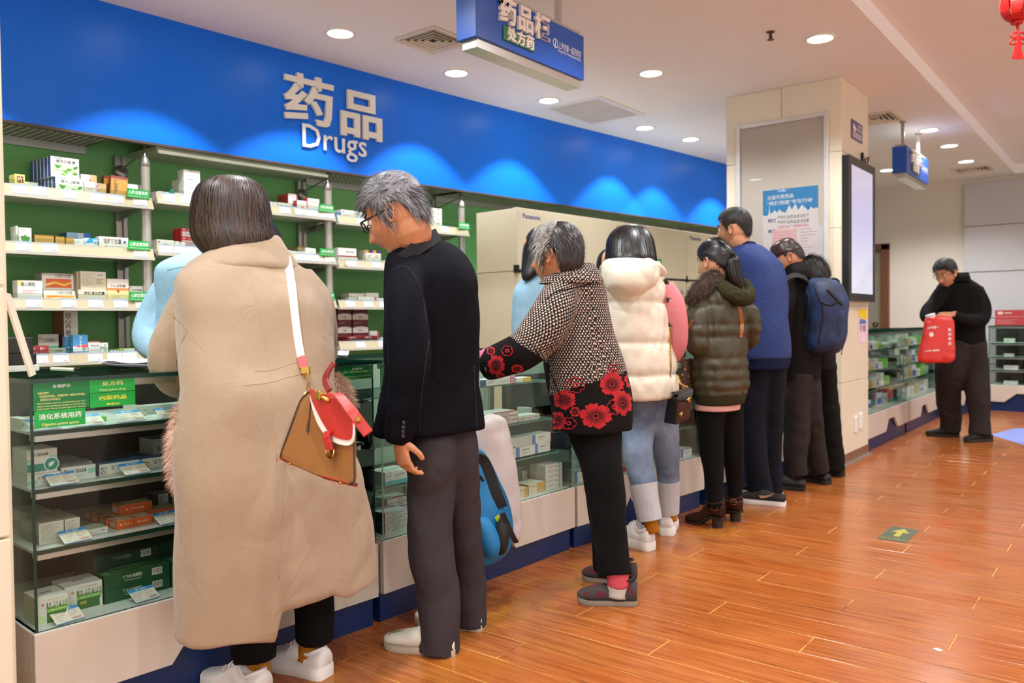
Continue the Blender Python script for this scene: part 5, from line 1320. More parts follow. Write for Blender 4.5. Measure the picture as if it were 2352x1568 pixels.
# third and fourth counters
ct(2, .318, 1322, 1342, 1115, .06, 'bluecorner', 'white carton behind the black trousers', .06, .08)
ct(2, .318, 1421, 1443, 1100, .03, 'redsmall', 'small red carton', .06, .08)
ct(2, .318, 1445, 1470, 1090, .05, 'palegreen', 'pale green carton', .1, .08)
ct(2, .50, 1556, 1588, 1000, .085, 'oliveg', 'large olive green pack', .16, .14)
ct(2, .318, 1556, 1563, 1050, .05, 'redsmall', 'red carton between the jeans and the boots', .08, .08)
ct(2, .318, 1565, 1590, 1045, .05, 'bluecorner', 'white carton with a blue corner beside the jeans', .07, .1)
ct(3, .318, 1604, 1625, 1030, .022, 'striped', 'flat striped carton in a stack', .06, .08, nz=5)
ct(2, .855, 1556, 1590, 880, .03, 'palegreen', 'pale green carton behind the flowered bag', .14, .08, nx=2)
ct(2, .665, 1556, 1590, 950, .05, 'whitegreen', 'white and teal carton behind the black shoulder bag', .14, .08, nx=2)
ct(3, .318, 1706, 1724, 1050, .05, 'palegreen', 'pale carton between the boots and the dark trousers', .08, .08)
ct(3, .50, 1706, 1726, 960, .05, 'whitegreen', 'white carton glimpsed beside the dark trousers', .1, .08)
# cards lying on the counter shelves
for k, (ci, z, px, py, bk, rz, lab) in enumerate((
	(0, .86, 108, 985, .045, .05, 'price card under the lowest green notice on the upper counter shelf'), (0, .86, 214, 965, .055, .1, 'price card right of the green notices on the upper counter shelf'),
	(0, .86, 308, 950, .06, .06, 'price card below the Medicine notice on the upper counter shelf'), (0, .86, 398, 945, .06, .1, 'price card beside the long white carton on the upper counter shelf'),
	(0, .70, 151, 1100, .055, .06, 'left price card on the middle shelf of the nearest counter'), (0, .70, 318, 1076, .055, .06, 'right price card on the middle shelf of the nearest counter'),
	(0, .53, 182, 1237, .055, .08, 'left price card on the lower shelf of the nearest counter'), (0, .53, 396, 1195, .06, .12, 'right price card on the lower shelf of the nearest counter'),
	(0, .318, 164, 1424, .02, .1, 'price card before the white and green cartons on the counter floor'), (0, .318, 342, 1376, .03, .14, 'price card before the dark green cartons on the counter floor'),
	(0, .318, 842, 1262, .03, .2, 'price card in the right corner of the counter floor beside the coat'))):
	p, q = CT[ci]; a, n, L = frame(p, q)
	A = on_line(px, py, p, q, bk)
	card((A[0], A[1], z + .004), (-1.05, 0, math.atan2(a.y, a.x) + rz), .078, lab)
# far counters: small cartons in front of the back wall
for (p, q), lab in zip(FCT, ('first far counter', 'second far counter')):
	a, n, L = frame(p, q)
	for z, lvl in ((.318, 'floor'), (.50, 'lower shelf'), (.665, 'middle shelf'), (.855, 'upper shelf')):
		s = .06; k = 0
		while s < L - .2:
			w = .09 + .1 * RND.random(); hh = (.05 + .09 * RND.random()) if z < .8 else .04 + .05 * RND.random()
			if z == .318 and lab.startswith('first'):
				st = ['colour1', 'palegreen', 'colour2', 'colour3', 'colour2', 'greycarton'][k % 6]; hh = (.15, .13, .08, .12, .12, .1)[k % 6]
			else: st = ['palegreen', 'whitea', 'grey2', 'kraftcase', 'limeflat', 'white', 'colour2', 'whitegreen'][(k * 3 + int(z * 100)) % 8]
			x = p[0] + a.x * s - n.x * .13; y = p[1] + a.y * s - n.y * .13
			put(st, (x, y, z + .001), math.atan2(a.y, a.x), (w, .12, hh), 'small carton on the %s of the %s' % (lvl, lab), 'cartons on the %s of the %s' % (lvl, lab))
			s += w + .02 + .05 * RND.random(); k += 1
for z, lvl in ((.318, 'floor'), (.50, 'lower shelf'), (.66, 'middle shelf'), (.83, 'upper shelf')):
	for k in range(7):
		w = .10 + .06 * RND.random()
		put(['whitea', 'palegreen', 'white', 'grey2', 'whitea'][(k + int(z * 50)) % 5], (-1.40 + k * .22, 11.58, z + .001), -.02, (w, .1, .03 + .05 * RND.random()), 'small carton on the %s of the far right counter' % lvl, 'cartons on the %s of the far right counter' % lvl)
put('redbox', (-1.50, 11.62, 1.042), -.02, (.30, .2, .19), 'dark red carton with a white label standing on the far right counter', cat='carton', name='carton')

# ------------------------------------------------------------------ on the counter tops
p, q = CT[0]; a, n, L = frame(p, q)
CTR = math.atan2(a.y, a.x)
def on_top(px, py, z=1.0105):
	d = pray(px, py); t = (z - CAM[2]) / d[2]; return CAM + d * t
def paper_stack(label, pts, nsheets, name='paper_stack', cat='papers', mt=None):
	t = thing(name, label, cat, tuple(on_top(*pts[0])))
	for k in range(nsheets):
		z = 1.0106 + k * .003
		j = [(RND.random() - .5) * .012 for _ in range(8)]
		c = [on_top(*p_) for p_ in pts]
		b = M(); N = 8
		g = []
		for u in range(N + 1):
			row = []
			for v in range(N + 1):
				A = np.array(c[0]) * (1 - u / N) * (1 - v / N) + np.array(c[1]) * (u / N) * (1 - v / N) + np.array(c[2]) * (u / N) * (v / N) + np.array(c[3]) * (1 - u / N) * (v / N)
				row.append((A[0] + j[0], A[1] + j[1], z + .006 * math.sin(u * .5 + k) ** 2 * (k / nsheets) + .004 * (u / N) ** 3))
			g.append(row)
		vs = [x for r in g for x in r]
		fs = [(i * (N + 1) + l, i * (N + 1) + l + 1, (i + 1) * (N + 1) + l + 1, (i + 1) * (N + 1) + l) for i in range(N) for l in range(N)]
		b.add(vs, fs); b.build('sheet', mt or mat('paper_white', '#e6e5ea', .55, var=.02), t, smooth=True)
paper_stack('loose stack of white papers on the counter in front of the beige coat', [(228, 838), (350, 846), (372, 833), (262, 829)], 5)
paper_stack('white papers on the counter right of the beige coat', [(752, 822), (800, 822), (802, 812), (770, 812)], 4)
t = thing('pen', 'black and white ballpoint pen lying on the nearest counter', 'pen', tuple(on_top(140, 847)))
A, B = Vector(on_top(96, 846, 1.017)), Vector(on_top(186, 849, 1.017))
b = M(); b.tube([A.lerp(B, .26), A.lerp(B, .86)], .0055, 12); b.build('barrel', mat('pen_white', '#e9e5d8', .3), t, smooth=True, auto=40)
b = M(); b.tube([A, A.lerp(B, .1), A.lerp(B, .26)], [.001, .0045, .0058], 12); b.tube([A.lerp(B, .86), B], .006, 12); b.build('black_ends', M_BLACK, t, smooth=True, auto=40)
# things stacked behind the near pillar
t = thing('notice_board', 'tilted cream board with printed strip leaning at the left edge of the counter', 'board', tuple(on_top(72, 862)))
D0 = Vector(on_top(66, 866)); D1 = Vector(on_top(78, 860))
u_ = (D1 - D0); top_ = Vector((-.02, -.055, .235))
b = M(); vs = [D0, D1, D1 + top_, D0 + top_]; nn = (D1 - D0).cross(top_).normalized() * .006
b.add([*vs, *[v_ + nn for v_ in vs]], [(0, 1, 2, 3), (7, 6, 5, 4), (0, 4, 5, 1), (1, 5, 6, 2), (2, 6, 7, 3), (3, 7, 4, 0)])
b.build('board', mat('board_cream', '#e6d3bd', .5), t)
b = M(); E0 = D0 + u_ * .15 + nn * -.06; b.add([E0 + top_ * .35, D0 + u_ * .85 + nn * -.06 + top_ * .35, D0 + u_ * .85 + nn * -.06 + top_ * .8, E0 + top_ * .8], [(0, 1, 2, 3)]); b.build('strip', mat('strip_print', '#c9cbd8', .5, var=.3, vs=160), t)
for k, (c_, w_, h_, lab) in enumerate((('#e2ded6', .10, .02, 'flat pale box at the left end of the nearest counter'), ('#23211f', .09, .035, 'black stapler shaped box stacked behind the tilted board'), ('#2a2624', .08, .05, 'black box on top of the pile behind the tilted board'))):
	A = on_top(52, 852)
	z = 1.0112 + (0, .0206, .0562)[k]
	bb = M(); bb.box((A[0] - .06, A[1] - .08, z), (A[0] + .04, A[1] + .035 - .008 * k, z + h_), 0)
	tag(bb.build('desk_box', mat('desk_' + c_[1:], c_, .4), org=(A[0], A[1], z), bevel=.004), lab, 'box')
# floor marks
b = M(); z = .0008
t = thing('floor_sticker', 'dark green floor sticker with a yellow arrow', 'sticker', (-1.04, 4.63, 0))
b = M(); b.box((-1.11, 4.485, .0004), (-.97, 4.80, .0012)); b.build('sheet', mat('sticker_green', '#3f4a2a', .45, var=.15, vs=30), t)
b = M(); b.add([(x, y, .0018) for x, y in ((-1.055, 4.585), (-1.025, 4.585), (-1.025, 4.68), (-.995, 4.68), (-1.04, 4.775), (-1.085, 4.68), (-1.055, 4.68))], [tuple(range(7))])
b.text('安全出口', .035, lambda u, v, w: (-1.04 + u, 4.515 + v, .0018)); b.build('arrow', mat('sticker_yellow', '#a9a021', .45, var=.15, vs=30), t)
t = thing('floor_sticker', 'large pale blue floor decal at the right edge beyond the man with the red bag', 'sticker', (-1.0, 9.0, 0))
b = M()
pts = [onp for onp in ()]
def onfloor(px, py, z=.001):
	d = pray(px, py); tt = (z - CAM[2]) / d[2]; return tuple(CAM + d * tt)
b.add([onfloor(*c_) for c_ in ((2275, 998), (2332, 983), (2420, 985), (2420, 1045), (2352, 1022))], [(0, 1, 2, 3, 4)]); b.build('sheet', mat('decal_blue', '#8492d6', .4, var=.05), t)
b = M(); b.text('药', .12, lambda u, v, w: (-.78 + u, 8.95 + v, .002), 0, 0, 'C', .02); b.build('print', M_PALE, t)
b = M(); c0 = onfloor(2154, 1492, .0); b.add([(c0[0] + x, c0[1] + y, .0012) for x, y in ((-.018, .004), (-.006, .014), (.012, .008), (.016, -.004), (.004, -.012))], [(0, 1, 2, 3, 4)])
tag(b.build('paper_scrap', M_SW, org=c0), 'small white paper scrap on the wooden floor at the lower right', 'scrap')
# ================================================================== PEOPLE: tools
from mathutils.bvhtree import BVHTree
class View:
	"""metric frame of a figure standing at ground point g: turns a place in the photograph plus a depth into a point"""
	def __init__(s, gx, gy):
		s.g = np.array([gx, gy, 0.0]); s.D = float(np.dot(s.g - CAM, _f0)); s.k = s.D / FPX
	def P(s, px, py, dd=0.0):
		d = pray(px, py); return CAM + d * ((s.D + dd) / float(np.dot(d, _f0)))
	def z0(s, px, py):
		"""ground point under a picture position"""
		d = pray(px, py); return CAM + d * (-CAM[2] / d[2])

def spline(pts, n):
	pts = np.array(pts, float); k = len(pts)
	if k < 3:
		return np.array([pts[0] + (pts[-1] - pts[0]) * t for t in np.linspace(0, 1, n)])
	ext = np.vstack([2 * pts[0] - pts[1], pts, 2 * pts[-1] - pts[-2]])
	out = []
	for t in np.linspace(0, k - 1, n):
		i = min(int(t), k - 2); u = t - i
		p0, p1, p2, p3 = ext[i], ext[i + 1], ext[i + 2], ext[i + 3]
		out.append(.5 * ((2 * p1) + (-p0 + p2) * u + (2 * p0 - 5 * p1 + 4 * p2 - p3) * u * u + (-p0 + 3 * p1 - 3 * p2 + p3) * u ** 3))
	return np.array(out)

EY = np.array([0.0, 1.0, 0.0])
def trunk(V, spec, rho=.62, axis=None, e=2.3, N=40, K=40, lean=0.0):
	"""rings level with the floor. spec rows: (px, py, half width px, dd[, rho]); axis: world direction of the broad side"""
	rows = [list(r) + ([rho] if len(r) == 4 else []) for r in spec]
	S = spline(rows, K)
	ax = np.array(axis if axis is not None else EY, float); ax /= np.linalg.norm(ax)
	bx = np.array([-ax[1], ax[0], 0])
	rings = []
	for px, py, w, dd, rr in S:
		c = V.P(px, py, dd)
		wm = w * (V.D + dd) / FPX
		ca = abs(float(np.dot(ax, _r0))); cb = abs(float(np.dot(bx, _r0)))
		a = wm / math.sqrt(ca ** 2 + (rr * cb) ** 2); b_ = a * rr
		ring = []
		for q in range(N):
			t = 2 * PI * q / N; co, si = math.cos(t), math.sin(t)
			u = math.copysign(abs(co) ** (2 / e), co) * a; v = math.copysign(abs(si) ** (2 / e), si) * b_
			ring.append(c + ax * u + bx * v)
		rings.append(np.array(ring))
	return rings
def limb(V, spec, N=24, K=26, flat=1.0):
	"""rings square to the limb. rows: (px, py, half width px, dd)"""
	S = spline([list(r) for r in spec], K)
	C = np.array([V.P(px, py, dd) for px, py, w, dd in S])
	rings = []; ref = None
	for i in range(K):
		t = C[min(i + 1, K - 1)] - C[max(i - 1, 0)]; t /= np.linalg.norm(t) + 1e-9
		if ref is None: ref = np.cross(t, _f0) if np.linalg.norm(np.cross(t, _f0)) > .2 else np.array([0, 0, 1.0])
		n1 = ref - t * np.dot(ref, t); n1 /= np.linalg.norm(n1) + 1e-9; ref = n1
		n2 = np.cross(t, n1)
		r = S[i][2] * (V.D + S[i][3]) / FPX
		rings.append(np.array([C[i] + (n1 * math.cos(2 * PI * q / N) + n2 * math.sin(2 * PI * q / N) * flat) * r for q in range(N)]))
	return rings
def vnoise(p, s, seed=0.0):
	return mnoise.noise(Vector((p[0] * s + seed, p[1] * s + seed * 1.7, p[2] * s)))

def remesh(m, voxel, smooth=3):
	"""closed lofts -> one continuous skin"""
	me = bpy.data.meshes.new('tmp'); me.from_pydata([tuple(p) for p in m.v], [], m.f); me.update()
	ob = bpy.data.objects.new('tmp', me); COL.objects.link(ob)
	md = ob.modifiers.new('r', 'REMESH'); md.mode = 'VOXEL'; md.voxel_size = voxel; md.adaptivity = 0
	if smooth:
		ms = ob.modifiers.new('s', 'SMOOTH'); ms.factor = .5; ms.iterations = smooth
	dg = bpy.context.evaluated_depsgraph_get()
	r = bpy.data.meshes.new_from_object(ob.evaluated_get(dg))
	bpy.data.objects.remove(ob); bpy.data.meshes.remove(me)
	return r
def garment(name, parent, lofts, mats, voxel=.010, smooth=3, wrinkle=None, uv=False, paint=None, label=None, post=None):
	"""clothing: union of lofted forms, then folds; optional cloth coordinates for patterned cloth"""
	m = M()
	for r in lofts: m.loft(r)
	me = remesh(m, voxel, smooth)
	n = len(me.vertices)
	co = np.empty(n * 3); me.vertices.foreach_get('co', co); co = co.reshape(-1, 3)
	no = np.empty(n * 3); me.vertices.foreach_get('normal', no); no = no.reshape(-1, 3)
	if uv:
		kd = KDTree(sum(len(r) * len(r[0]) for r in lofts)); info = []
		for li, r in enumerate(lofts):
			R = np.array(r); acc = 0.0
			rad = np.linalg.norm(R - R.mean(axis=1, keepdims=True), axis=2).mean()
			for i in range(len(R)):
				if i: acc += np.linalg.norm(R[i].mean(0) - R[i - 1].mean(0))
				per = np.linalg.norm(np.roll(R[i], -1, 0) - R[i], axis=1);
				for q in range(len(R[i])):
					t = R[i][(q + 1) % len(R[i])] - R[i][q - 1]; L = np.linalg.norm(t) + 1e-9
					a = R[min(i + 1, len(R) - 1)][q] - R[max(i - 1, 0)][q]; A = np.linalg.norm(a) + 1e-9
					info.append((R[i][q], 2 * PI * rad * q / len(R[i]), acc, t / L, a / A, li))
		for k, it in enumerate(info): kd.insert(it[0], k)
		kd.balance()
		UV = np.zeros((n, 2)); LI = np.zeros(n, int)
		for k in range(n):
			_, idx, _d = kd.find(co[k]); p0, u0, v0, t, a, li = info[idx]
			dp = co[k] - p0
			UV[k] = (u0 + float(np.dot(dp, t)) + li * 3.0, v0 + float(np.dot(dp, a))); LI[k] = li
	if wrinkle:
		disp = np.array([wrinkle(co[k], no[k]) for k in range(n)])
		co = co + no * disp[:, None]
	if post: co = post(co, no)
	o3 = Vector((0, 0, 0)); pp = parent
	while pp is not None: o3 = o3 + pp.location; pp = pp.parent
	loc = co - np.array(o3)
	me.vertices.foreach_set('co', loc.ravel())
	if uv:
		lay = me.uv_layers.new(name='cloth'); vi = np.empty(len(me.loops), int); me.loops.foreach_get('vertex_index', vi)
		lay.data.foreach_set('uv', UV[vi].ravel())
	me.materials.clear()
	for x in (mats if isinstance(mats, (list, tuple)) else [mats]): me.materials.append(x)
	if paint:
		me.polygons.foreach_set('material_index', [paint(np.array(p.center) + np.array(o3)) for p in me.polygons])
	me.polygons.foreach_set('use_smooth', [True] * len(me.polygons)); me.update()
	me.name = name
	ob = bpy.data.objects.new(name, me); COL.objects.link(ob); ob.parent = parent
	if label: ob['label'] = label
	return ob
def bvh(ob):
	o3 = Vector((0, 0, 0)); pp = ob.parent
	while pp is not None: o3 = o3 + pp.location; pp = pp.parent
	return BVHTree.FromPolygons([v.co + o3 for v in ob.data.vertices], [tuple(p.vertices) for p in ob.data.polygons])
def onto(tree, px, py, off=.004, alt=None):
	d = Vector(pray(px, py)).normalized()
	h, nrm, _, _d = tree.ray_cast(Vector(CAM), d)
	if h is None:
		return np.array(alt) if alt is not None else None
	if nrm.dot(d) > 0: nrm = -nrm
	return np.array(h + nrm * off)
def seam(name, parent, tree, pts, r, mt, n=24, off=.0005, flat=1.0):
	S = spline(pts, n); P = [onto(tree, x, y, off) for x, y in S]; P = [p for p in P if p is not None]
	if len(P) < 3: return None
	m = M(); m.tube(P, r, 6, flat=flat); return m.build(name, mt, parent, smooth=True)
def ribbon(P, width, thick, side):
	"""flat strap through points P; side: list of (or one) width direction"""
	P = [np.array(p) for p in P]; rings = []
	for i, p in enumerate(P):
		t = P[min(i + 1, len(P) - 1)] - P[max(i - 1, 0)]; t = t / (np.linalg.norm(t) + 1e-9)
		s = np.array(side[i] if isinstance(side, list) else side, float); s = s - t * np.dot(s, t); s /= np.linalg.norm(s) + 1e-9
		n = np.cross(t, s)
		rings.append([p + s * width / 2 + n * thick / 2, p - s * width / 2 + n * thick / 2, p - s * width / 2 - n * thick / 2, p + s * width / 2 - n * thick / 2])
	return rings

# ---------------------------------------------------------------- skin, heads, hair, hands, shoes
def skinmat(name, col, red):
	if name in MATS: return MATS[name]
	t = NT(name); co = t.coord()
	t.l(t.mix(t.ramp(t.noise(co, 14, 4), [(.35, 0.0), (.75, .6)]), col, red), t.b.inputs['Base Color'])
	t.b.inputs['Roughness'].default_value = .45
	t.b.inputs['Subsurface Weight'].default_value = .08
	t.b.inputs['Subsurface Radius'].default_value = (.01, .004, .002)
	t.bump(t.noise(co, 160, 2), .12, .001)
	MATS[name] = t.m; return t.m
SKIN_A = skinmat('skin_tan', '#c98d63', '#b8704c')
SKIN_B = skinmat('skin_ruddy', '#cb9470', '#c07a5c')
SKIN_C = skinmat('skin_fair', '#d9a684', '#cf8d70')
LIP = mat('lip', '#a85f4e', .4); BROW = mat('brow_hair', '#2a221e', .7); EYEW = mat('eye_white', '#e4dcd4', .2); IRIS = mat('iris', '#1c120c', .15)
def sstep(a, b_, x):
	t = np.clip((x - a) / (b_ - a), 0, 1); return t * t * (3 - 2 * t)
def head_grid(K=64, N=72, s=1.0, jaw=1.0, full=0.0):
	th = np.linspace(-PI / 2 + .02, PI / 2 - .02, K)[:, None]; ph = np.linspace(-PI, PI, N, endpoint=False)[None, :]
	z = .118 * np.sin(th) + 0 * ph
	c = np.cos(th) ** .82
	x = c * np.cos(ph); y = c * np.sin(ph)
	x = np.where(x > 0, x * .092, x * .103); y = y * (.078 + full)
	low = sstep(-.02, -.115, z)
	y = y * (1 - .38 * low * jaw)
	x = np.where(x < 0, x * (1 - .62 * sstep(-.035, -.115, z)), x)
	x = np.where(x > 0, x * (1 + .16 * low), x)
	g = lambda a, s_: np.exp(-(a / s_) ** 2)
	f = (np.cos(ph) > .1) * sstep(.1, .5, np.cos(ph))
	nz = np.clip((.02 - z) / .052, 0, 1) * (z > -.040) + np.exp(-((z + .040) / .006) ** 2) * (z <= -.040)
	x = x + f * (.030 * nz * g(y, .0085 + .006 * np.clip((.02 - z) / .05, 0, 1)) * (z < .02))
	for sg in (-1, 1):
		x = x + f * .009 * g(y - sg * .0135, .0075) * g(z + .034, .0085)
		x = x + f * .0065 * g(y - sg * .030, .022) * g(z - .030, .009)
		x = x - f * .0105 * g(y - sg * .032, .015) * g(z - .011, .011)
		x = x + f * .0055 * g(y - sg * .042, .02) * g(z + .022, .018)
		x = x - f * .003 * g(y - sg * .026, .008) * g(z + .05, .02)
	x = x + f * (.0085 * g(y, .021) * g(z + .0545, .0055) + .0085 * g(y, .018) * g(z + .0665, .006) - .0045 * g(y, .022) * g(z + .0605, .0022))
	x = x + f * (.010 * g(y, .02) * g(z + .098, .013) - .004 * g(y, .025) * g(z + .081, .006) + .004 * g(y, .03) * g(z + .055, .02))
	return np.stack([x * s, y * s, z * s], -1), ph[0]
def head_frame(c, face, pitch=0.0, roll=0.0):
	"""matrix: local x = face direction (world angle `face`), pitch > 0 looks down"""
	Mx = Matrix.Translation(Vector(c)) @ Matrix.Rotation(face, 4, 'Z') @ Matrix.Rotation(pitch, 4, 'Y') @ Matrix.Rotation(roll, 4, 'X')
	return Mx
ZH = ((0, .070), (35, .062), (58, .045), (72, .012), (84, -.018), (92, .03), (108, .03), (125, -.012), (150, -.058), (180, -.066))
def zhair(phi, prof=ZH):
	return float(np.interp(abs(math.degrees(phi)), [a for a, _ in prof], [b_ for _, b_ in prof]))
class Head:
	def __init__(s, V, parent, px, py, dd, face, pitch=0.0, roll=0.0, size=1.0, skin=None, neck=None, K=64, N=72, eyes=True, jaw=1.0, full=0.0, brow=True, neck_r=.055):
		s.V = V; s.parent = parent; s.size = size
		s.m = head_frame(V.P(px, py, dd), face, pitch, roll)
		s.g, s.ph = head_grid(K, N, size, jaw, full)
		K, N = s.g.shape[:2]
		tr = lambda p: np.array(s.m @ Vector(p))
		s.tr = tr
		m = M(); L = s.g.reshape(-1, 3)
		vs = [tr(p) for p in L]
		o = m.add(vs, [])
		for i in range(K - 1):
			for j in range(N):
				a, b_ = i * N + j, i * N + (j + 1) % N
				m.f.append((a, b_, b_ + N, a + N))
				p = L[a] / size
				m.mi.append(1 if (p[0] > .06 and abs(p[1]) < .024 and -.073 < p[2] < -.0495) else 0)
		m.f.append(tuple(range(N - 1, -1, -1))); m.mi.append(0); m.f.append(tuple((K - 1) * N + i for i in range(N))); m.mi.append(0)
		# ears
		for sg in (-1, 1):
			R = []
			for r, off in ((0, -.002), (.35, -.004), (.6, .002), (.82, .009), (.95, .010), (1.02, .004), (.9, -.006), (.5, -.01)):
				ring = []
				for q in range(20):
					t = 2 * PI * q / 20
					ex = .018 * math.cos(t) * r * (1.15 if math.sin(t) > 0 else .85); ez = .032 * math.sin(t) * r
					pull = .012 * max(0, -math.cos(t)) * r
					ring.append(tr(np.array([-.006 + ex - .008 * math.sin(t) * r * .6, sg * (.079 + full * .9 + off + pull), -.004 + ez]) * size))
				R.append(ring)
			m.loft(R, 0, False)
		if neck:
			# neck runs from inside the skull to given picture points
			S = [tr(np.array([-.018, 0, -.01]) * size), tr(np.array([-.022, 0, -.07]) * size)] + [V.P(*q[:3]) for q in neck]
			rr = [neck_r * 1.05 * size, neck_r * 1.06 * size] + [q[3] for q in neck]
			C = spline([list(a) + [r_] for a, r_ in zip(S, rr)], 14)
			rings = []; ref = np.array(s.m.to_3x3() @ Vector((1, 0, 0)))
			for i in range(len(C)):
				t = C[min(i + 1, 13)][:3] - C[max(i - 1, 0)][:3]; t /= np.linalg.norm(t) + 1e-9
				n1 = ref - t * np.dot(ref, t); n1 /= np.linalg.norm(n1); n2 = np.cross(t, n1)
				rings.append([C[i][:3] + (n1 * math.cos(2 * PI * q / 28) + n2 * math.sin(2 * PI * q / 28)) * C[i][3] for q in range(28)])
			m.loft(rings, 0, True)
		s.mesh = m; s.skin = skin
		if eyes:
			for sg in (-1, 1):
				e = M(); c = np.array([.0755, sg * .031, .0105]) * size
				e.lathe([(0, -.0125), (.006, -.011), (.0105, -.0065), (.0125, 0), (.0105, .0065), (.0062, .0108)], (0, 0, 0), 16, 0, 'x')
				e.lathe([(.0062, .0108), (.0045, .0122), (0, .0127)], (0, 0, 0), 16, 1, 'x')
				e.v = [tr(np.array(p) * size + c) for p in e.v]; e.build('eye', [EYEW, IRIS], parent, smooth=True)
				e = M(); R = []      # upper lid
				for a in np.linspace(-1.15, 1.15, 9):
					R.append([tr(c + np.array([math.cos(a) * math.cos(b2) * .0136, math.sin(a) * .0136, math.sin(b2) * .0136]) * size) for b2 in np.linspace(.12, 1.2, 5)])
				e.loft(R, 0, False, closed=False); e.build('eyelid', skin, parent, smooth=True)
				if brow:
					e = M(); P = [tr(np.array([.094 - .32 * abs(t - .25) * .05 - (max(0, t) ** 2) * .02, sg * (.014 + .034 * t), .033 + .006 * math.sin(PI * t * .9)]) * size) for t in np.linspace(0, 1, 8)]
					e.tube(P, [.002, .0035, .004, .004, .0036, .003, .0022, .001], 6); e.build('eyebrow', BROW, parent, smooth=True)
	def done(s, extra=None, arms=(), voxel=.0036):
		"""closes the body: head, ears, neck, arms inside the sleeves and hands become one skin"""
		m = M(); m.v = list(s.mesh.v); m.f = list(s.mesh.f); m.mi = [0] * len(m.f)
		for r in arms: m.loft(r)
		me = remesh(m, voxel * s.size, 1)
		b = M(); b.v = [tuple(v.co) for v in me.vertices]; inv = s.m.inverted()
		for p in me.polygons:
			b.f.append(tuple(p.vertices)); q = inv @ p.center / s.size
			b.mi.append(1 if (q.x > .06 and abs(q.y) < .024 and -.073 < q.z < -.0495) else 0)
		bpy.data.meshes.remove(me)
		if extra:
			for vs, fs in extra: b.add(vs, fs, 0)
		return b.build('body', [s.skin, LIP], s.parent, smooth=True)
	def hair_cap(s, mats, th=.012, prof=ZH, name='hair', strands=900, length=.03, lift=.35, flow=None, curl=.2, wid=.0016, fringe=0.0, thf=None, down=0.0, seed=1, parent=None, msel=None):
		"""short hair: a cap on the skull plus many fine locks"""
		rnd = random.Random(seed)
		K, N = s.g.shape[:2]; g = s.g / s.size
		m = M(); idx = {}
		nrm = g / np.linalg.norm(g, axis=2, keepdims=True)
		for i in range(K):
			for j in range(N):
				if g[i, j, 2] > zhair(s.ph[j], prof) - .006:
					edge = min(1, max(0, (g[i, j, 2] - zhair(s.ph[j], prof) + .006) / .02))
					t = (thf(s.ph[j], g[i, j, 2]) if thf else th) * (.25 + .75 * edge)
					idx[(i, j)] = len(m.v); m.v.append(tuple(s.tr((g[i, j] + nrm[i, j] * t) * s.size)))
		for i in range(K - 1):
			for j in range(N):
				q = [(i, j), (i, (j + 1) % N), (i + 1, (j + 1) % N), (i + 1, j)]
				if all(a in idx for a in q): m.f.append(tuple(idx[a] for a in q)); m.mi.append(0)
		top = [idx[(K - 1, j)] for j in range(N) if (K - 1, j) in idx]
		if len(top) == N: m.f.append(tuple(top)); m.mi.append(0)
		keys = list(idx)
		for _ in range(strands):
			i, j = keys[rnd.randrange(len(keys))]
			t = (thf(s.ph[j], g[i, j, 2]) if thf else th)
			p = g[i, j] + nrm[i, j] * t * .7
			n = nrm[i, j]
			fl = np.array(flow(s.ph[j], g[i, j]) if flow else (g[i, j][0] * .3, g[i, j][1] * .6, -.6), float)
			fl = fl - n * np.dot(fl, n); fl /= np.linalg.norm(fl) + 1e-9
			d = n * lift + fl + np.array([rnd.uniform(-1, 1) for _ in range(3)]) * curl
			L = length * rnd.uniform(.6, 1.2)
			pts = []; v = d / np.linalg.norm(d); pp_ = p.copy()
			for q in range(5):
				pts.append(pp_.copy()); pp_ = pp_ + v * L / 4; v = v + fl * .25 + np.array([0, 0, -down]); v /= np.linalg.norm(v)
			side = np.cross(v, n); side /= np.linalg.norm(side) + 1e-9
			w = wid * rnd.uniform(.7, 1.5); mi = msel(s.ph[j], g[i, j], rnd) if msel else rnd.randrange(len(mats)); o = len(m.v)
			for q, pt in enumerate(pts):
				ww = w * (1 - q / 4.2)
				m.v.append(tuple(s.tr((pt + side * ww) * s.size))); m.v.append(tuple(s.tr((pt - side * ww) * s.size)))
			for q in range(4):
				m.f.append((o + 2 * q, o + 2 * q + 1, o + 2 * q + 3, o + 2 * q + 2)); m.mi.append(mi)
		return m.build(name, mats, parent or s.parent, smooth=True)

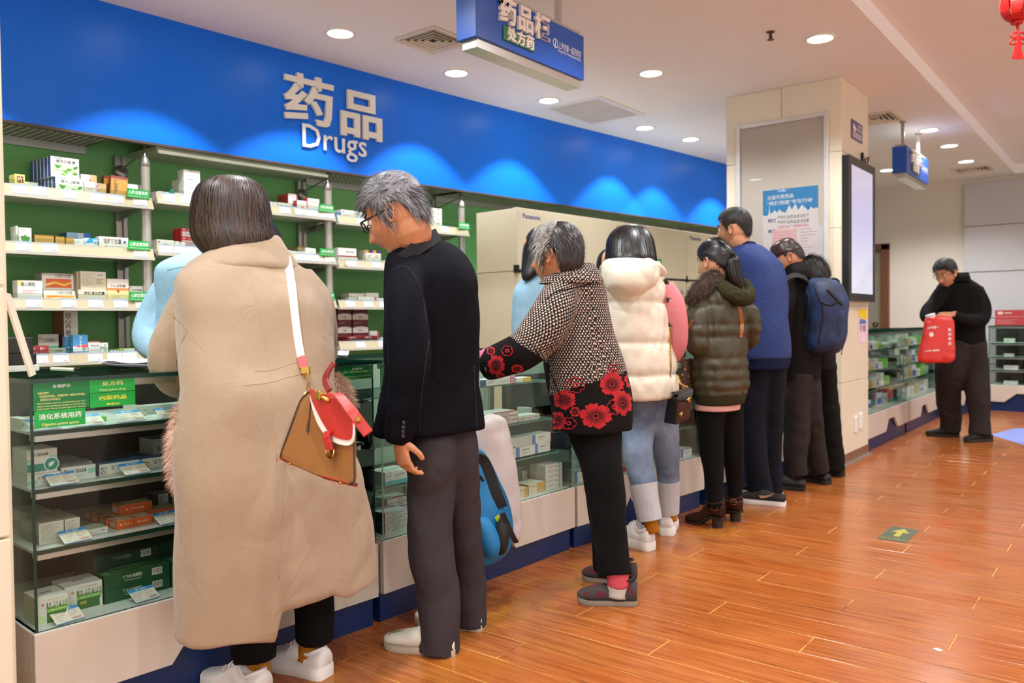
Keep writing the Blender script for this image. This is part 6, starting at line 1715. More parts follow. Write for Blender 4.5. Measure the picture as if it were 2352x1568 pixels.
def hairmats(key, cols, rough=.38):
	out = []
	for k, c in enumerate(cols):
		nm = 'hair_%s_%s' % (key, 'abcdef'[k])
		out.append(mat(nm, c, rough, var=.25, vs=40, spec=.6, aniso=(1, 1, .15)))
	return out
def hair_loft(parent, rings, mats, strands=1200, name='hair', off=.002, wid=.0018, seed=3, sway=.25, smin=.0, smax=1.0, tips=.0):
	"""long hair: lofted mass with fine locks laid along it"""
	rnd = random.Random(seed)
	m = M(); R = np.array(rings); K, N = R.shape[:2]
	m.loft(rings, 0, True)
	cen = R.mean(axis=1)
	for _ in range(strands):
		th = rnd.random() * N; a = rnd.uniform(smin, .75); b_ = min(smax, a + rnd.uniform(.25, .7)); sw = rnd.uniform(-sway, sway) * N * .1
		w = wid * rnd.uniform(.6, 1.6); mi = rnd.randrange(len(mats)); lift = off * rnd.uniform(.3, 1.8); o = len(m.v); n = 9
		for q in range(n):
			u = a + (b_ - a) * q / (n - 1); t = th + sw * (q / (n - 1)) ** 1.5
			fi = u * (K - 1); i0 = min(int(fi), K - 2); fu = fi - i0; j0 = int(math.floor(t)) % N; j1 = (j0 + 1) % N; fj = t - math.floor(t)
			p = (R[i0, j0] * (1 - fj) + R[i0, j1] * fj) * (1 - fu) + (R[i0 + 1, j0] * (1 - fj) + R[i0 + 1, j1] * fj) * fu
			c = cen[i0] * (1 - fu) + cen[i0 + 1] * fu
			d = p - c; d /= np.linalg.norm(d) + 1e-9
			tan = R[i0, j1] - R[i0, j0]; tan = tan / (np.linalg.norm(tan) + 1e-9)
			ww = w * math.sin(PI * (.12 + .8 * q / (n - 1)))
			pt = p + d * lift + (R[-1].mean(0) - R[0].mean(0)) * (tips if q == n - 1 else 0)
			m.v.append(tuple(pt + tan * ww)); m.v.append(tuple(pt - tan * ww))
		for q in range(n - 1):
			m.f.append((o + 2 * q, o + 2 * q + 1, o + 2 * q + 3, o + 2 * q + 2)); m.mi.append(mi)
	return m.build(name, mats, parent, smooth=True)

def hand(c, along, palm_n, size=1.0, side=1, curl=.6, spread=.12, thumb=.5, voxel=.0032):
	"""c: wrist; along: wrist->fingers; palm_n: direction the palm faces; side: +1 if the thumb lies towards along x palm_n"""
	a = np.array(along, float); a /= np.linalg.norm(a); n = np.array(palm_n, float); n = n - a * np.dot(n, a); n /= np.linalg.norm(n)
	t = np.cross(a, n) * side
	c = np.array(c, float); S = size
	Q = lambda u, v, w: c + (a * u + t * v + n * w) * S
	m = M()
	R = []
	for u, hw, hh in ((-.05, .026, .022), (-.02, .026, .021), (.0, .027, .018), (.03, .036, .0155), (.06, .041, .014), (.082, .041, .012), (.09, .038, .010)):
		R.append([Q(u, math.cos(2 * PI * q / 20) * hw, math.sin(2 * PI * q / 20) * hh) for q in range(20)])
	m.loft(R)
	for k, (v, L, r) in enumerate(((.030, .074, .0085), (.0105, .082, .0088), (-.010, .076, .0084), (-.029, .060, .0076))):
		p = np.array([.074, v, 0.0]); ang = curl * (.55 + .12 * k); pts = [p.copy()]; cu = ang * .6
		sp = spread * (1.5 - k)
		for seg in (.46, .30, .24):
			d = np.array([math.cos(cu), math.sin(sp) * .5, math.sin(cu)])
			for h in range(2):
				p = p + d * L * seg / 2; pts.append(p.copy())
			cu += ang
		rr = np.interp(np.linspace(0, 1, len(pts)), [0, .5, 1], [r * 1.08, r, r * .78])
		m.tube([Q(*x) for x in pts], list(rr), 10)
		m.lathe([(0, -r * .75), (r * .55, -r * .5), (r * .75, 0), (r * .55, r * .5), (0, r * .75)], Q(*pts[-1]), 8)
	p = np.array([.018, .026, .006]); pts = [p.copy()]
	for d, L in (((.62, .62, .35), .03), ((.8, .42 * (1 - thumb), .35 + .4 * thumb), .028), ((.92, .1 - .35 * thumb, .25 + .4 * thumb), .026)):
		d = np.array(d); d /= np.linalg.norm(d)
		for h in range(2): p = p + d * L / 2; pts.append(p.copy())
	m.tube([Q(*x) for x in pts], [.0145, .0135, .0122, .011, .0105, .0098, .008], 10)
	me = remesh(m, voxel * S, 2)
	r = ([tuple(v.co) for v in me.vertices], [tuple(p.vertices) for p in me.polygons]); bpy.data.meshes.remove(me)
	return r

def shoe(parent, heel, toe, L, W=.095, H=.075, up=None, sole=None, style='sneaker', solet=.028, lace=None, extra=None, ank=.052, chunky=0.0, heelh=0.0, label=None, zlift=0.0):
	"""heel, toe: floor points giving place and direction of the shoe"""
	h = np.array(heel, float); d = np.array(toe, float) - h; d[2] = 0; d /= np.linalg.norm(d); s = np.array([-d[1], d[0], 0])
	h[2] = zlift
	Q = lambda u, v, w: h + d * u + s * v + np.array([0, 0, w])
	prof = [(0, .58), (.04, .74), (.12, .82), (.25, .80), (.42, .80), (.58, .93), (.72, 1.0), (.84, .93), (.93, .74), (.98, .48), (1.0, .2)]
	t = bpy.data.objects.new('shoe', None); COL.objects.link(t); t.parent = parent; t.empty_display_size = .03
	o3 = Vector((0, 0, 0)); pp = parent
	while pp is not None: o3 = o3 + pp.location; pp = pp.parent
	t.location = Vector(h) - o3
	if label: t['label'] = label
	wid = lambda u: float(np.interp(u, [a for a, _ in prof], [b_ for _, b_ in prof])) * W / 2
	lift = lambda u: (heelh * float(sstep(.62, .28, np.array(u)))) + .012 * max(0, (u - .86) / .14) ** 2
	# sole
	m = M(); U = np.linspace(0, 1, 26)
	out = [(u, wid(u) * (1.05 + chunky)) for u in U] + [(u, -wid(u) * (1.05 + chunky)) for u in U[::-1]]
	rings = []
	for zz, gr in ((0, .94), (.004, 1.0), (solet * .6, 1.0 + chunky * .5), (solet, 1.0)):
		rings.append([Q((u - .0) * L, v * gr, zz + lift(u)) for u, v in out])
	m.loft(rings)
	if heelh:      # block heel
		hh = heelh + solet
		m.loft([[Q((.03 + .25 * (.5 + .5 * math.cos(a))) * L * (1 if z else 1), wid(.15) * .9 * math.sin(a) * (.92 if z == 0 else 1), z) for a in np.linspace(0, 2 * PI, 20, endpoint=False)] for z in (0, hh * .5, hh)])
	m.build('sole', sole, t, smooth=True, auto=50)
	# upper
	top = {'sneaker': [(0, .078), (.05, .088), (.12, .080), (.22, .062), (.32, .078), (.40, .100), (.45, .098), (.54, .076), (.64, .060), (.75, .050), (.88, .040), (.96, .028), (1, .012)],
		   'low': [(0, .050), (.1, .052), (.25, .052), (.4, .07), (.5, .070), (.62, .058), (.75, .048), (.88, .038), (.96, .026), (1, .012)],
		   'slipper': [(0, .070), (.1, .068), (.25, .050), (.42, .052), (.55, .056), (.7, .05), (.85, .04), (.95, .028), (1, .01)],
		   'boot': [(0, .12), (.1, .13), (.25, .13), (.38, .12), (.48, .09), (.6, .068), (.75, .054), (.88, .042), (.96, .028), (1, .01)]}[style]
	rings = []
	for u in np.linspace(.004, .995, 34):
		hh = float(np.interp(u, [a for a, _ in top], [b_ for _, b_ in top])) * (H / .075); w = wid(u); ring = []
		for q in range(28):
			a = 2 * PI * q / 28; co, si = math.cos(a), math.sin(a)
			pinch = 1 - .32 * max(0, si) * (1 if u < .45 else .5)
			ring.append(Q(u * L, w * math.copysign(abs(co) ** .75, co) * pinch, lift(u) + solet * .7 + (hh * .5 + hh * .5 * math.copysign(abs(si) ** .8, si))))
		rings.append(ring)
	m = M(); m.loft(rings); m.build('upper', up, t, smooth=True)
	if style == 'sneaker':
		m = M()       # padded collar
		P = [Q(.22 * L + .17 * L * math.cos(a), .030 * math.sin(a), solet * .7 + float(np.interp(.22 + .17 * math.cos(a), [x_ for x_, _ in top], [y_ for _, y_ in top])) * (H / .075) - .003) for a in np.linspace(0, 2 * PI, 24)]
		m.tube(P, .0065, 8); m.build('collar', up, t, smooth=True)
		if lace:
			m = M()
			for k in range(4):
				u = .44 + k * .065; hh = float(np.interp(u, [a for a, _ in top], [b_ for _, b_ in top])) * (H / .075) + solet * .7
				m.tube([Q(u * L, -.024, lift(u) + hh - .008), Q((u + .02) * L, 0, lift(u) + hh + .004), Q((u + .01) * L, .024, lift(u) + hh - .008)], .0035, 6)
			hh = .083 * (H / .075) + solet * .7
			for sg in (-1, 1):
				m.tube([Q(.43 * L, 0, hh), Q(.45 * L, sg * .02, hh + .018), Q(.47 * L, sg * .034, hh + .008), Q(.47 * L, sg * .03, hh - .008), Q(.44 * L, 0, hh)], .0026, 6)
				m.tube([Q(.44 * L, 0, hh), Q(.49 * L, sg * .03, hh - .004), Q(.52 * L, sg * .045, hh - .03)], .0024, 6)
			m.build('laces', lace, t, smooth=True)
	return t, Q
def cloth(name, col, rough=.85, weave=300, bump=.25, var=.08, sheen=.0, vs=5, fold=.35):
	if name in MATS: return MATS[name]
	t = NT(name); co = t.coord(); c = lin(col)
	n1 = t.noise(co, vs, 4); lo = tuple(x * (1 - var) for x in c[:3]); hi = tuple(min(1, x * (1 + var)) for x in c[:3])
	f = t.noise(co, weave, 2)
	t.l(t.mix(t.math('MULTIPLY', f, .3), t.ramp(n1, [(.3, lo), (.7, hi)]), tuple(x * .72 for x in c[:3])), t.b.inputs['Base Color'])
	t.b.inputs['Roughness'].default_value = rough
	if sheen: t.b.inputs['Sheen Weight'].default_value = sheen
	t.b.inputs['Specular IOR Level'].default_value = .18
	w = t.noise(t.coord('Object', (1, 1, .55)), 11, 5, .6, 1.2)
	b1 = t.n('ShaderNodeBump'); b1.inputs['Strength'].default_value = fold; b1.inputs['Distance'].default_value = .02; t.l(w, b1.inputs['Height'])
	b2 = t.n('ShaderNodeBump'); b2.inputs['Strength'].default_value = bump; b2.inputs['Distance'].default_value = .0012; t.l(f, b2.inputs['Height']); t.l(b1.outputs[0], b2.inputs['Normal'])
	t.l(b2.outputs[0], t.b.inputs['Normal'])
	MATS[name] = t.m; return t.m
def person(label, V, group=None):
	return thing('person', label, 'person', (V.g[0], V.g[1], 0), group)
# ================================================================== PEOPLE
def proj(p):
	d = np.array(p) - CAM; z = float(np.dot(d, _fw))
	return IW / 2 + FPX * float(np.dot(d, _R)) / z, IH / 2 - FPX * float(np.dot(d, _U)) / z
def fl(px, py):
	d = pray(px, py); return CAM + d * (-CAM[2] / d[2])
def dfl(V, px, py): return float(np.dot(fl(px, py) - CAM, _f0)) - V.D
def folds(amp, sx=7, sz=2.2, seed=0.0, zlo=-9, zhi=9, soft=.2, base=0.0):
	"""soft folds of cloth: stretched noise, strongest between two heights"""
	def f(p, n):
		k = min(1, max(0, (p[2] - zlo) / soft)) * min(1, max(0, (zhi - p[2]) / soft))
		return amp * k * mnoise.noise(Vector((p[0] * sx + seed, p[1] * sx, p[2] * sz + seed))) + base * mnoise.noise(Vector((p[0] * 18 + seed, p[1] * 18, p[2] * 18)))
	return f
def creases(amp, seed=0.0, f1=9.0, tilt=.6):
	"""sharper slanting creases"""
	def f(p, n):
		a = mnoise.noise(Vector((p[0] * f1 * .5 + seed, p[1] * f1 * .5, (p[2] + (p[0] - p[1]) * tilt) * f1)))
		return amp * (abs(a) * 1.4 - .35) + amp * .5 * mnoise.noise(Vector((p[0] * 4 + seed, p[1] * 4, p[2] * 4)))
	return f
def both(*fs): return lambda p, n: sum(f(p, n) for f in fs)
def fur(parent, rings, mats, n=4000, L=.03, name='fur', seed=2, down=.4, wid=.0009, core=True):
	rnd = random.Random(seed); R = np.array(rings); K, N = R.shape[:2]; cen = R.mean(axis=1); m = M()
	if core: m.loft(rings, 0, True)
	for _ in range(n):
		fi = rnd.random() * (K - 1); i0 = min(int(fi), K - 2); fu = fi - i0; t = rnd.random() * N; j0 = int(t) % N; j1 = (j0 + 1) % N; fj = t - int(t)
		p = (R[i0, j0] * (1 - fj) + R[i0, j1] * fj) * (1 - fu) + (R[i0 + 1, j0] * (1 - fj) + R[i0 + 1, j1] * fj) * fu
		c = cen[i0] * (1 - fu) + cen[i0 + 1] * fu
		d = p - c; d /= np.linalg.norm(d) + 1e-9
		d = d + np.array([rnd.uniform(-.6, .6), rnd.uniform(-.6, .6), rnd.uniform(-.6, .6) - down])
		d /= np.linalg.norm(d); s = np.cross(d, _f0); s /= np.linalg.norm(s) + 1e-9
		l = L * rnd.uniform(.6, 1.3); w = wid * rnd.uniform(.7, 1.5); q1 = p + d * l * .5; q2 = p + d * l + np.array([0, 0, -down * l * .4])
		m.add([p - d * .004 + s * w, p - d * .004 - s * w, q1 - s * w * .8, q1 + s * w * .8, q2], [(0, 1, 2, 3), (3, 2, 4)], rnd.randrange(len(mats)))
	return m.build(name, mats, parent, smooth=True)

# ------------------------------------------------------------------ 1 woman in the beige coat
def woman_beige():
	V = View(-2.2, 1.57)
	t = person('woman seen from behind in a long beige wool coat leaning over the counter', V)
	mc = cloth('beige_wool', '#a18b72', .95, 420, .35, .04, .25, 3)
	tr = trunk(V, [(574, 572, 55, .16), (568, 606, 100, .15), (570, 645, 132, .12), (590, 700, 146, .08), (602, 780, 148, .04), (600, 880, 145, -.07), (606, 1000, 156, -.11), (626, 1100, 173, -.12), (637, 1200, 181, -.12), (643, 1300, 187, -.12), (646, 1392, 190, -.12)], .60, K=50, N=56)
	la = limb(V, [(478, 645, 36, .14), (438, 700, 50, .06), (410, 775, 54, .0), (402, 840, 55, -.02), (420, 868, 46, .0), (456, 846, 38, .12), (500, 812, 32, .28), (545, 800, 28, .40)], 30, 32)
	ra = limb(V, [(678, 642, 44, .26), (722, 710, 47, .25), (744, 775, 40, .27), (742, 806, 33, .38), (728, 818, 28, .52)], 28, 26)
	def hem(co, no):
		for k in range(len(co)):
			p = co[k]
			if p[2] < .62:
				px, py = proj(p); w = float(sstep(.55, .29, np.array(p[2])))
				co[k, 2] += (.085 * float(sstep(630, 652, np.array(px))) - .02) * w * (1 - .5 * float(sstep(760, 800, np.array(px))))
		return co
	coat = garment('coat', t, [tr, la, ra], mc, .0095, 4, both(folds(.030, 5.0, .6, 3.0, -1, .9, .5), folds(.016, 7, 5, 8.0, .8, 1.4, .15), creases(.009, 1.0, 6)), post=hem)
	B = bvh(coat)
	ms = mat('beige_seam', '#a18b72', .95)
	seam('back_seam', t, B, [(566, 600), (585, 680), (602, 760), (614, 850), (625, 940), (636, 1060)], .0015, ms, 30, -.0002)
	seam('sleeve_seam', t, B, [(380, 714), (410, 735), (438, 765), (462, 800)], .0015, ms, 20, -.0002)
	seam('sleeve_seam', t, B, [(430, 760), (412, 800), (402, 850), (400, 888)], .0015, ms, 18, -.0002)
	seam('yoke_seam', t, B, [(585, 852), (620, 850), (660, 838), (690, 830)], .0015, ms, 16, -.0002)
	seam('yoke_seam', t, B, [(560, 885), (620, 878), (660, 866), (700, 858)], .0015, ms, 16, -.0002)
	seam('vent_edge', t, B, [(655, 1060), (650, 1140), (645, 1230), (640, 1330)], .0015, ms, 24, -.0002)
	garment('collar', t, [trunk(V, [(563, 624, 112, .15), (568, 606, 102, .15), (578, 576, 74, .17), (588, 548, 50, .19), (592, 540, 42, .2)], .72, K=20)], mc, .008, 3, folds(.003, 12, 12, 5.0))
	seam('collar_edge', t, bvh(t.children[-1]), [(470, 632), (500, 615), (540, 600), (580, 592), (620, 590), (660, 600)], .0022, ms, 26)
	# head under a smooth brown bob
	h = Head(V, t, 533, 500, .2, PI - .3, .7, 0, .98, SKIN_C, [(572, 560, .18, .05), (572, 610, .16, .06)], eyes=True)
	h.done()
	hm = hairmats('brown', ['#2c1f19', '#33251d', '#3d2c22', '#4a362a'], .45)
	rr = trunk(V, [(530, 403, 8, .2), (531, 408, 36, .2), (530, 422, 62, .2), (530, 448, 78, .2), (531, 485, 85, .2), (533, 520, 88, .2), (538, 548, 88, .19), (540, 566, 80, .18), (535, 582, 62, .16), (526, 596, 38, .15)], 1.0, e=2.05, N=56, K=44)
	hair_loft(t, rr, hm, 2600, off=.0035, wid=.0016, sway=.5, smin=0)
	mt = cloth('black_knit', '#0a0909', .9, 90, .5)
	d1, d2 = dfl(V, 590, 1590), dfl(V, 720, 1545)
	garment('trousers', t, [limb(V, [(590, 1180, 62, 0.0), (584, 1300, 60, -.03), (580, 1420, 55, d1 * .6), (584, 1516, 50, d1 * .8)]), limb(V, [(690, 1180, 58, 0.08), (712, 1300, 50, .1), (722, 1400, 46, d2 * .9), (722, 1470, 44, d2)])], mt, .009, 3, folds(.004, 9, 5, 2))
	mk = cloth('mustard_knit', '#a86a1c', .9, 260, .4)
	for a, b_ in (((588, 1500, 27, d1 * .9), (596, 1575, 30, d1)), ((722, 1450, 28, d2), (708, 1512, 30, d2))):
		m = M(); m.loft(limb(V, [a, ((a[0] + b_[0]) / 2, (a[1] + b_[1]) / 2, 28, a[3]), b_], 20, 10)); m.build('sock', mk, t, smooth=True)
	mw = mat('sneaker_white', '#e9e6e4', .45, var=.03); mso = mat('sneaker_sole_white', '#eceae6', .5, var=.04)
	shoe(t, fl(752, 1556), fl(612, 1522), .262, .098, .060, mw, mso, 'sneaker', .040, mw, chunky=.06)
	shoe(t, fl(612, 1612), fl(474, 1572), .262, .098, .060, mw, mso, 'sneaker', .040, mw, chunky=.06)
	# fur stole carried over the arm
	f = thing('fur_stole', 'pale pinkish fur stole hanging beside the beige coat', 'fur stole', tuple(V.P(440, 1000, -.22)))
	mf = [mat('fur_pale_' + k, c, .9, var=.1) for k, c in (('a', '#d9b8a2'), ('b', '#e6ccb8'), ('c', '#b98f78'))]
	for P_, n_ in (([(452, 925, 14, -.18), (438, 955, 26, -.22), (430, 1020, 30, -.24), (432, 1085, 28, -.24), (446, 1122, 14, -.22)], 5200), ([(748, 868, 12, .24), (765, 890, 24, .22), (780, 925, 24, .22), (785, 950, 10, .22)], 3200)):
		fur(f, limb(V, P_, 22, 18), mf, n_, .032, 'fur_panel', 5, .5)
	return V, t, coat, B
V1, P1, COAT1, B1 = woman_beige()

def handbag():
	V = V1; P = lambda x, y, d: V.P(x, y, d - .11 - V.D)
	t = thing('handbag', 'tan leather handbag with a red and white flap on a white shoulder strap', 'handbag', tuple(P(720, 1000, 2.25)))
	tan = mat('tan_leather', '#8d5a2a', .38, var=.08, vs=7); tan2 = mat('tan_leather_side', '#96622f', .4, var=.1, vs=9)
	red = mat('red_leather', '#b9231f', .4, var=.06, vs=8); wht = mat('white_leather', '#ece6dc', .4); gold = mat('gold_metal', '#c9a050', .25, 1.0); blk = mat('black_edge', '#1d1512', .4)
	A, T, Tb, C = P(704, 1067, 2.30), P(717, 893, 2.33), P(691, 918, 2.42), P(642, 1052, 2.39)
	Bq, Tr = P(820, 1116, 2.10), P(815, 935, 2.16)
	Cr = C + (Bq - A); Tbr = Tb + (Tr - T)
	def sec(u):
		a, c, tb, tt = A + (Bq - A) * u, C + (Cr - C) * u, Tb + (Tbr - Tb) * u, T + (Tr - T) * u
		bul = .016 * math.sin(PI * min(1, max(0, u)))
		out = []
		for k, (p, q, n) in enumerate(((c, a, 7), (a, tt, 9), (tt, tb, 4), (tb, c, 9))):
			for i in range(n):
				out.append(p + (q - p) * (i / n))
		out = np.array(out); cen = out.mean(0)
		# round the corners a little
		sm = (np.roll(out, 1, 0) + np.roll(out, -1, 0) + out * 2) / 4
		nrm = np.cross(Bq - A, T - A); nrm /= np.linalg.norm(nrm)
		if np.dot(nrm, CAM - A) < 0: nrm = -nrm
		return sm + nrm * bul * .6
	us = [0, .03, .1, .25, .5, .75, .9, .97, 1]
	m = M(); m.loft([sec(u) * 1.0 if .02 < u < .98 else sec(u) for u in us]); m.build('body', tan, t, smooth=True, auto=40)
	s0 = sec(0); cen = s0.mean(0); ax = (Bq - A) / np.linalg.norm(Bq - A)
	m = M(); m.loft([cen + (s0 - cen) * k - ax * d for k, d in ((.97, .001), (.93, .004), (.6, -.006 + .012), (.3, .003), (.02, .002))], 0, True); m.build('gusset', tan2, t, smooth=True)
	m = M(); m.tube([*(s0 - ax * .001), s0[0] - ax * .001], .003, 6); m.build('piping', blk, t, smooth=True)
	s1 = sec(.97); m = M(); m.tube([*s1[6:18]], .0028, 6); m.build('piping', blk, t, smooth=True)
	m = M(); m.tube([A + (Bq - A) * u + np.array([0, 0, .004]) for u in np.linspace(0, 1, 12)], .003, 6); m.build('piping', blk, t, smooth=True)
	fn = np.cross(Bq - A, T - A); fn /= np.linalg.norm(fn)
	if np.dot(fn, CAM - A) < 0: fn = -fn
	dn = np.cross(Bq - A, C - A); dn /= np.linalg.norm(dn)
	if dn[2] > 0: dn = -dn
	m = M(); m.add([p + dn * .004 for p in (A, Bq, Cr, C)], [(0, 1, 2, 3)]); m.add([p - dn * .004 for p in (A, Bq, Cr, C)], [(3, 2, 1, 0)])
	m.add([A + dn * .004, Bq + dn * .004, Bq - dn * .004, A - dn * .004], [(0, 1, 2, 3)]); m.add([A + dn * .004, C + dn * .004, C - dn * .004, A - dn * .004], [(0, 1, 2, 3)]); m.build('base', red, t)
	def F(u, v, e):      # place on the front face
		p = (A * (1 - u) + Bq * u) * (1 - v) + (T * (1 - u) + Tr * u) * v
		return p + fn * (e + .012 * math.sin(PI * min(1, max(0, u))))
	def panel(poly, e, mt, name):
		n = 26; m = M(); P2 = spline(poly + [poly[0]], 60)
		c = P2.mean(0); rings = []
		for k in (1, .8, .55, .3, .05): rings.append([F(c[0] + (x - c[0]) * k, c[1] + (y - c[1]) * k, e) for x, y in P2[:-1]])
		m.loft([[F(x, y, e - .004) for x, y in P2[:-1]]] + rings, 0, True); return m.build(name, mt, t, smooth=True, auto=50)
	panel([(.0, 1.0), (.01, .9), (.1, .78), (.28, .62), (.46, .52), (.6, .47), (.78, .46), (.94, .50), (1.0, .62), (1.0, .85), (.98, 1.0), (.5, 1.02)], .006, wht, 'flap_border')
	panel([(.0, 1.01), (.03, .94), (.13, .86), (.32, .74), (.5, .62), (.62, .55), (.8, .535), (.95, .57), (.99, .68), (.99, .86), (.97, 1.01), (.5, 1.03)], .009, red, 'flap')
	m = M(); m.loft(ribbon([F(.60, .58, .012), F(.60, .50, .018), F(.63, .42, .016), F(.64, .34, .012)], .03, .006, (Bq - A) / np.linalg.norm(Bq - A))); m.build('tongue', red, t, bevel=.001)
	m = M(); m.tube([F(.56, .38, .01), F(.57, .29, .012), F(.62, .28, .014), F(.70, .29, .012), F(.70, .38, .01)], .0032, 8); m.build('buckle', gold, t, smooth=True)
	m = M(); m.lathe([(0, -.004), (.011, -.004), (.013, 0), (.011, .004), (0, .004)], tuple(F(.66, .31, .014)), 16, 0, 'x'); m.build('clasp_disc', mat('clasp_bronze', '#6d4a22', .3, .8), t, smooth=True)
	for u, w in ((.08, .3), (.15, .85), (.72, .3), (.9, .35)):
		p = A + (Bq - A) * u + (C - A) * w + dn * .005
		m = M(); m.lathe([(0, -.005), (.006, -.003), (.007, .002), (0, .004)], tuple(p), 12); m.build('stud', gold, t, smooth=True)
	top = F(.42, 1.0, .004)
	m = M(); m.tube([F(.25, .99, .006), F(.36, 1.0, .012), F(.48, .985, .014), F(.6, .975, .01)], .005, 8); m.build('clasp_bar', gold, t, smooth=True)
	m = M(); m.box((-.012, -.008, -.012), (.012, .008, .012), 0, Matrix.Translation(Vector(F(.4, 1.0, .016)))); m.build('clasp_block', gold, t, bevel=.003)
	e1 = (Bq - A) / np.linalg.norm(Bq - A)
	hs = [P(760, 905, 2.2), P(776, 908, 2.13), P(792, 925, 2.09), P(815, 955, 2.06), P(846, 996, 2.05)]
	m = M(); m.loft(ribbon(spline(hs, 16), .026, .008, np.cross(e1, fn) * .4 + fn * -.2 + np.array([.5, .5, .4]))); m.build('front_handle', red, t, bevel=.002)
	hs = [P(757, 898, 2.3), P(748, 876, 2.33), P(752, 856, 2.34), P(768, 832, 2.35)]
	m = M(); m.loft(ribbon(spline(hs, 12), .020, .007, np.array([.6, .3, .5]))); m.build('rear_handle', mat('dark_red_leather', '#7c1a18', .4), t, bevel=.002)
	m = M(); m.box((-.005, -.005, -.006), (.005, .005, .006), 0, Matrix.Translation(Vector(P(822, 962, 2.045)))); m.build('handle_stud', gold, t, bevel=.002)
	# strap up to the shoulder lying on the coat
	pts = spline([(652, 583), (660, 610), (668, 660), (674, 720), (681, 780), (688, 822)], 26)
	q = [onto(B1, x, y, .005) for x, y in pts]; q = [x for x in q if x is not None]
	m = M(); m.loft(ribbon(q, .028, .004, _r0)); m.build('shoulder_strap', wht, t)
	q2 = [onto(B1, 688, 822, .009), onto(B1, 691, 836, .011), onto(B1, 693, 848, .011)]
	m = M(); m.loft(ribbon(q2, .026, .008, _r0)); m.build('strap_end', red, t)
	e = onto(B1, 695, 855, .014)
	m = M(); m.box((-.014, -.006, -.012), (.014, .006, .012), 0, Matrix.Translation(Vector(e)) @ Matrix.Rotation(.66, 4, 'Z')); m.build('hook_block', gold, t, bevel=.003)
	z = onto(B1, 699, 878, .02)
	m = M(); m.tube([e + (z - e) * .2 + _r0 * (.009 * math.sin(a)) + np.array([0, 0, -.03 + .03 * math.cos(a)]) for a in np.linspace(0, 2 * PI, 22)], .003, 8); m.build('hook', gold, t, smooth=True)
	m = M(); m.tube([z + np.array([0, 0, -.01]), Tb + (T - Tb) * .3], .0035, 8); m.build('hook_link', gold, t, smooth=True)
handbag()

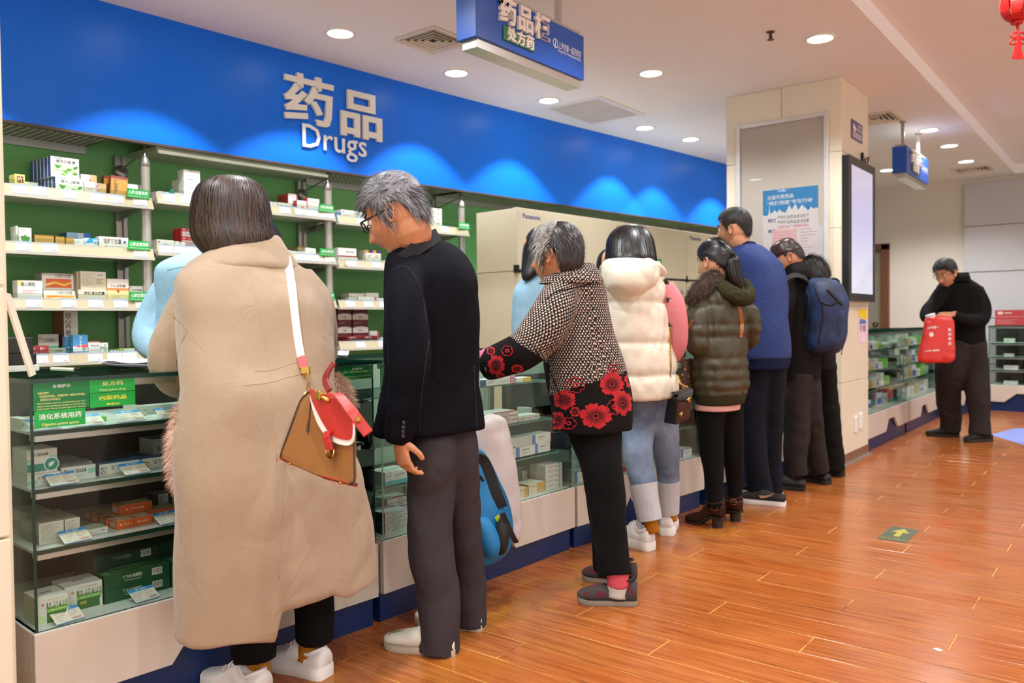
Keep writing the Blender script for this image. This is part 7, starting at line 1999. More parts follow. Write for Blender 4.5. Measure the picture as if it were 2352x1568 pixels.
# ------------------------------------------------------------------ 2 man in the navy blazer
def man_navy():
	V = View(-2.02, 2.12)
	t = person('grey haired man in a navy blazer and glasses looking down', V)
	def navy():
		n = NT('navy_wool'); co = n.coord('Object', (1, 1, .12)); f = n.noise(n.coord(), 500, 2); s = n.noise(co, 260, 2)
		n.l(n.mix(s, '#07070f', '#0d0d16'), n.b.inputs['Base Color']); n.b.inputs['Roughness'].default_value = .75
		n.b.inputs['Specular IOR Level'].default_value = .1; n.bump(n.noise(n.coord('Object', (1, 1, .6)), 10, 5, .6, 1.0), .35, .02); return n.m
	mj = navy()
	tr = trunk(V, [(975, 548, 26, .04), (978, 562, 60, .03), (984, 590, 88, .02), (991, 640, 101, 0), (994, 720, 103, 0), (994, 800, 103, 0), (993, 870, 102, 0), (990, 930, 112, 0), (988, 990, 122, 0)], .66, axis=(.35, 1, 0), K=44, N=52)
	la = limb(V, [(945, 612, 44, -.02), (934, 660, 46, -.12), (934, 740, 47, -.18), (938, 820, 46, -.2), (936, 900, 40, -.2), (924, 960, 32, -.2), (915, 1012, 24, -.2)], 28, 34)
	ra = limb(V, [(1040, 620, 40, .12), (1058, 700, 38, .14), (1060, 790, 34, .18), (1040, 850, 28, .3)], 24, 22)
	coat = garment('blazer', t, [tr, la, ra], mj, .0085, 4, both(folds(.014, 6, 1.4, 4.4), creases(.008, 2.0, 7)))
	B = bvh(coat)
	ms = mat('navy_seam', '#0e0f1a', .8)
	seam('armhole_seam', t, B, [(903, 622), (930, 612), (955, 640), (972, 690), (980, 750)], .002, ms, 24)
	seam('back_vent', t, B, [(1088, 840), (1090, 890), (1093, 940), (1095, 985)], .002, ms, 18)
	seam('side_seam', t, B, [(985, 780), (975, 850), (965, 930), (962, 1005)], .0018, ms, 20)
	for x, y in ((928, 970), (927, 981), (926, 991), (926, 1001)):
		p = onto(B, x, y, .002)
		m = M(); m.lathe([(0, -.003), (.007, -.003), (.0085, 0), (.006, .003), (0, .002)], tuple(p), 14, 0, 'x'); m.build('cuff_button', mat('button_black', '#191715', .3), t, smooth=True)
	c = spline([(1004, 548), (990, 556), (965, 572), (940, 592), (922, 608), (912, 625)], 16); dd = np.interp(np.linspace(0, 1, 16), [0, .35, .7, 1], [.05, -.075, -.10, -.05])
	m = M(); m.loft(ribbon([V.P(x, y - 8, d) for (x, y), d in zip(c, dd)], .05, .014, [np.array([0, 0, 1]) - _r0 * .45] * 16)); m.build('stand_collar', mat('collar_charcoal', '#1b1b20', .9, var=.2, vs=200), t, smooth=True, auto=60)
	c = spline([(985, 540), (960, 556), (935, 575), (915, 594), (905, 612)], 14); dd = np.interp(np.linspace(0, 1, 14), [0, .4, 1], [-.02, -.065, -.03])
	m = M(); m.loft(ribbon([V.P(x - 4, y - 6, d) for (x, y), d in zip(c, dd)], .055, .008, [np.array([0, 0, 1]) - _r0 * .5] * 14)); m.build('shirt_collar', cloth('shirt_blue', '#6f82b8', .8, 300, .2), t, smooth=True, auto=60)
	h = Head(V, t, 911, 495, -.03, math.radians(207), math.radians(26), 0, 1.1, SKIN_A, [(950, 558, .0, .062), (972, 600, .01, .075)], jaw=.9, neck_r=.06)
	hd = hand(V.P(916, 1008, -.2), np.array([.08 * _r0[0], .08 * _r0[1], -1.0]) + _r0 * .12, _r0 * .75 + _f0 * .65, 1.0, 1, .85, .06, .6)
	h.done([hd], [limb(V, [(972, 600, 40, .01), (950, 640, 26, -.1), (936, 760, 24, -.18), (936, 900, 20, -.2), (916, 1006, 14, -.2)], 14, 16)])
	hm = hairmats('grizzle', ['#77757a', '#4a484b', '#a3a1a4', '#2b2829', '#8d8b8f'], .5)
	ZM = ((0, .066), (35, .062), (52, .05), (66, .03), (78, -.03), (90, -.02), (97, .028), (112, .02), (128, -.03), (150, -.075), (180, -.09))
	def flow(phi, p):
		return (1.0, .15 * p[1] / .08, -.25) if p[2] > .05 else (-.15, 0, -1)
	def thf(phi, z): return .006 + .020 * float(sstep(.0, .08, np.array(z)))
	h.hair_cap(hm, prof=ZM, strands=4200, length=.042, lift=.5, flow=flow, curl=.28, wid=.0013, thf=thf, seed=4)
	g = M(); mk = mat('glasses_black', '#100f10', .2)
	tr_ = lambda x, y, z: h.tr(np.array([x, y, z]) * 1.1)
	for sg in (-1, 1):
		ring = [tr_(.106 - .02 * abs(math.sin(0)) - .35 * (abs(.033 + .024 * math.cos(a)) - .02) * .3, sg * (.034 + .025 * math.copysign(abs(math.cos(a)) ** .6, math.cos(a))), .006 + .018 * math.copysign(abs(math.sin(a)) ** .6, math.sin(a))) for a in np.linspace(0, 2 * PI, 25)]
		g.tube(ring, .0026, 8)
		g.tube([tr_(.100, sg * .060, .014), tr_(.092, sg * .074, .015), tr_(.05, sg * .081, .012), (tr_(.0, sg * .086, .010)), tr_(-.014, sg * .087, -.006)], [.0035, .0035, .003, .0028, .002], 8)
	g.tube([tr_(.108, -.010, .012), tr_(.112, 0, .015), tr_(.108, .010, .012)], .0025, 8)
	g.build('glasses', mk, t, smooth=True)
	mt = cloth('grey_trouser', '#3a3437', .7, 260, .3, .08)
	n1, n2 = dfl(V, 1000, 1497), dfl(V, 1085, 1442)
	garment('trousers', t, [limb(V, [(1005, 955, 50, .03), (994, 1000, 56, -.02), (992, 1050, 58, -.06), (990, 1150, 54, n1 * .5), (990, 1250, 52, n1 * .7), (1004, 1340, 50, n1 * .9), (1011, 1420, 47, n1), (1008, 1496, 52, n1)], 28, 34),
							limb(V, [(1040, 955, 42, .06), (1052, 1000, 44, .05), (1058, 1050, 46, .04), (1068, 1200, 42, n2 * .7), (1080, 1330, 37, n2), (1084, 1441, 36, n2)], 26, 30)], mt, .009, 3, both(creases(.013, 5.0, 6), folds(.014, 7, 1.5, 1.0)))
	mu = mat('suede_grey_green', '#8f8c76', .8, var=.08); mwh = mat('shoe_cream', '#d9d2c2', .6); msl = mat('shoe_sole_tan', '#b9ab98', .6)
	s, Q = shoe(t, fl(1050, 1502), fl(891, 1484), .275, .098, .072, mwh, msl, 'low', .024, mat('lace_white', '#e9e9ea', .6))
	m = M(); m.loft([[Q(u * .275, v * .049 * w, .022 + z) for v, z in ((-1, .0), (-.9, .018), (-.5, hh), (0, hh + .004), (.5, hh), (.9, .018), (1, .0))] for u, w, hh in ((.66, 1.0, .042), (.74, 1.03, .038), (.84, .96, .032), (.92, .78, .026), (.975, .5, .016))], 0, False, closed=False); m.build('toe_cap', mu, s, smooth=True)
	shoe(t, fl(1112, 1444), fl(980, 1432), .275, .094, .07, mwh, msl, 'low', .024)
man_navy()

# ------------------------------------------------------------------ 3 elderly woman in houndstooth
def houndstooth():
	t = NT('houndstooth'); uv = t.n('ShaderNodeTexCoord').outputs['UV']
	sp = t.n('ShaderNodeSeparateXYZ'); t.l(uv, sp.inputs[0])
	u = t.math('MULTIPLY', sp.outputs[0], 1 / .0125); v = t.math('MULTIPLY', sp.outputs[1], 1 / .0105)
	row = t.math('FLOOR', v)
	us = t.math('ADD', u, t.math('MULTIPLY', row, .5))
	fu = t.math('FRACT', us); fv = t.math('FRACT', v)
	# tooth: wide at the top of the row, thin tail at its foot
	half = t.math('MULTIPLY_ADD', fv, .30, .05)
	dist = t.math('ABSOLUTE', t.math('SUBTRACT', fu, .5))
	inside = t.math('LESS_THAN', dist, half)
	ok = t.math('LESS_THAN', t.math('ABSOLUTE', t.math('SUBTRACT', fv, .45)), .38)
	m = t.math('MULTIPLY', inside, ok)
	t.l(t.mix(m, '#120e0d', '#cdb2a0'), t.b.inputs['Base Color']); t.b.inputs['Roughness'].default_value = .9
	t.bump(m, .3, .001); return t.m
def woman_hound():
	V = View(-1.85, 2.93)
	t = person('elderly grey haired woman in a black and white patterned jacket with red flowers', V)
	mh = houndstooth(); mb = cloth('black_knit_band', '#120f10', .9, 300, .3, .1)
	tr = trunk(V, [(1312, 606, 24, .02), (1315, 622, 48, .02), (1322, 650, 66, .01), (1326, 700, 72, 0), (1334, 760, 78, 0), (1343, 830, 92, 0), (1356, 900, 96, 0), (1362, 950, 94, 0), (1360, 988, 89, 0)], .72, axis=(.45, 1, 0), K=42, N=48)
	la = limb(V, [(1300, 660, 44, -.03), (1270, 715, 50, -.10), (1240, 768, 50, -.15), (1208, 802, 45, -.17), (1165, 822, 38, -.17), (1130, 834, 34, -.16), (1113, 838, 32, -.15)], 26, 34)
	def paint(p):
		px, py = proj(p)
		if py > 908 + (px - 1262) * (-56 / 178): return 1 if px > 1240 or px < 1240 and py > 900 else 0
		if (px - 1182) * (835 - 780) - (py - 780) * (1262 - 1182) < 0 and px < 1262 and py > 770: return 1
		return 0
	coat = garment('jacket', t, [tr, la], [mh, mb], .0085, 3, both(folds(.012, 8, 2.5, 2.0), creases(.006, 7.0, 8)), uv=True, paint=paint)
	B = bvh(coat)
	garment('collar', t, [trunk(V, [(1312, 652, 74, .0), (1316, 636, 66, .0), (1326, 614, 44, .01), (1334, 604, 30, .02)], .78, axis=(.45, 1, 0), K=16)], mh, .007, 2, uv=True)
	seam('collar_edge', t, bvh(t.children[-1]), [(1252, 690), (1275, 672), (1310, 662), (1345, 655), (1368, 640)], .002, mb, 20)
	seam('front_edge', t, B, [(1262, 850), (1275, 880), (1285, 905), (1292, 912)], .0025, mb, 14)
	red = mat('flower_red', '#b01522', .8, var=.15, vs=80); dk = mat('flower_dark', '#3a0a10', .85)
	def blossom(cx, cy, r, rot=0.0, sq=1.0, solid=True, seed=1):
		rnd = random.Random(seed); n = 6
		def pr(a, rr): return onto(B, cx + math.cos(a) * rr * r, cy + math.sin(a) * rr * r * sq, .0016)
		m = M(); lines = M()
		for k in range(n):
			a0 = rot + 2 * PI * k / n; w = PI / n * 1.08
			ol = []
			for s in np.linspace(-1, 1, 11):
				rr = (.76 + .24 * math.sqrt(max(0, 1 - abs(s) ** 2.6))) * (1 + .05 * math.sin(s * 9 + seed)) * rnd.uniform(.94, 1.06)
				ol.append((a0 + s * w * .95, rr))
			if solid:
				for i in range(10):
					q = [pr(ol[i][0], ol[i][1]), pr(ol[i + 1][0], ol[i + 1][1]), pr(ol[i + 1][0], .55), pr(ol[i][0], .55)]
					if all(x is not None for x in q): m.add(q, [(0, 1, 2, 3)])
					q = [pr(ol[i][0], .55), pr(ol[i + 1][0], .55), pr(ol[i + 1][0], .12), pr(ol[i][0], .12)]
					if all(x is not None for x in q): m.add(q, [(0, 1, 2, 3)])
				for s in (-.5, 0, .5, 1):
					q = [onto(B, cx + math.cos(a0 + s * w * .9) * rr * r, cy + math.sin(a0 + s * w * .9) * rr * r * sq, .0022) for rr in (.2, .4, .62 + .1 * abs(s))]
					if all(x is not None for x in q): lines.tube(q, [.0012, .0018, .0006], 4)
			else:
				q = [pr(*o) for o in ol]; q = [x for x in q if x is not None]
				if len(q) > 3: m.tube(q, .0018, 5)
		if not solid:
			q = [pr(a, .22 + .1 * (k % 2)) for k, a in enumerate(np.linspace(0, 2 * PI, 15))]; q = [x for x in q if x is not None]
			if len(q) > 3: m.tube(q, .003, 5)
		if m.v: o = m.build('flower_print', red, t, smooth=True)
		if lines.v: lines.build('flower_vein', dk, t)
	for k, f in enumerate(((1368, 955, 37, .2, .78, True), (1297, 918, 26, .5, .85, True), (1405, 882, 28, .1, .95, True), (1430, 925, 22, .4, 1.3, True), (1281, 966, 20, .0, 1.1, True), (1322, 884, 21, .3, .85, False), (1410, 935, 17, .2, 1.0, False), (1307, 972, 17, 0, .8, False), (1321, 945, 12, 0, 1, True), (1408, 852, 13, 0, 1.2, False), (1448, 870, 14, 0, 1.6, True), (1140, 838, 20, .2, 1.15, True), (1165, 806, 13, .1, .9, False), (1188, 846, 14, .3, .7, True), (1128, 806, 10, .3, 1, True), (1150, 862, 10, 0, .6, True))):
		blossom(*f, seed=k + 1)
	m = M(); m.lathe([(0, -.004), (.009, -.004), (.011, 0), (.008, .004), (0, .003)], tuple(onto(B, 1117, 848, .003, V.P(1117, 848, -.2))), 14, 0, 'x'); m.build('cuff_button', mat('button_black', '#191715', .3), t, smooth=True)
	m = M(); m.loft(limb(V, [(1122, 832, 28, -.16), (1110, 826, 27, -.155), (1105, 823, 26, -.15)], 22, 6)); m.build('inner_cuff', cloth('pink_cuff', '#cf7290', .8, 300, .2), t, smooth=True)
	h = Head(V, t, 1279, 588, -.01, math.radians(190), math.radians(2), 0, 1.02, SKIN_A, [(1300, 630, .0, .06), (1312, 665, .0, .07)], jaw=.55, full=.003)
	hd = hand(V.P(1107, 820, -.15), _r0 * -.65 + np.array([0, 0, .55]) + _f0 * .45, np.array([0, 0, -.5]) + _r0 * -.6, .98, -1, .5, .08, .4)
	h.done([hd], [limb(V, [(1312, 665, 36, .01), (1285, 690, 26, -.05), (1240, 768, 24, -.14), (1180, 815, 18, -.16), (1110, 822, 15, -.15)], 14, 16)])
	hm = hairmats('elder', ['#241f1e', '#3a3433', '#191616', '#b9b2aa', '#8d8680', '#d6cfc6'], .42)
	ZE = ((0, .06), (30, .055), (48, .04), (58, .02), (66, -.01), (74, -.035), (82, .0), (90, .022), (104, .01), (116, -.05), (140, -.10), (180, -.11))
	def flow(phi, p):
		return (.9, 0, -.9) if abs(phi) < 1.2 else (-.25, 0, -1)
	def thf(phi, z): return .014 + .012 * float(sstep(-.02, .08, np.array(z)))
	hb = h.hair_cap(hm[:3], prof=ZE, strands=2600, length=.045, lift=.16, flow=flow, curl=.12, wid=.0015, thf=thf, seed=8, down=.05)
	ZF = ((0, .060), (30, .055), (50, .042), (60, .018), (68, -.02), (75, -.045), (82, .0), (96, .035), (112, .09), (130, .13), (180, .2))
	h.hair_cap([hm[4], hm[3], hm[5], hm[1]], prof=ZF, name='grey_fringe', strands=1900, length=.045, lift=.10, flow=lambda a, p: (.55, 0, -1), curl=.14, wid=.0013, msel=lambda a, p, r: r.randrange(3) if r.random() < .75 - .45 * max(0, (abs(a) - 1.0)) else 3, thf=lambda a, z: .0215 + .010 * float(sstep(-.02, .08, np.array(z))), seed=9, down=.05)
	mt = cloth('black_trouser', '#0a0909', .9, 300, .2)
	n1, n2 = dfl(V, 1425, 1386), dfl(V, 1405, 1335)
	garment('trousers', t, [limb(V, [(1362, 930, 74, 0), (1370, 1000, 62, 0), (1382, 1080, 49, n1 * .4), (1392, 1160, 43, n1 * .6), (1403, 1240, 39, n1 * .8), (1414, 1322, 40, n1)], 26, 30), limb(V, [(1372, 930, 60, .06), (1380, 1080, 45, n2 * .5), (1392, 1200, 38, n2 * .8), (1398, 1305, 36, n2)], 24, 26)], mt, .009, 3, both(folds(.011, 8, 2, 1), creases(.008, 3, 7)))
	m = M(); m.loft(limb(V, [(1418, 1310, 26, n1), (1420, 1346, 25, n1)], 20, 6)); m.build('sock', cloth('sock_coral', '#cf5560', .9, 200, .3), t, smooth=True)
	m = M(); m.loft(limb(V, [(1420, 1338, 24, n1), (1417, 1368, 27, n1)], 20, 6)); m.build('inner_sock', cloth('sock_grey', '#b9b3a6', .9, 200, .3), t, smooth=True)
	def plaid():
		n = NT('slipper_plaid'); co = n.coord(); f = n.noise(co, 30, 2)
		n.l(n.mix(n.ramp(f, [(.54, 0.0), (.6, 1.0)]), n.mix(n.noise(co, 150, 2), '#2b2625', '#4a4442'), '#5f1a28'), n.b.inputs['Base Color']); n.b.inputs['Roughness'].default_value = .95; n.bump(n.noise(co, 200, 2), .4, .001); return n.m
	mp = plaid(); mso = mat('slipper_sole', '#8c8070', .7)
	s, Q = shoe(t, fl(1464, 1387), fl(1325, 1381), .245, .096, .085, mp, mso, 'slipper', .02)
	m = M(); m.tube([Q((.26 + .20 * math.cos(a)) * .245, .030 * math.sin(a), .018 + .078 - .010 * math.cos(a)) for a in np.linspace(0, 2 * PI, 26)], .005, 8); m.build('binding', mat('binding_dark', '#231e1d', .8), s, smooth=True)
	s, Q = shoe(t, fl(1462, 1341), fl(1329, 1327), .245, .096, .085, mp, mso, 'slipper', .02)
	m = M(); m.tube([Q((.26 + .20 * math.cos(a)) * .245, .030 * math.sin(a), .018 + .078 - .010 * math.cos(a)) for a in np.linspace(0, 2 * PI, 26)], .005, 8); m.build('binding', mat('binding_dark', '#231e1d', .8), s, smooth=True)
	m = M(); m.loft(limb(V, [(1400, 1285, 22, n2), (1392, 1316, 24, n2)], 18, 6)); m.build('sock', cloth('sock_grey', '#b9b3a6', .9, 200, .3), t, smooth=True)
woman_hound()
# ------------------------------------------------------------------ 4 woman in the cream puffer vest
def quilt(zs, amp, wr=.004, seed=1.0, V=None):
	"""padded channels between seam heights zs, wrinkled towards the seams"""
	zs = sorted(zs)
	def f(p, n):
		z = p[2]; d = min(abs(z - q) for q in zs)
		k = 1 - math.exp(-(d / .018) ** 1.2)
		w = abs(mnoise.noise(Vector((p[0] * 16 + seed, p[1] * 16, z * 9)))) * 1.2 - .3
		return amp * (k - .75) + wr * w * (1.4 - k) + wr * .7 * mnoise.noise(Vector((p[0] * 22, p[1] * 22 + seed, z * 14)))
	return f
def puffmat(name, c):
	t = NT(name); co = t.coord()
	t.l(t.ramp(t.noise(co, 5, 3), [(.3, tuple(x * .94 for x in lin(c)[:3])), (.7, lin(c)[:3])]), t.b.inputs['Base Color'])
	t.b.inputs['Roughness'].default_value = .48; t.bump(t.noise(co, 38, 4, .6, .8), .35, .006); return t.m
def woman_vest():
	V = View(-1.98, 3.82); t = person('long haired woman in a cream puffer vest with pink sleeves and cuffed jeans', V)
	mp = puffmat('cream_puffer', '#e6dcc8')
	tr = trunk(V, [(1450, 600, 40, .03), (1450, 622, 64, .02), (1455, 650, 76, .01), (1458, 700, 80, 0), (1462, 760, 82, 0), (1468, 830, 86, 0), (1474, 880, 86, 0), (1477, 912, 82, 0)], .68, K=44, N=50)
	zz = lambda py: float(V.P(1460, py, 0)[2])
	vest = garment('vest', t, [tr], mp, .010, 2, quilt([zz(694), zz(785), zz(858), zz(600)], .016, .009))
	hood = garment('hood', t, [trunk(V, [(1452, 598, 60, -.06), (1452, 608, 70, -.09), (1450, 632, 70, -.13), (1447, 658, 60, -.16), (1443, 680, 36, -.15), (1440, 690, 14, -.13)], .62, K=22, N=36)], mp, .010, 3, folds(.012, 14, 14, 3.0))
	m = M(); P = [V.P(x, y, d) for x, y, d in ((1384, 622, .08), (1388, 612, -.05), (1402, 603, -.13), (1450, 601, -.17), (1500, 607, -.12), (1522, 624, .0), (1520, 634, .1))]
	m.tube(spline(P, 26), .020, 12); m.build('hood_edge', mp, t, smooth=True)
	mk = cloth('pink_sweat', '#d8848a', .85, 300, .25)
	ra = limb(V, [(1526, 655, 22, .02), (1546, 700, 26, .0), (1556, 750, 25, .0), (1557, 795, 20, .02), (1546, 822, 14, .10), (1530, 828, 12, .22)], 22, 24)
	la = limb(V, [(1392, 650, 22, .1), (1380, 710, 24, .14), (1378, 770, 20, .2), (1390, 800, 15, .32)], 20, 20)
	garment('sweatshirt', t, [ra, la, trunk(V, [(1454, 640, 60, .02), (1460, 760, 60, .02)], .6, K=6)], mk, .010, 3, folds(.006, 10, 5, 2))
	h = Head(V, t, 1448, 575, .03, math.radians(150), .25, 0, 1.0, SKIN_C, [(1450, 610, .02, .052)], K=40, N=48)
	h.done(voxel=.006)
	hm = hairmats('black', ['#0f0c0c', '#171313', '#211c1b', '#0a0808'], .36)
	hair_loft(t, trunk(V, [(1448, 516, 6, .02), (1448, 519, 22, .02), (1447, 530, 38, .02), (1447, 550, 50, .01), (1448, 575, 54, -.01), (1449, 595, 56, -.03), (1452, 612, 54, -.03)], 1.05, e=2.05, N=48, K=34), hm, 1400, off=.004, wid=.0022, sway=.3)
	def jeans():
		n = NT('faded_jeans'); co = n.coord(); sp = n.n('ShaderNodeSeparateXYZ'); n.l(co, sp.inputs[0])
		f = n.noise(co, 4, 4, .6)
		n.l(n.mix(n.math('MULTIPLY', n.noise(n.coord('Object', (1, 1, .2)), 300, 2), .35), n.ramp(f, [(.35, '#59667f'), (.55, '#7f8ea6'), (.7, '#a7b3c2')]), '#3d4658'), n.b.inputs['Base Color'])
		n.b.inputs['Roughness'].default_value = .85; return n.m
	mj = jeans(); mcuff = cloth('denim_cuff', '#b5b3b6', .9, 260, .35)
	n1, n2 = dfl(V, 1500, 1262), dfl(V, 1548, 1226)
	garment('jeans', t, [limb(V, [(1486, 860, 52, 0), (1472, 920, 40, -.02), (1466, 980, 37, -.03), (1464, 1040, 35, n1 * .5), (1474, 1090, 32, n1 * .7), (1479, 1116, 30, n1 * .8)]), limb(V, [(1500, 860, 50, .02), (1522, 930, 36, .02), (1528, 1000, 32, .03), (1532, 1060, 29, n2 * .6), (1535, 1106, 26, n2 * .8)])], mj, .010, 3, both(creases(.006, 2, 7), folds(.004, 9, 2)))
	for a in ([(1477, 1110, 33, n1 * .8), (1484, 1150, 30, n1 * .9), (1493, 1194, 29, n1)], [(1534, 1102, 28, n2 * .8), (1535, 1140, 26, n2 * .9), (1535, 1176, 25, n2)]):
		m = M(); r = limb(V, a, 26, 10); m.loft(r); m.build('jeans_cuff', mcuff, t, smooth=True, auto=50)
	mk2 = cloth('mustard_knit', '#a86a1c', .9, 260, .4); mw = mat('sneaker_white', '#e9e6e4', .45, var=.03); mso = mat('sneaker_sole_white', '#eceae6', .5, var=.04)
	for a in ([(1494, 1185, 16, n1), (1498, 1222, 17, n1)], [(1536, 1170, 15, n2), (1540, 1196, 16, n2)]):
		m = M(); m.loft(limb(V, a, 18, 6)); m.build('sock', mk2, t, smooth=True)
	e = fl(1497, 1264); shoe(t, e, e + np.array([-1, .18, 0]), .25, .098, .074, mw, mso, 'sneaker', .042, mw, chunky=.08)
	e = fl(1532, 1230); shoe(t, e, e + np.array([-.45, 1, 0]), .25, .098, .074, mw, mso, 'sneaker', .042, mw, chunky=.08)
	B = bvh(vest)
	b = thing('shoulder_bag', 'small black and brown shoulder bag on a gold chain beside the cream vest', 'shoulder bag', tuple(V.P(1560, 930, 0)))
	mb = mat('bag_black', '#1b1817', .4); mbr = mat('bag_brown', '#4a271a', .35); gold = mat('gold_metal', '#c9a050', .25, 1.0)
	Q = lambda x, y, d: V.P(x, y, d)
	f0, f1, f2, f3 = Q(1552, 976, -.16), Q(1583, 962, -.20), Q(1592, 905, -.20), Q(1557, 915, -.15)
	bk = Q(1524, 970, -.05) - Q(1552, 976, -.16)
	m = M(); m.loft([[f0, f1, f2, f3], [f0 + bk * .5, f1 + bk * .5, f2 + bk * .5 , f3 + bk * .5], [f0 + bk, f1 + bk, f2 + bk, f3 + bk]]); m.build('body', mb, b, bevel=.004)
	nn = np.cross(f1 - f0, f3 - f0); nn /= np.linalg.norm(nn); nn = nn if np.dot(nn, CAM - f0) > 0 else -nn
	m = M(); m.loft([[p + nn * .003 for p in (f0, f1, f2, f3)], [p + nn * .007 for p in (f0, f1, f2, f3)]]); m.build('front_panel', mbr, b, bevel=.003)
	m = M(); g = [Q(1530, 902, -.06), Q(1546, 886, -.1), Q(1560, 884, -.15), Q(1580, 892, -.2), Q(1597, 912, -.23), Q(1590, 924, -.23)]
	g2 = [Q(1536, 910, -.07), Q(1556, 918, -.16), Q(1576, 921, -.215)]
	A1 = spline([f3 + bk, f3 + bk * .5 + np.array([0, 0, .022]), f3 + np.array([0, 0, .02]), f3 + nn * .014 + np.array([0, 0, -.012])], 10); A2 = spline([f2 + bk, f2 + bk * .5 + np.array([0, 0, .022]), f2 + np.array([0, 0, .02]), f2 + nn * .02 + np.array([0, 0, -.03])], 10)
	m.loft([[p, q, q + np.array([0, 0, .005]), p + np.array([0, 0, .005])] for p, q in zip(A1, A2)]); m.build('flap', mat('bag_flap', '#24211f', .45), b, smooth=True, auto=50)
	for (px, py) in ((1591, 914), (1577, 955)):
		c = (f0 * .55 + f1 * .45) + (f3 - f0) * .28 + nn * .012 if py > 930 else A2[-1] + nn * .004 + (A1[-1] - A2[-1]) * .15
		m = M(); m.tube([c + np.array([0, 0, -.014]), c + np.array([0, 0, .014])], .003, 6); m.tube([c + _r0 * -.01 + np.array([0, 0, .004]), c + _r0 * .01 + np.array([0, 0, -.006])], .003, 6); m.tube([c + _r0 * .008 + np.array([0, 0, .012]), c, c + _r0 * .006 + np.array([0, 0, -.014])], .0025, 6); m.build('clasp', gold, b, smooth=True)
	q = [onto(B, x, y, .006, V.P(x, y, -.05)) for x, y in spline([(1523, 642), (1533, 665), (1537, 700), (1536, 750)], 14)]
	m = M(); m.loft(ribbon(q, .026, .004, _r0)); m.build('strap', mb, b)
	def chain(pts, nm='chain'):
		S = spline(pts, 60); m = M()
		for k in range(0, 59):
			p, q2 = S[k], S[k + 1]; d = (q2 - p); L = np.linalg.norm(d); d /= L; s = np.cross(d, _f0) if k % 2 else np.cross(d, np.cross(d, _f0)); s /= np.linalg.norm(s); c = (p + q2) / 2
			m.tube([c + d * math.cos(a) * L * .72 + s * math.sin(a) * .0042 for a in np.linspace(0, 2 * PI, 9)], .0016, 5, cap=False)
		m.build(nm, gold, b, smooth=True)
	chain([onto(B, x, y, .008, V.P(x, y, -.06)) for x, y in ((1536, 752), (1537, 790), (1538, 830), (1537, 860))] + [f3 + bk * .6 + np.array([0, 0, .03])])
	chain([V.P(1557, 862, -.02), V.P(1563, 880, -.08), f2 + bk * .4 + np.array([0, 0, .03])])
woman_vest()

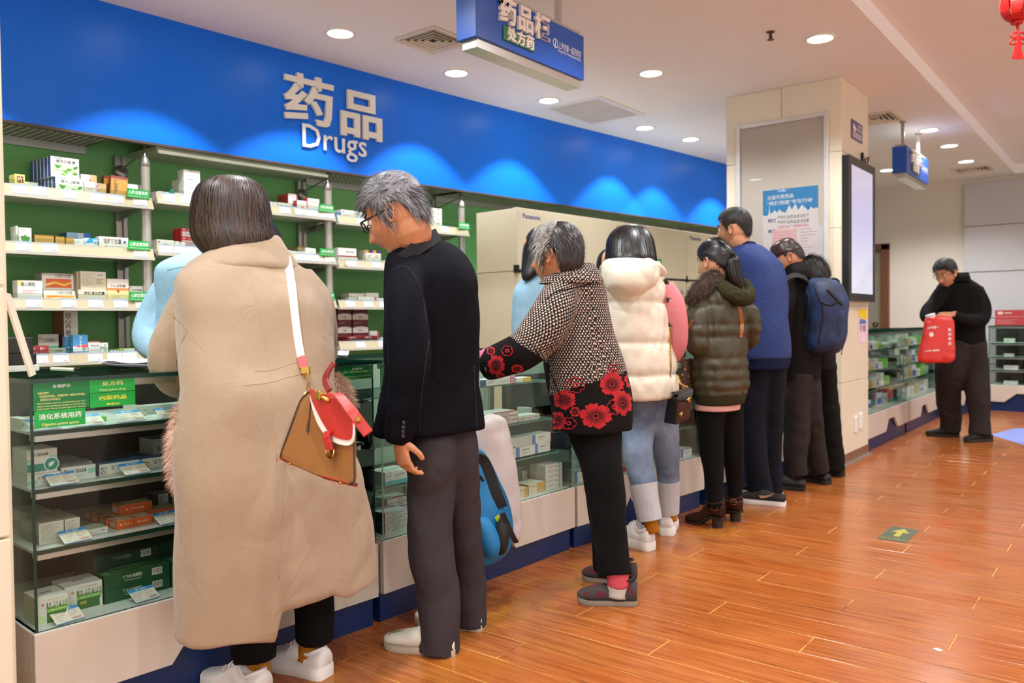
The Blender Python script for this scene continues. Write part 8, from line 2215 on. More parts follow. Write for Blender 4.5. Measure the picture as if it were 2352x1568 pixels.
# ------------------------------------------------------------------ 5 woman in the olive puffer jacket
def woman_olive():
	V = View(-1.85, 4.3); t = person('woman with a ponytail in an olive puffer jacket, black leggings and brown boots', V)
	mo = puffmat('olive_puffer', '#3d3721'); mkn = cloth('olive_knit', '#33301c', .95, 160, .6)
	zz = lambda py: float(V.P(1660, py, 0)[2])
	tr = trunk(V, [(1662, 640, 22, .02), (1664, 660, 46, .02), (1660, 690, 58, .01), (1657, 740, 60, 0), (1655, 800, 64, 0), (1655, 850, 68, 0), (1656, 890, 67, 0), (1655, 906, 62, 0)], .7, K=40, N=46)
	la = limb(V, [(1622, 680, 24, -.02), (1606, 720, 28, -.08), (1600, 765, 29, -.12), (1604, 795, 27, -.12), (1612, 806, 22, -.05), (1606, 800, 18, .1)], 22, 26)
	ra = limb(V, [(1700, 690, 24, .06), (1720, 725, 25, .06), (1726, 765, 22, .08), (1718, 785, 18, .15), (1700, 790, 15, .25)], 22, 22)
	jk = garment('jacket', t, [tr, la, ra], mo, .010, 2, quilt([zz(y) for y in (700, 745, 772, 820, 846, 870, 893)], .011, .010, 4.0))
	m = M(); m.loft(trunk(V, [(1655, 898, 62, 0), (1655, 910, 61, 0), (1654, 926, 57, 0)], .7, K=8)); m.build('knit_hem', mkn, t, smooth=True)
	m = M(); m.loft(trunk(V, [(1653, 915, 55, 0), (1651, 928, 55, 0), (1650, 939, 54, 0)], .72, K=8)); m.build('shirt_hem', cloth('pale_pink', '#d9a49c', .85, 300, .2), t, smooth=True)
	garment('hood', t, [limb(V, [(1642, 640, 12, .02), (1664, 662, 18, -.12), (1692, 680, 20, -.15), (1716, 684, 17, -.10), (1724, 670, 13, .0), (1712, 646, 10, .1)], 20, 22, .8)], mkn, .009, 3, lambda p, n: .004 * math.sin((p[0] - p[1]) * 260))
	mf = [mat('fur_dark_' + k, c, .9, var=.1) for k, c in (('a', '#54443b'), ('b', '#6c5a50'), ('c', '#3a2e28'))]
	fur(t, limb(V, [(1655, 622, 10, -.02), (1636, 640, 14, -.08), (1612, 660, 15, -.1), (1596, 682, 13, -.08), (1586, 698, 8, -.05)], 18, 20), mf, 3600, .028, 'fur_collar', 3, .2)
	h = Head(V, t, 1640, 602, .0, math.radians(168), .15, 0, .98, SKIN_C, [(1652, 640, .02, .05)], K=44, N=52)
	h.done(voxel=.006)
	hm = hairmats('black', ['#0f0c0c', '#171313', '#211c1b', '#0a0808'], .36)
	ZP = ((0, .055), (35, .05), (55, .04), (70, .015), (82, .005), (95, .02), (112, .0), (130, -.04), (180, -.075))
	def flow(phi, p):
		tie = np.array([-.115, 0, .0]); d = tie - p; return d
	h.hair_cap(hm, prof=ZP, strands=1700, length=.06, lift=.04, flow=flow, curl=.05, wid=.0016, thf=lambda a, z: .016, seed=5)
	tie = h.tr(np.array([-.118, 0, .004]))
	T = V.P(1690, 668, -.05)
	P = spline([tie, tie + (V.P(1682, 612, -.08) - tie) * .5 + np.array([0, 0, .018]), V.P(1683, 622, -.09), V.P(1690, 650, -.08), V.P(1686, 678, -.06), V.P(1682, 690, -.05)], 26)
	rad = np.interp(np.linspace(0, 1, 26), [0, .08, .25, .55, .85, 1], [.016, .024, .036, .040, .026, .006])
	rings = []
	for i in range(26):
		tt = P[min(i + 1, 25)] - P[max(i - 1, 0)]; tt /= np.linalg.norm(tt); a = np.cross(tt, _f0); a /= np.linalg.norm(a); b_ = np.cross(tt, a)
		rings.append([P[i] + (a * math.cos(2 * PI * q / 24) + b_ * math.sin(2 * PI * q / 24)) * rad[i] for q in range(24)])
	hair_loft(t, rings, hm, 700, 'ponytail', .004, .0016, 6, .2)
	m = M(); m.tube([tie + (P[2] - P[0]) * .1 + (np.array(rings[1][q]) - np.array(rings[1]).mean(0)) * 1.05 for q in list(range(24)) + [0]], .006, 8); m.build('hair_tie', M_BLACK, t, smooth=True)
	mt = cloth('black_legging', '#0a0809', .85, 200, .2, fold=.2)
	n1, n2 = dfl(V, 1650, 1212), dfl(V, 1695, 1196)
	garment('leggings', t, [limb(V, [(1645, 890, 40, 0), (1632, 945, 33, -.03), (1634, 1030, 28, n1 * .5), (1640, 1090, 23, n1 * .8), (1640, 1165, 18, n1)]), limb(V, [(1668, 890, 38, .02), (1678, 945, 29, .02), (1683, 1030, 26, n2 * .5), (1687, 1090, 20, n2 * .8), (1687, 1150, 16, n2)])], mt, .009, 3, folds(.003, 10, 8))
	mbo = cloth('brown_suede', '#3a2017', .8, 220, .3); mhe = mat('boot_heel', '#21130e', .6)
	for (hx, hy), (tx, ty), (px, py), dd in (((1662, 1213), (1583, 1198), (1640, 1150), n1), ((1703, 1198), (1632, 1186), (1688, 1138), n2)):
		s, Q = shoe(t, fl(hx, hy), fl(tx, ty), .24, .085, .072, mbo, mhe, 'boot', .012, heelh=.05)
		c = Q(.055, 0, .1); top = V.P(px, py, dd)
		m = M(); m.loft([[c + (top - c) * k + np.array([math.cos(2 * PI * q / 24) * r, math.sin(2 * PI * q / 24) * r, .008 * math.cos(4 * PI * q / 24) * (k > .9)]) for q in range(24)] for k, r in ((-.1, .044), (.3, .044), (.7, .046), (1.0, .049))]); m.build('shaft', mbo, s, smooth=True)
		m = M(); z = c + (top - c) * .38; m.tube([z + np.array([math.cos(a) * .0475, math.sin(a) * .0475, 0]) for a in np.linspace(0, 2 * PI, 25)], .006, 6); m.build('ankle_strap', mat('boot_strap', '#2c1810', .5), s, smooth=True)
		z2 = z + (CAM - z) / np.linalg.norm(CAM - z) * .052; z2[2] = z[2]
		m = M(); m.tube([z2 + _r0 * u + np.array([0, 0, v]) for u, v in ((-.014, -.014), (.014, -.014), (.016, 0), (.014, .014), (-.014, .014), (-.014, -.014))], .003, 6); m.build('buckle', mat('copper', '#a8643c', .3, .9), s, smooth=True)
	b = thing('crossbody_bag', 'brown flowered bag hanging between the pink sleeve and the olive jacket', 'bag', tuple(V.P(1578, 860, 0)))
	def floral():
		n = NT('flowered_fabric'); co = n.coord(); v = n.n('ShaderNodeTexVoronoi'); v.inputs['Scale'].default_value = 38; n.l(co, v.inputs['Vector'])
		n.l(n.ramp(v.outputs[0], [(.12, '#c9a48c'), (.25, '#7d5a3c'), (.5, '#3b2a1e'), (.8, '#5c4a2c')]), n.b.inputs['Base Color']); n.b.inputs['Roughness'].default_value = .6; return n.m
	garment('body', b, [trunk(V, [(1578, 822, 14, -.02), (1577, 832, 17, -.02), (1576, 860, 19, -.02), (1574, 900, 18, -.02), (1574, 912, 13, -.02)], .6, K=14, N=24)], floral(), .008, 2)
	B = bvh(jk)
	q = [onto(B, x, y, .006) for x, y in spline([(1692, 690), (1700, 725), (1702, 752), (1700, 775)], 12)]; q = [x for x in q if x is not None]
	m = M(); m.loft(ribbon(q, .02, .004, _r0)); m.build('strap', mat('strap_tan', '#a4622f', .5), b)
	m = M(); m.loft(ribbon(spline([V.P(1590, 735, -.2), V.P(1572, 775, -.12), V.P(1566, 815, -.04), V.P(1572, 826, -.02)], 14), .012, .004, _r0)); m.build('handle', mat('strap_tan', '#a4622f', .5), b)
woman_olive()

# ------------------------------------------------------------------ 6 man in the blue sweater
def man_blue():
	V = View(-1.87, 5.0); t = person('tall man with short black hair in a blue sweater and navy trousers', V)
	def knit():
		n = NT('blue_knit'); co = n.coord('Object', (1, 1, 7)); f = n.noise(co, 30, 4, .7)
		n.l(n.ramp(f, [(.3, '#17264f'), (.6, '#223a76'), (.75, '#2f4a8a')]), n.b.inputs['Base Color']); n.b.inputs['Roughness'].default_value = .9; n.bump(n.noise(n.coord('Object', (1, 1, 2)), 160, 2), .5, .0015); return n.m
	mk = knit()
	tr = trunk(V, [(1714, 560, 22, .03), (1718, 572, 40, .03), (1730, 600, 60, .02), (1740, 650, 65, .01), (1746, 730, 67, 0), (1754, 800, 67, 0), (1757, 822, 64, 0)], .66, K=36, N=44)
	ra = limb(V, [(1772, 610, 22, .05), (1786, 660, 22, .06), (1788, 730, 20, .1), (1770, 775, 16, .22)], 20, 20)
	la = limb(V, [(1690, 610, 22, -.02), (1676, 660, 22, .0), (1668, 720, 19, .08), (1670, 760, 15, .2)], 20, 20)
	garment('sweater', t, [tr, ra, la], mk, .010, 3, both(folds(.012, 7, 2, 5), creases(.007, 3, 7)))
	m = M(); m.loft(trunk(V, [(1757, 812, 63, 0), (1758, 828, 61, 0), (1757, 846, 57, 0)], .66, K=8)); m.build('ribbed_hem', cloth('navy_rib', '#16203f', .95, 120, .5), t, smooth=True)
	m = M(); m.loft(trunk(V, [(1712, 570, 30, .03), (1711, 562, 27, .03), (1710, 556, 24, .03)], .8, K=6)); m.build('neckband', cloth('navy_rib', '#16203f', .95, 120, .5), t, smooth=True)
	h = Head(V, t, 1686, 528, .03, math.radians(186), .1, 0, 1.03, SKIN_B, [(1704, 560, .03, .06)], K=48, N=56, neck_r=.06)
	h.done(voxel=.005)
	hm = hairmats('short_black', ['#15100d', '#1f1813', '#0e0b09'], .6)
	h.hair_cap(hm, strands=2200, length=.022, lift=.8, flow=lambda a, p: (.3, 0, -.4), curl=.3, wid=.0013, thf=lambda a, z: .003 + .018 * float(sstep(-.03, .07, np.array(z))), seed=3)
	mt = cloth('navy_track', '#10131f', .8, 250, .2, .15)
	n1, n2 = dfl(V, 1755, 1152), dfl(V, 1775, 1142)
	garment('trousers', t, [limb(V, [(1736, 830, 40, 0), (1732, 900, 31, -.02), (1730, 980, 28, n1 * .5), (1736, 1060, 27, n1 * .8), (1750, 1140, 29, n1)]), limb(V, [(1770, 830, 40, .02), (1774, 900, 30, .02), (1771, 980, 26, n2 * .5), (1769, 1060, 23, n2 * .8), (1772, 1132, 24, n2)])], mt, .011, 3, both(folds(.012, 9, 1.2), creases(.008, 1, 7)))
	mu = mat('sneaker_black', '#161616', .7); mw = mat('sneaker_sole_white', '#eceae6', .5, var=.04)
	s, Q = shoe(t, fl(1804, 1162), fl(1703, 1152), .29, .1, .078, mu, mw, 'low', .03)
	# the pale tick on the shoe's side
	pts = [(.10, .056), (.13, .044), (.155, .040), (.18, .044), (.05 + .02, .092)]
	sw = [(.185, .048), (.165, .041), (.145, .042), (.12, .052), (.075, .085), (.12, .062), (.15, .052), (.165, .053)]
	side = 1 if np.dot(Q(.1, .05, 0) - Q(.1, 0, 0), CAM - Q(.1, 0, 0)) > 0 else -1
	wv = lambda u: float(np.interp(u / .29, [0, .12, .42, .58, .72], [.03, .041, .040, .0465, .05]))
	m = M(); P = [(.05, .088), (.075, .066), (.105, .050), (.125, .046), (.14, .047)]; P2 = [(.05, .088), (.085, .070), (.115, .062), (.135, .062), (.15, .060)]
	m.loft([[Q(a, side * (wv(a) + .004), b_), Q(c, side * (wv(c) + .004), d), Q(c, side * (wv(c) + .006), d), Q(a, side * (wv(a) + .006), b_)] for (a, b_), (c, d) in zip(P, P2)]); m.build('tick_mark', mat('tick_rose', '#b98f80', .5), s)
	shoe(t, fl(1795, 1143), fl(1700, 1130), .29, .1, .075, mu, mw, 'low', .03)
man_blue()

# ------------------------------------------------------------------ 7 man in the leather cap
def man_cap():
	V = View(-1.84, 5.55); t = person('man in a brown leather flat cap and black jacket wearing a blue backpack', V)
	mj = cloth('black_jacket', '#14110f', .8, 260, .2, .15)
	tr = trunk(V, [(1822, 606, 20, .03), (1828, 622, 36, .02), (1834, 650, 44, .01), (1838, 720, 46, 0), (1840, 800, 46, 0), (1840, 872, 45, 0)], .7, axis=(.8, 1, 0), K=32, N=40)
	la = limb(V, [(1815, 640, 20, -.05), (1808, 700, 22, -.08), (1806, 760, 20, -.05), (1800, 790, 16, .06)], 20, 20)
	garment('jacket', t, [tr, la], mj, .010, 3, both(folds(.006, 8, 2, 3), creases(.004, 4, 8)))
	garment('collar', t, [trunk(V, [(1832, 640, 34, -.02), (1832, 622, 32, -.02), (1830, 606, 24, -.01), (1828, 600, 18, .0)], .8, K=14)], mj, .008, 2, folds(.006, 20, 20))
	h = Head(V, t, 1809, 592, .0, math.radians(204), .35, 0, 1.0, SKIN_B, [(1824, 620, .01, .056)], K=48, N=56)
	h.done(voxel=.005)
	hm = hairmats('short_black', ['#15100d', '#1f1813', '#0e0b09'], .6)
	h.hair_cap(hm, strands=900, length=.02, lift=.3, thf=lambda a, z: .008, prof=((0, .08), (60, .06), (75, .02), (88, -.005), (95, .03), (108, .02), (128, -.03), (180, -.06)), seed=3)
	mc = mat('cap_leather', '#3a2320', .32, var=.15, vs=12, bump=(30, .25, .002))
	m = M(); g = h.g; K, N = g.shape[:2]; idx = {}
	rings = []
	for k, (zz, sc) in enumerate(((.040, 1.12), (.055, 1.17), (.075, 1.24), (.095, 1.26), (.112, 1.16), (.124, .9), (.131, .5), (.132, .05))):
		ring = []
		for q in range(40):
			a = 2 * PI * q / 40; r0 = math.sqrt(max(.0, 1 - (min(zz, .085) / .118) ** 2)) if k < 4 else math.sqrt(1 - (.085 / .118) ** 2)
			x = math.cos(a) * (.096 if math.cos(a) > 0 else .104) * r0 * sc + .008 * (k > 1) ; y = math.sin(a) * .080 * r0 * sc
			ring.append(h.tr(np.array([x, y, zz - .022 * (math.cos(a) > 0) * math.cos(a) * (1 - k / 8) - .012 * (k < 3) * (math.cos(a) < 0)])))
		rings.append(ring)
	m.loft(rings); cap = m.build('cap', mc, t, smooth=True)
	m = M(); m.loft([[h.tr(np.array([.085 + .055 * math.cos(a) * s, .072 * math.sin(a) * s, .028 - .022 * math.cos(a) * s + e])) for a in np.linspace(-1.4, 1.4, 16)] for s, e in ((.5, 0), (1, 0), (1, .006), (.5, .006))], 0, False, closed=True); m.build('cap_brim', mc, t, smooth=True, auto=40)
	mt = cloth('dark_cargo', '#2c2725', .7, 260, .25, .12)
	n1, n2 = dfl(V, 1830, 1122), dfl(V, 1885, 1110)
	garment('trousers', t, [limb(V, [(1834, 860, 36, 0), (1830, 920, 30, -.02), (1830, 1000, 29, n1 * .6), (1827, 1050, 27, n1 * .8), (1830, 1092, 26, n1)]), limb(V, [(1852, 860, 32, .02), (1862, 930, 25, .03), (1870, 1000, 24, n2 * .6), (1878, 1050, 23, n2 * .8), (1884, 1084, 21, n2)])], mt, .010, 3, both(creases(.008, 2, 9), folds(.005, 9, 2)))
	mu = mat('boot_black', '#141211', .6); ms = mat('boot_sole_black', '#1c1917', .7)
	e = fl(1850, 1126); shoe(t, e, fl(1796, 1122), .28, .1, .08, mu, ms, 'low', .028)
	e = fl(1904, 1113); shoe(t, e, fl(1858, 1104), .28, .1, .08, mu, ms, 'low', .028)
	b = thing('backpack', 'dark blue backpack with black pockets on the back of the man in the cap', 'backpack', tuple(V.P(1890, 730, 0)))
	def rip():
		n = NT('blue_ripstop'); co = n.coord(); n.l(n.ramp(n.noise(co, 9, 4), [(.35, '#101c34'), (.6, '#1d3560'), (.75, '#2a4a7c')]), n.b.inputs['Base Color']); n.b.inputs['Roughness'].default_value = .6; n.bump(n.noise(co, 45, 3), .4, .003); return n.m
	mb = rip(); mk = mat('pack_black', '#131317', .7, var=.2)
	ax = (.5, -1, 0)
	body = garment('body', b, [trunk(V, [(1880, 640, 24, -.02), (1885, 655, 44, -.02), (1892, 690, 52, -.03), (1893, 740, 50, -.03), (1890, 785, 48, -.03), (1886, 806, 40, -.02), (1884, 812, 28, -.02)], .7, axis=ax, K=26, N=36)], mb, .009, 3, folds(.007, 14, 8))
	garment('front_pocket', b, [trunk(V, [(1918, 690, 10, -.12), (1921, 702, 18, -.13), (1920, 740, 20, -.13), (1915, 790, 18, -.12), (1912, 800, 10, -.11)], .5, axis=ax, K=16, N=28)], mb, .009, 2, folds(.005, 14, 8))
	Bb = bvh(body)
	for pts, r in (([(1852, 660), (1858, 690), (1852, 750), (1848, 790)], .008), ([(1900, 665), (1915, 680), (1934, 700)], .010), ([(1880, 690), (1905, 700), (1930, 690)], .008), ([(1870, 655), (1880, 680), (1890, 720), (1880, 790)], .006)):
		seam('webbing', b, Bb, pts, r, mk, 18)
	m = M(); m.tube(spline([V.P(1895, 652, -.04), V.P(1912, 640, -.06), V.P(1926, 645, -.06), V.P(1928, 662, -.06)], 14), .008, 8); m.build('carry_handle', mk, b, smooth=True)
	m = M(); m.loft(ribbon(spline([V.P(1803, 642, -.16), V.P(1826, 632, -.17), V.P(1850, 640, -.13), V.P(1862, 660, -.08)], 14), .035, .01, np.array([0, 0, 1]) + _f0 * .6)); m.build('shoulder_strap', mk, b, smooth=True, auto=50)
	m = M(); m.tube([V.P(1934, 765, -.1), V.P(1938, 790, -.1), V.P(1932, 815, -.1)], .003, 6); m.build('strap_end', mk, b)
man_cap()

# ------------------------------------------------------------------ 8 person beyond the backpack
def man_beyond():
	V = View(-1.80, 6.0); t = person('person with ruffled dark hair mostly hidden behind the blue backpack', V)
	mj = cloth('dark_coat', '#171413', .85, 220, .3, .15)
	garment('coat', t, [trunk(V, [(1868, 648, 16, .02), (1874, 664, 30, .01), (1880, 720, 36, 0), (1884, 800, 36, 0), (1886, 848, 34, 0)], .7, K=26, N=36), limb(V, [(1858, 680, 16, .0), (1850, 740, 16, .05), (1850, 790, 13, .12)], 18, 18)], mj, .011, 3, folds(.006, 8, 2, 7))
	h = Head(V, t, 1870, 630, .0, math.radians(170), .4, 0, .98, SKIN_C, [(1870, 656, .01, .05)], K=36, N=44)
	h.done(voxel=.007)
	hm = hairmats('ruffled', ['#1c1512', '#271e1a', '#120e0c'], .6)
	h.hair_cap(hm, strands=2000, length=.05, lift=.5, flow=lambda a, p: (-.2, 0, -1), curl=.4, wid=.0016, thf=lambda a, z: .016, prof=((0, .06), (60, .03), (80, -.03), (120, -.06), (180, -.1)), seed=6)
	mt = cloth('dark_jeans', '#141312', .85, 200, .3)
	n1 = dfl(V, 1915, 1094)
	garment('trousers', t, [limb(V, [(1890, 835, 30, 0), (1898, 890, 25, n1 * .3), (1906, 970, 24, n1 * .6), (1914, 1030, 23, n1 * .8), (1918, 1078, 22, n1)]), limb(V, [(1880, 835, 26, .08), (1884, 960, 22, .14), (1888, 1070, 18, .2)])], mt, .011, 3, creases(.007, 5, 9))
	e = fl(1938, 1094); shoe(t, e, fl(1888, 1088), .28, .098, .08, mat('boot_black', '#141211', .6), mat('boot_sole_black', '#1c1917', .7), 'low', .028)
	e = fl(1905, 1084); shoe(t, e, fl(1862, 1078), .28, .098, .08, mat('boot_black', '#141211', .6), mat('boot_sole_black', '#1c1917', .7), 'low', .028)
man_beyond()

# ------------------------------------------------------------------ 9 man with the red bag
def man_red():
	V = View(-1.42, 8.62); t = person('man in a black jacket and glasses looking into a red plastic bag', V)
	mj = cloth('black_fleece', '#0e0c0c', .9, 200, .3, .15)
	AX = tuple(_r0 * .94 - _f0 * .35)
	tr = trunk(V, [(2192, 632, 14, .02), (2196, 642, 28, .02), (2202, 665, 46, .01), (2204, 710, 50, 0), (2204, 760, 50, 0), (2206, 800, 50, 0), (2208, 816, 48, 0)], .66, axis=AX, K=32, N=40)
	ra = limb(V, [(2170, 662, 16, -.02), (2148, 695, 17, -.05), (2130, 715, 15, -.12), (2128, 730, 13, -.2), (2145, 738, 11, -.26)], 20, 24)
	la = limb(V, [(2236, 665, 20, -.02), (2256, 705, 19, -.04), (2254, 732, 17, -.1), (2225, 735, 14, -.2), (2188, 724, 11, -.28)], 20, 26)
	garment('jacket', t, [tr, ra, la], mj, .011, 3, both(folds(.008, 8, 3), creases(.005, 2, 8)))
	garment('collar', t, [trunk(V, [(2196, 648, 30, .0), (2198, 636, 26, .0), (2202, 626, 20, .02)], .8, axis=AX, K=10)], mj, .009, 2)
	h = Head(V, t, 2172, 628, -.04, math.radians(250), .42, 0, 1.06, SKIN_B, [(2188, 640, .0, .058)], K=48, N=56)
	hd = hand(V.P(2184, 722, -.28), -_r0 + np.array([0, 0, -.12]), _f0 * .7 + np.array([0, 0, -.7]), 1.05, 1, .9, .05, .5, .004)
	hd2 = hand(V.P(2140, 736, -.26), _r0 * .9 + np.array([0, 0, .1]) - _f0 * .2, np.array([0, 0, -1.0]), 1.05, -1, .9, .05, .5, .004)
	h.done([hd, hd2], [limb(V, [(2190, 650, 16, .0), (2236, 672, 8, -.02), (2254, 715, 8, -.07), (2225, 735, 7, -.2), (2184, 722, 6, -.28)], 12, 14), limb(V, [(2190, 650, 14, .0), (2164, 672, 8, -.03), (2136, 712, 7, -.12), (2140, 736, 6, -.26)], 12, 14)], voxel=.006)
	hm = hairmats('short_black', ['#15100d', '#1f1813', '#0e0b09'], .6)
	h.hair_cap(hm, strands=1200, length=.03, lift=.4, flow=lambda a, p: (.8, 0, -.4), curl=.2, wid=.002, thf=lambda a, z: .008 + .016 * float(sstep(-.02, .07, np.array(z))), seed=3)
	g = M()
	for sg in (-1, 1):
		g.tube([h.tr(np.array([.104 - .12 * abs(math.cos(a) * .02), sg * (.032 + .024 * math.cos(a)), .008 + .016 * math.sin(a)]) * 1.06) for a in np.linspace(0, 2 * PI, 17)], .0015, 6)
		g.tube([h.tr(np.array(q) * 1.06) for q in ((.1, sg * .057, .012), (.06, sg * .08, .012), (-.01, sg * .085, .005))], .0015, 6)
	g.build('glasses', mat('glasses_steel', '#8c8880', .2, .9), t, smooth=True)
	mt = cloth('charcoal_trouser', '#2e2623', .8, 220, .3, .12)
	n1, n2 = dfl(V, 2175, 1002), dfl(V, 2245, 1013)
	garment('trousers', t, [limb(V, [(2195, 790, 42, 0), (2182, 850, 32, -.02), (2178, 910, 27, n1 * .6), (2184, 960, 23, n1 * .8), (2182, 988, 22, n1)]), limb(V, [(2222, 790, 40, -.02), (2238, 850, 30, -.04), (2246, 910, 26, n2 * .6), (2250, 960, 22, n2 * .8), (2250, 1000, 23, n2)])], mt, .011, 3, both(creases(.009, 4, 8), folds(.005, 8, 2)))
	mu = mat('shoe_black_knit', '#131110', .8); ms = mat('shoe_dark_sole', '#2b2521', .7)
	shoe(t, fl(2203, 1003), fl(2134, 1001), .29, .1, .075, mu, ms, 'low', .026)
	shoe(t, fl(2276, 1012), fl(2202, 1016), .29, .1, .075, mu, ms, 'low', .026)
	b = thing('plastic_bag', 'red plastic carrier bag with white print held by the man in black', 'carrier bag', tuple(V.P(2152, 780, -.35)))
	mr = mat('red_plastic', '#cf2a22', .35, var=.06, bump=(22, .35, .006))
	AB = tuple(_r0)
	sp = [(2158, 726, 22, -.34), (2157, 735, 33, -.35), (2155, 760, 36, -.36), (2153, 790, 39, -.36), (2152, 818, 42, -.36), (2151, 828, 40, -.36), (2151, 832, 34, -.36)]
	tr = trunk(V, sp, .32, axis=AB, K=24, N=40)
	bag = garment('body', b, [tr], mr, .008, 2, both(folds(.014, 9, 4, 6), creases(.006, 3, 10)))
	Bg = bvh(bag)
	mw = mat('bag_print_white', '#eadedb', .5)
	def pt(txt, cx, cy, size, wd, ang=0.0, vert=False):
		m = M();
		for k, ch in enumerate(txt):
			x0, y0 = (cx, cy + k * size * 1.4) if vert else (cx + (k - (len(txt) - 1) / 2) * wd / max(1, len(txt)), cy)
			vs, fs = glyphs(ch, 0, .02)
			if not vs: continue
			mx = (min(p[0] for p in vs) + max(p[0] for p in vs)) / 2
			P = [onto(Bg, x0 + (p[0] - mx) * size, y0 - (p[1] - .38) * size + ang * (x0 - cx), .003) for p in vs]
			if any(q is None for q in P): continue
			m.add(P, fs)
		if m.v: m.build('print', mw, b)
	pt('上海市第一', 2142, 752, 6.5, 26, -.1); pt('医药商店', 2181, 757, 7.5, 8, 0, True); pt('上海市第一医药商店', 2140, 805, 4.5, 34, -.06)
	c = [onto(Bg, 2139 + 5 * math.cos(a), 768 + 5.5 * math.sin(a), .003) for a in np.linspace(0, 2 * PI, 17)[:-1]]
	if all(x is not None for x in c): m = M(); m.add(c, [tuple(range(16))]); m.build('emblem', mw, b)
	m = M(); m.loft(limb(V, [(2140, 734, 9, -.34), (2138, 728, 10, -.34), (2136, 722, 11, -.34)], 12, 5)); m.build('inner_wrap', mat('white_wrap', '#e0d9d6', .5), b, smooth=True)
man_red()

# ------------------------------------------------------------------ pharmacists behind the counters
M_TUNIC = cloth('tunic_blue', '#8fb6cb', .75, 300, .15, .04)
def staff_left():
	V = View(-3.22, 2.0); t = person('pharmacist in a light blue tunic behind the nearest counter, hidden by the beige coat', V)
	tr = trunk(V, [(545, 566, 34, .0), (530, 590, 88, .0), (520, 622, 122, -.02), (516, 690, 118, -.02), (516, 760, 122, 0), (516, 830, 126, .02), (516, 1100, 130, .04)], .6, K=34, N=44)
	la = limb(V, [(420, 630, 40, -.02), (385, 680, 42, -.06), (352, 742, 40, -.10), (348, 785, 38, -.2), (378, 812, 30, -.34), (420, 822, 26, -.44)], 24, 30)
	ra = limb(V, [(620, 640, 40, .0), (660, 710, 40, .0), (680, 770, 34, -.1), (650, 810, 28, -.3)], 22, 22)
	coat = garment('tunic', t, [tr, la, ra], M_TUNIC, .010, 3, both(folds(.007, 8, 3, 5), creases(.006, 3, 8)))
	B = bvh(coat)
	seam('shoulder_seam', t, B, [(385, 620), (420, 612), (460, 605)], .0022, mat('tunic_seam', '#88aec4', .8), 14)
	m = M(); m.loft(ribbon(spline([V.P(490, 560, -.1), V.P(478, 580, -.16), V.P(466, 604, -.16), V.P(450, 630, -.14)], 12), .05, .008, _r0 + np.array([0, 0, .5]))); m.build('white_collar', mat('white_shirt', '#ece8df', .8), t, smooth=True, auto=50)
	h = Head(V, t, 550, 512, -.04, math.radians(300), .45, 0, 1.0, SKIN_C, [(550, 575, .0, .056)], K=40, N=48)
	hd = hand(V.P(430, 826, -.44), _r0 * .8 + np.array([0, 0, -.1]) - _f0 * .4, np.array([0, 0, -1.0]), 1, -1, .5, .05, .4, .005)
	h.done([hd], [limb(V, [(550, 590, 34, .0), (440, 640, 24, -.04), (360, 745, 22, -.12), (375, 805, 18, -.32), (428, 824, 14, -.44)], 12, 16)], voxel=.006)
	hm = hairmats('black', ['#0f0c0c', '#171313', '#211c1b', '#0a0808'], .36)
	hair_loft(t, trunk(V, [(552, 440, 6, .0), (552, 446, 28, .0), (553, 470, 50, .02), (558, 505, 60, .04), (566, 532, 70, .04), (572, 556, 70, .03), (574, 578, 48, .02)], 1.0, e=2.05, N=40, K=26), hm, 900, off=.004, wid=.002)
staff_left()
def staff_mid():
	V = View(-3.35, 4.35); t = person('pharmacist with loose black hair in light blue seen past the elderly woman', V)
	tr = trunk(V, [(1226, 630, 12, .02), (1226, 645, 30, .02), (1222, 675, 40, .0), (1220, 730, 42, 0), (1219, 800, 42, 0), (1218, 1000, 44, 0)], .68, K=28, N=36)
	garment('tunic', t, [tr, limb(V, [(1250, 680, 18, .0), (1262, 740, 18, .0), (1256, 790, 15, .1)], 18, 18)], M_TUNIC, .011, 3, both(folds(.008, 9, 2, 5), creases(.006, 6, 8)))
	h = Head(V, t, 1238, 572, .0, math.radians(230), .55, 0, .98, SKIN_C, [(1230, 625, .02, .05)], K=36, N=44)
	h.done(voxel=.007)
	hm = hairmats('black', ['#0f0c0c', '#171313', '#211c1b', '#0a0808'], .36)
	hair_loft(t, trunk(V, [(1246, 520, 5, .0), (1245, 525, 20, .0), (1242, 545, 32, .0), (1236, 580, 34, .0), (1226, 612, 26, -.04), (1216, 632, 16, -.08), (1208, 644, 5, -.1)], 1.0, e=2.05, N=36, K=26), hm, 900, off=.004, wid=.0022)
staff_mid()
def staff_right():
	V = View(-3.25, 5.3); t = person('pharmacist with dark hair half hidden behind the woman in the cream vest', V)
	garment('tunic', t, [trunk(V, [(1402, 640, 14, .02), (1402, 655, 34, .02), (1404, 690, 42, .0), (1404, 800, 42, 0), (1404, 980, 44, 0)], .68, K=22, N=36)], M_TUNIC, .012, 3, folds(.008, 9, 2, 5))
	h = Head(V, t, 1402, 608, .0, math.radians(300), .4, 0, .98, SKIN_C, [(1402, 645, .02, .05)], K=36, N=44)
	h.done(voxel=.007)
	hm = hairmats('black', ['#0f0c0c', '#171313', '#211c1b', '#0a0808'], .36)
	hair_loft(t, trunk(V, [(1404, 570, 5, .02), (1403, 575, 18, .02), (1401, 595, 28, .03), (1401, 620, 29, .04), (1402, 640, 22, .04), (1403, 650, 8, .04)], 1.0, e=2.05, N=36, K=22), hm, 500, off=.004, wid=.0022)
staff_right()

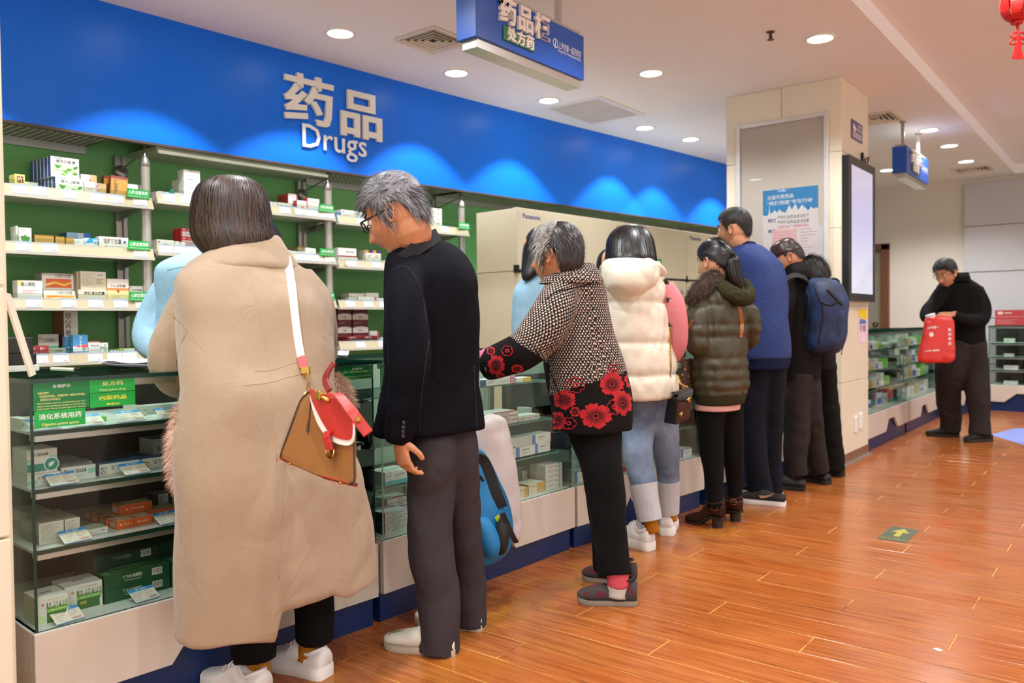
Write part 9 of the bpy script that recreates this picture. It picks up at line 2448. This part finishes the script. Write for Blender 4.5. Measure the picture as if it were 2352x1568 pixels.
# ------------------------------------------------------------------ bags behind the man in the blazer, lantern
def bags():
	V = View(-2.08, 2.62)
	b = thing('backpack', 'bright blue backpack with black mesh pocket hanging behind the grey trousers', 'backpack', tuple(V.P(1120, 1160, 0)))
	mb = mat('pack_cyan', '#1479b4', .6, var=.1, vs=8, bump=(40, .3, .003)); mk = mat('pack_mesh', '#1d1a1a', .7, var=.3, vs=120, bump=(220, .5, .001)); ma = mat('pack_strap', '#232022', .6)
	body = garment('body', b, [trunk(V, [(1082, 1028, 10, .02), (1084, 1040, 26, .02), (1092, 1080, 42, .02), (1102, 1140, 58, .02), (1110, 1200, 66, .02), (1116, 1250, 60, .02), (1112, 1282, 44, .02), (1106, 1296, 22, .02)], .75, axis=(.3, 1, 0), K=30, N=40)], mb, .008, 3, both(folds(.006, 12, 6, 4), creases(.003, 2, 10)))
	garment('front_pocket', b, [limb(V, [(1100, 1195, 20, -.13), (1112, 1215, 26, -.15), (1124, 1250, 26, -.15), (1128, 1275, 16, -.12)], 22, 16)], mb, .008, 3, folds(.004, 12, 6, 4))
	B = bvh(body)
	garment('mesh_pocket', b, [limb(V, [(1158, 1185, 8, -.06), (1154, 1215, 17, -.08), (1150, 1245, 19, -.08), (1150, 1268, 12, -.06)], 20, 14)], mk, .007, 2)
	m = M(); m.loft(ribbon([x for x in [onto(B, u, v, .010, V.P(u, v, -.14)) for u, v in spline([(1094, 1052), (1108, 1060), (1120, 1085), (1136, 1130), (1150, 1165)], 16)]], .045, .010, _r0 * .9 + np.array([0, 0, .3]))); m.build('shoulder_strap', mk, b, smooth=True, auto=50)
	m = M(); m.loft(ribbon(spline([V.P(1154, 1178, -.1), V.P(1166, 1205, -.09), V.P(1178, 1232, -.08), V.P(1186, 1246, -.06)], 12), .022, .004, _r0)); m.build('loose_strap', ma, b)
	for pts in ([(1090, 1085), (1100, 1092), (1110, 1104)], [(1096, 1188), (1112, 1196), (1126, 1215), (1136, 1240)]):
		seam('zip', b, B, pts, .005, ma, 14, .006)
	c = [onto(B, u, v, .006, V.P(u, v, -.14)) for u, v in ((1134, 1188), (1143, 1180), (1148, 1192), (1141, 1200))]
	m = M(); m.add(c, [(0, 1, 2, 3)]); m.build('reflective_tab', mat('tab_lime', '#c3dc2c', .4), b)
	p = thing('plastic_bag', 'translucent white plastic bag hanging behind the man in the blazer', 'carrier bag', tuple(V.P(1140, 1100, .12)))
	def film():
		n = NT('milky_plastic'); n.b.inputs['Base Color'].default_value = lin('#e6dcd8'); n.b.inputs['Roughness'].default_value = .4
		n.b.inputs['Alpha'].default_value = .9; n.bump(n.noise(n.coord('Object', (1, 1, .4)), 20, 4), .5, .006); return n.m
	garment('body', p, [trunk(V, [(1108, 958, 24, .15), (1122, 968, 38, .15), (1130, 1010, 44, .15), (1138, 1070, 48, .15), (1150, 1140, 48, .15), (1160, 1200, 40, .15), (1172, 1238, 24, .15), (1176, 1246, 16, .15)], .35, axis=(.3, 1, 0), K=28, N=44)], film(), .008, 2, both(folds(.016, 14, 1.2, 4), creases(.006, 5, 10)))
bags()
def lantern():
	P0 = CAM + pray(2326, 40) * (3.9 / float(np.dot(pray(2326, 40), _f0)))
	t = thing('paper_lantern', 'red paper cut lantern with knotted tassel hanging at the top right corner', 'lantern', tuple(P0))
	mr = mat('lantern_red', '#c81f1c', .45, var=.05)
	k = 3.9 / FPX
	Q = lambda x, y, w=0.0: P0 + _r0 * (x - 2326) * k + np.array([0, 0, 1]) * (40 - y) * k + _f0 * w
	# eight curved paper ribs around a globe
	R, cy = 34 * k, 12
	for i in range(8):
		a = PI * i / 8 * 2 + .2; m = M(); rings = []
		for th in np.linspace(-1.35, 1.35, 17):
			r = R * math.cos(th); c = Q(2336, cy) + np.array([0, 0, R * 1.15 * math.sin(th)])
			d = _r0 * math.cos(a) + _f0 * math.sin(a); s = -_r0 * math.sin(a) + _f0 * math.cos(a)
			w = .30 * R * math.cos(th) + .004
			rings.append([c + d * r + s * w, c + d * r - s * w, c + d * (r - .002) - s * w, c + d * (r - .002) + s * w])
		m.loft(rings); m.build('rib', mr, t)
	m = M(); m.lathe([(R * .35, -.004), (R * .4, .004), (0, .006), (0, -.006)], tuple(Q(2336, cy + 41)), 20); m.build('lower_cap', mr, t)
	m = M(); m.lathe([(R * .35, -.004), (R * .4, .004), (0, .006), (0, -.006)], tuple(Q(2336, cy - 41)), 20); m.build('upper_cap', mr, t)
	m = M(); m.tube([Q(2338, 52), Q(2337, 60), Q(2338, 66), Q(2337, 76)], [.004, .007, .005, .005], 8); m.tube([Q(2336, cy - 41), np.array([*Q(2336, cy - 41)[:2], 3.12])], .0015, 6); m.build('cord', mr, t)
	for sx, sy, rr in ((2330, 80, 8), (2347, 80, 8), (2328, 95, 8), (2348, 94, 8)):
		m = M(); m.tube([Q(sx + rr * math.cos(a), sy + rr * .7 * math.sin(a) + (sx - 2338) * .2 * math.cos(a)) for a in np.linspace(0, 2 * PI, 21)], .0042, 8); m.build('knot_loop', mr, t, smooth=True)
	m = M(); m.loft([[Q(2338 + sx * w, y, dz) for sx, dz in ((-1, 0), (0, -.006), (1, 0), (0, .006))] for y, w in ((76, 5), (90, 7), (100, 8), (115, 9), (128, 13), (134, 15))]); m.build('tassel', mr, t, smooth=True, auto=50)
lantern()
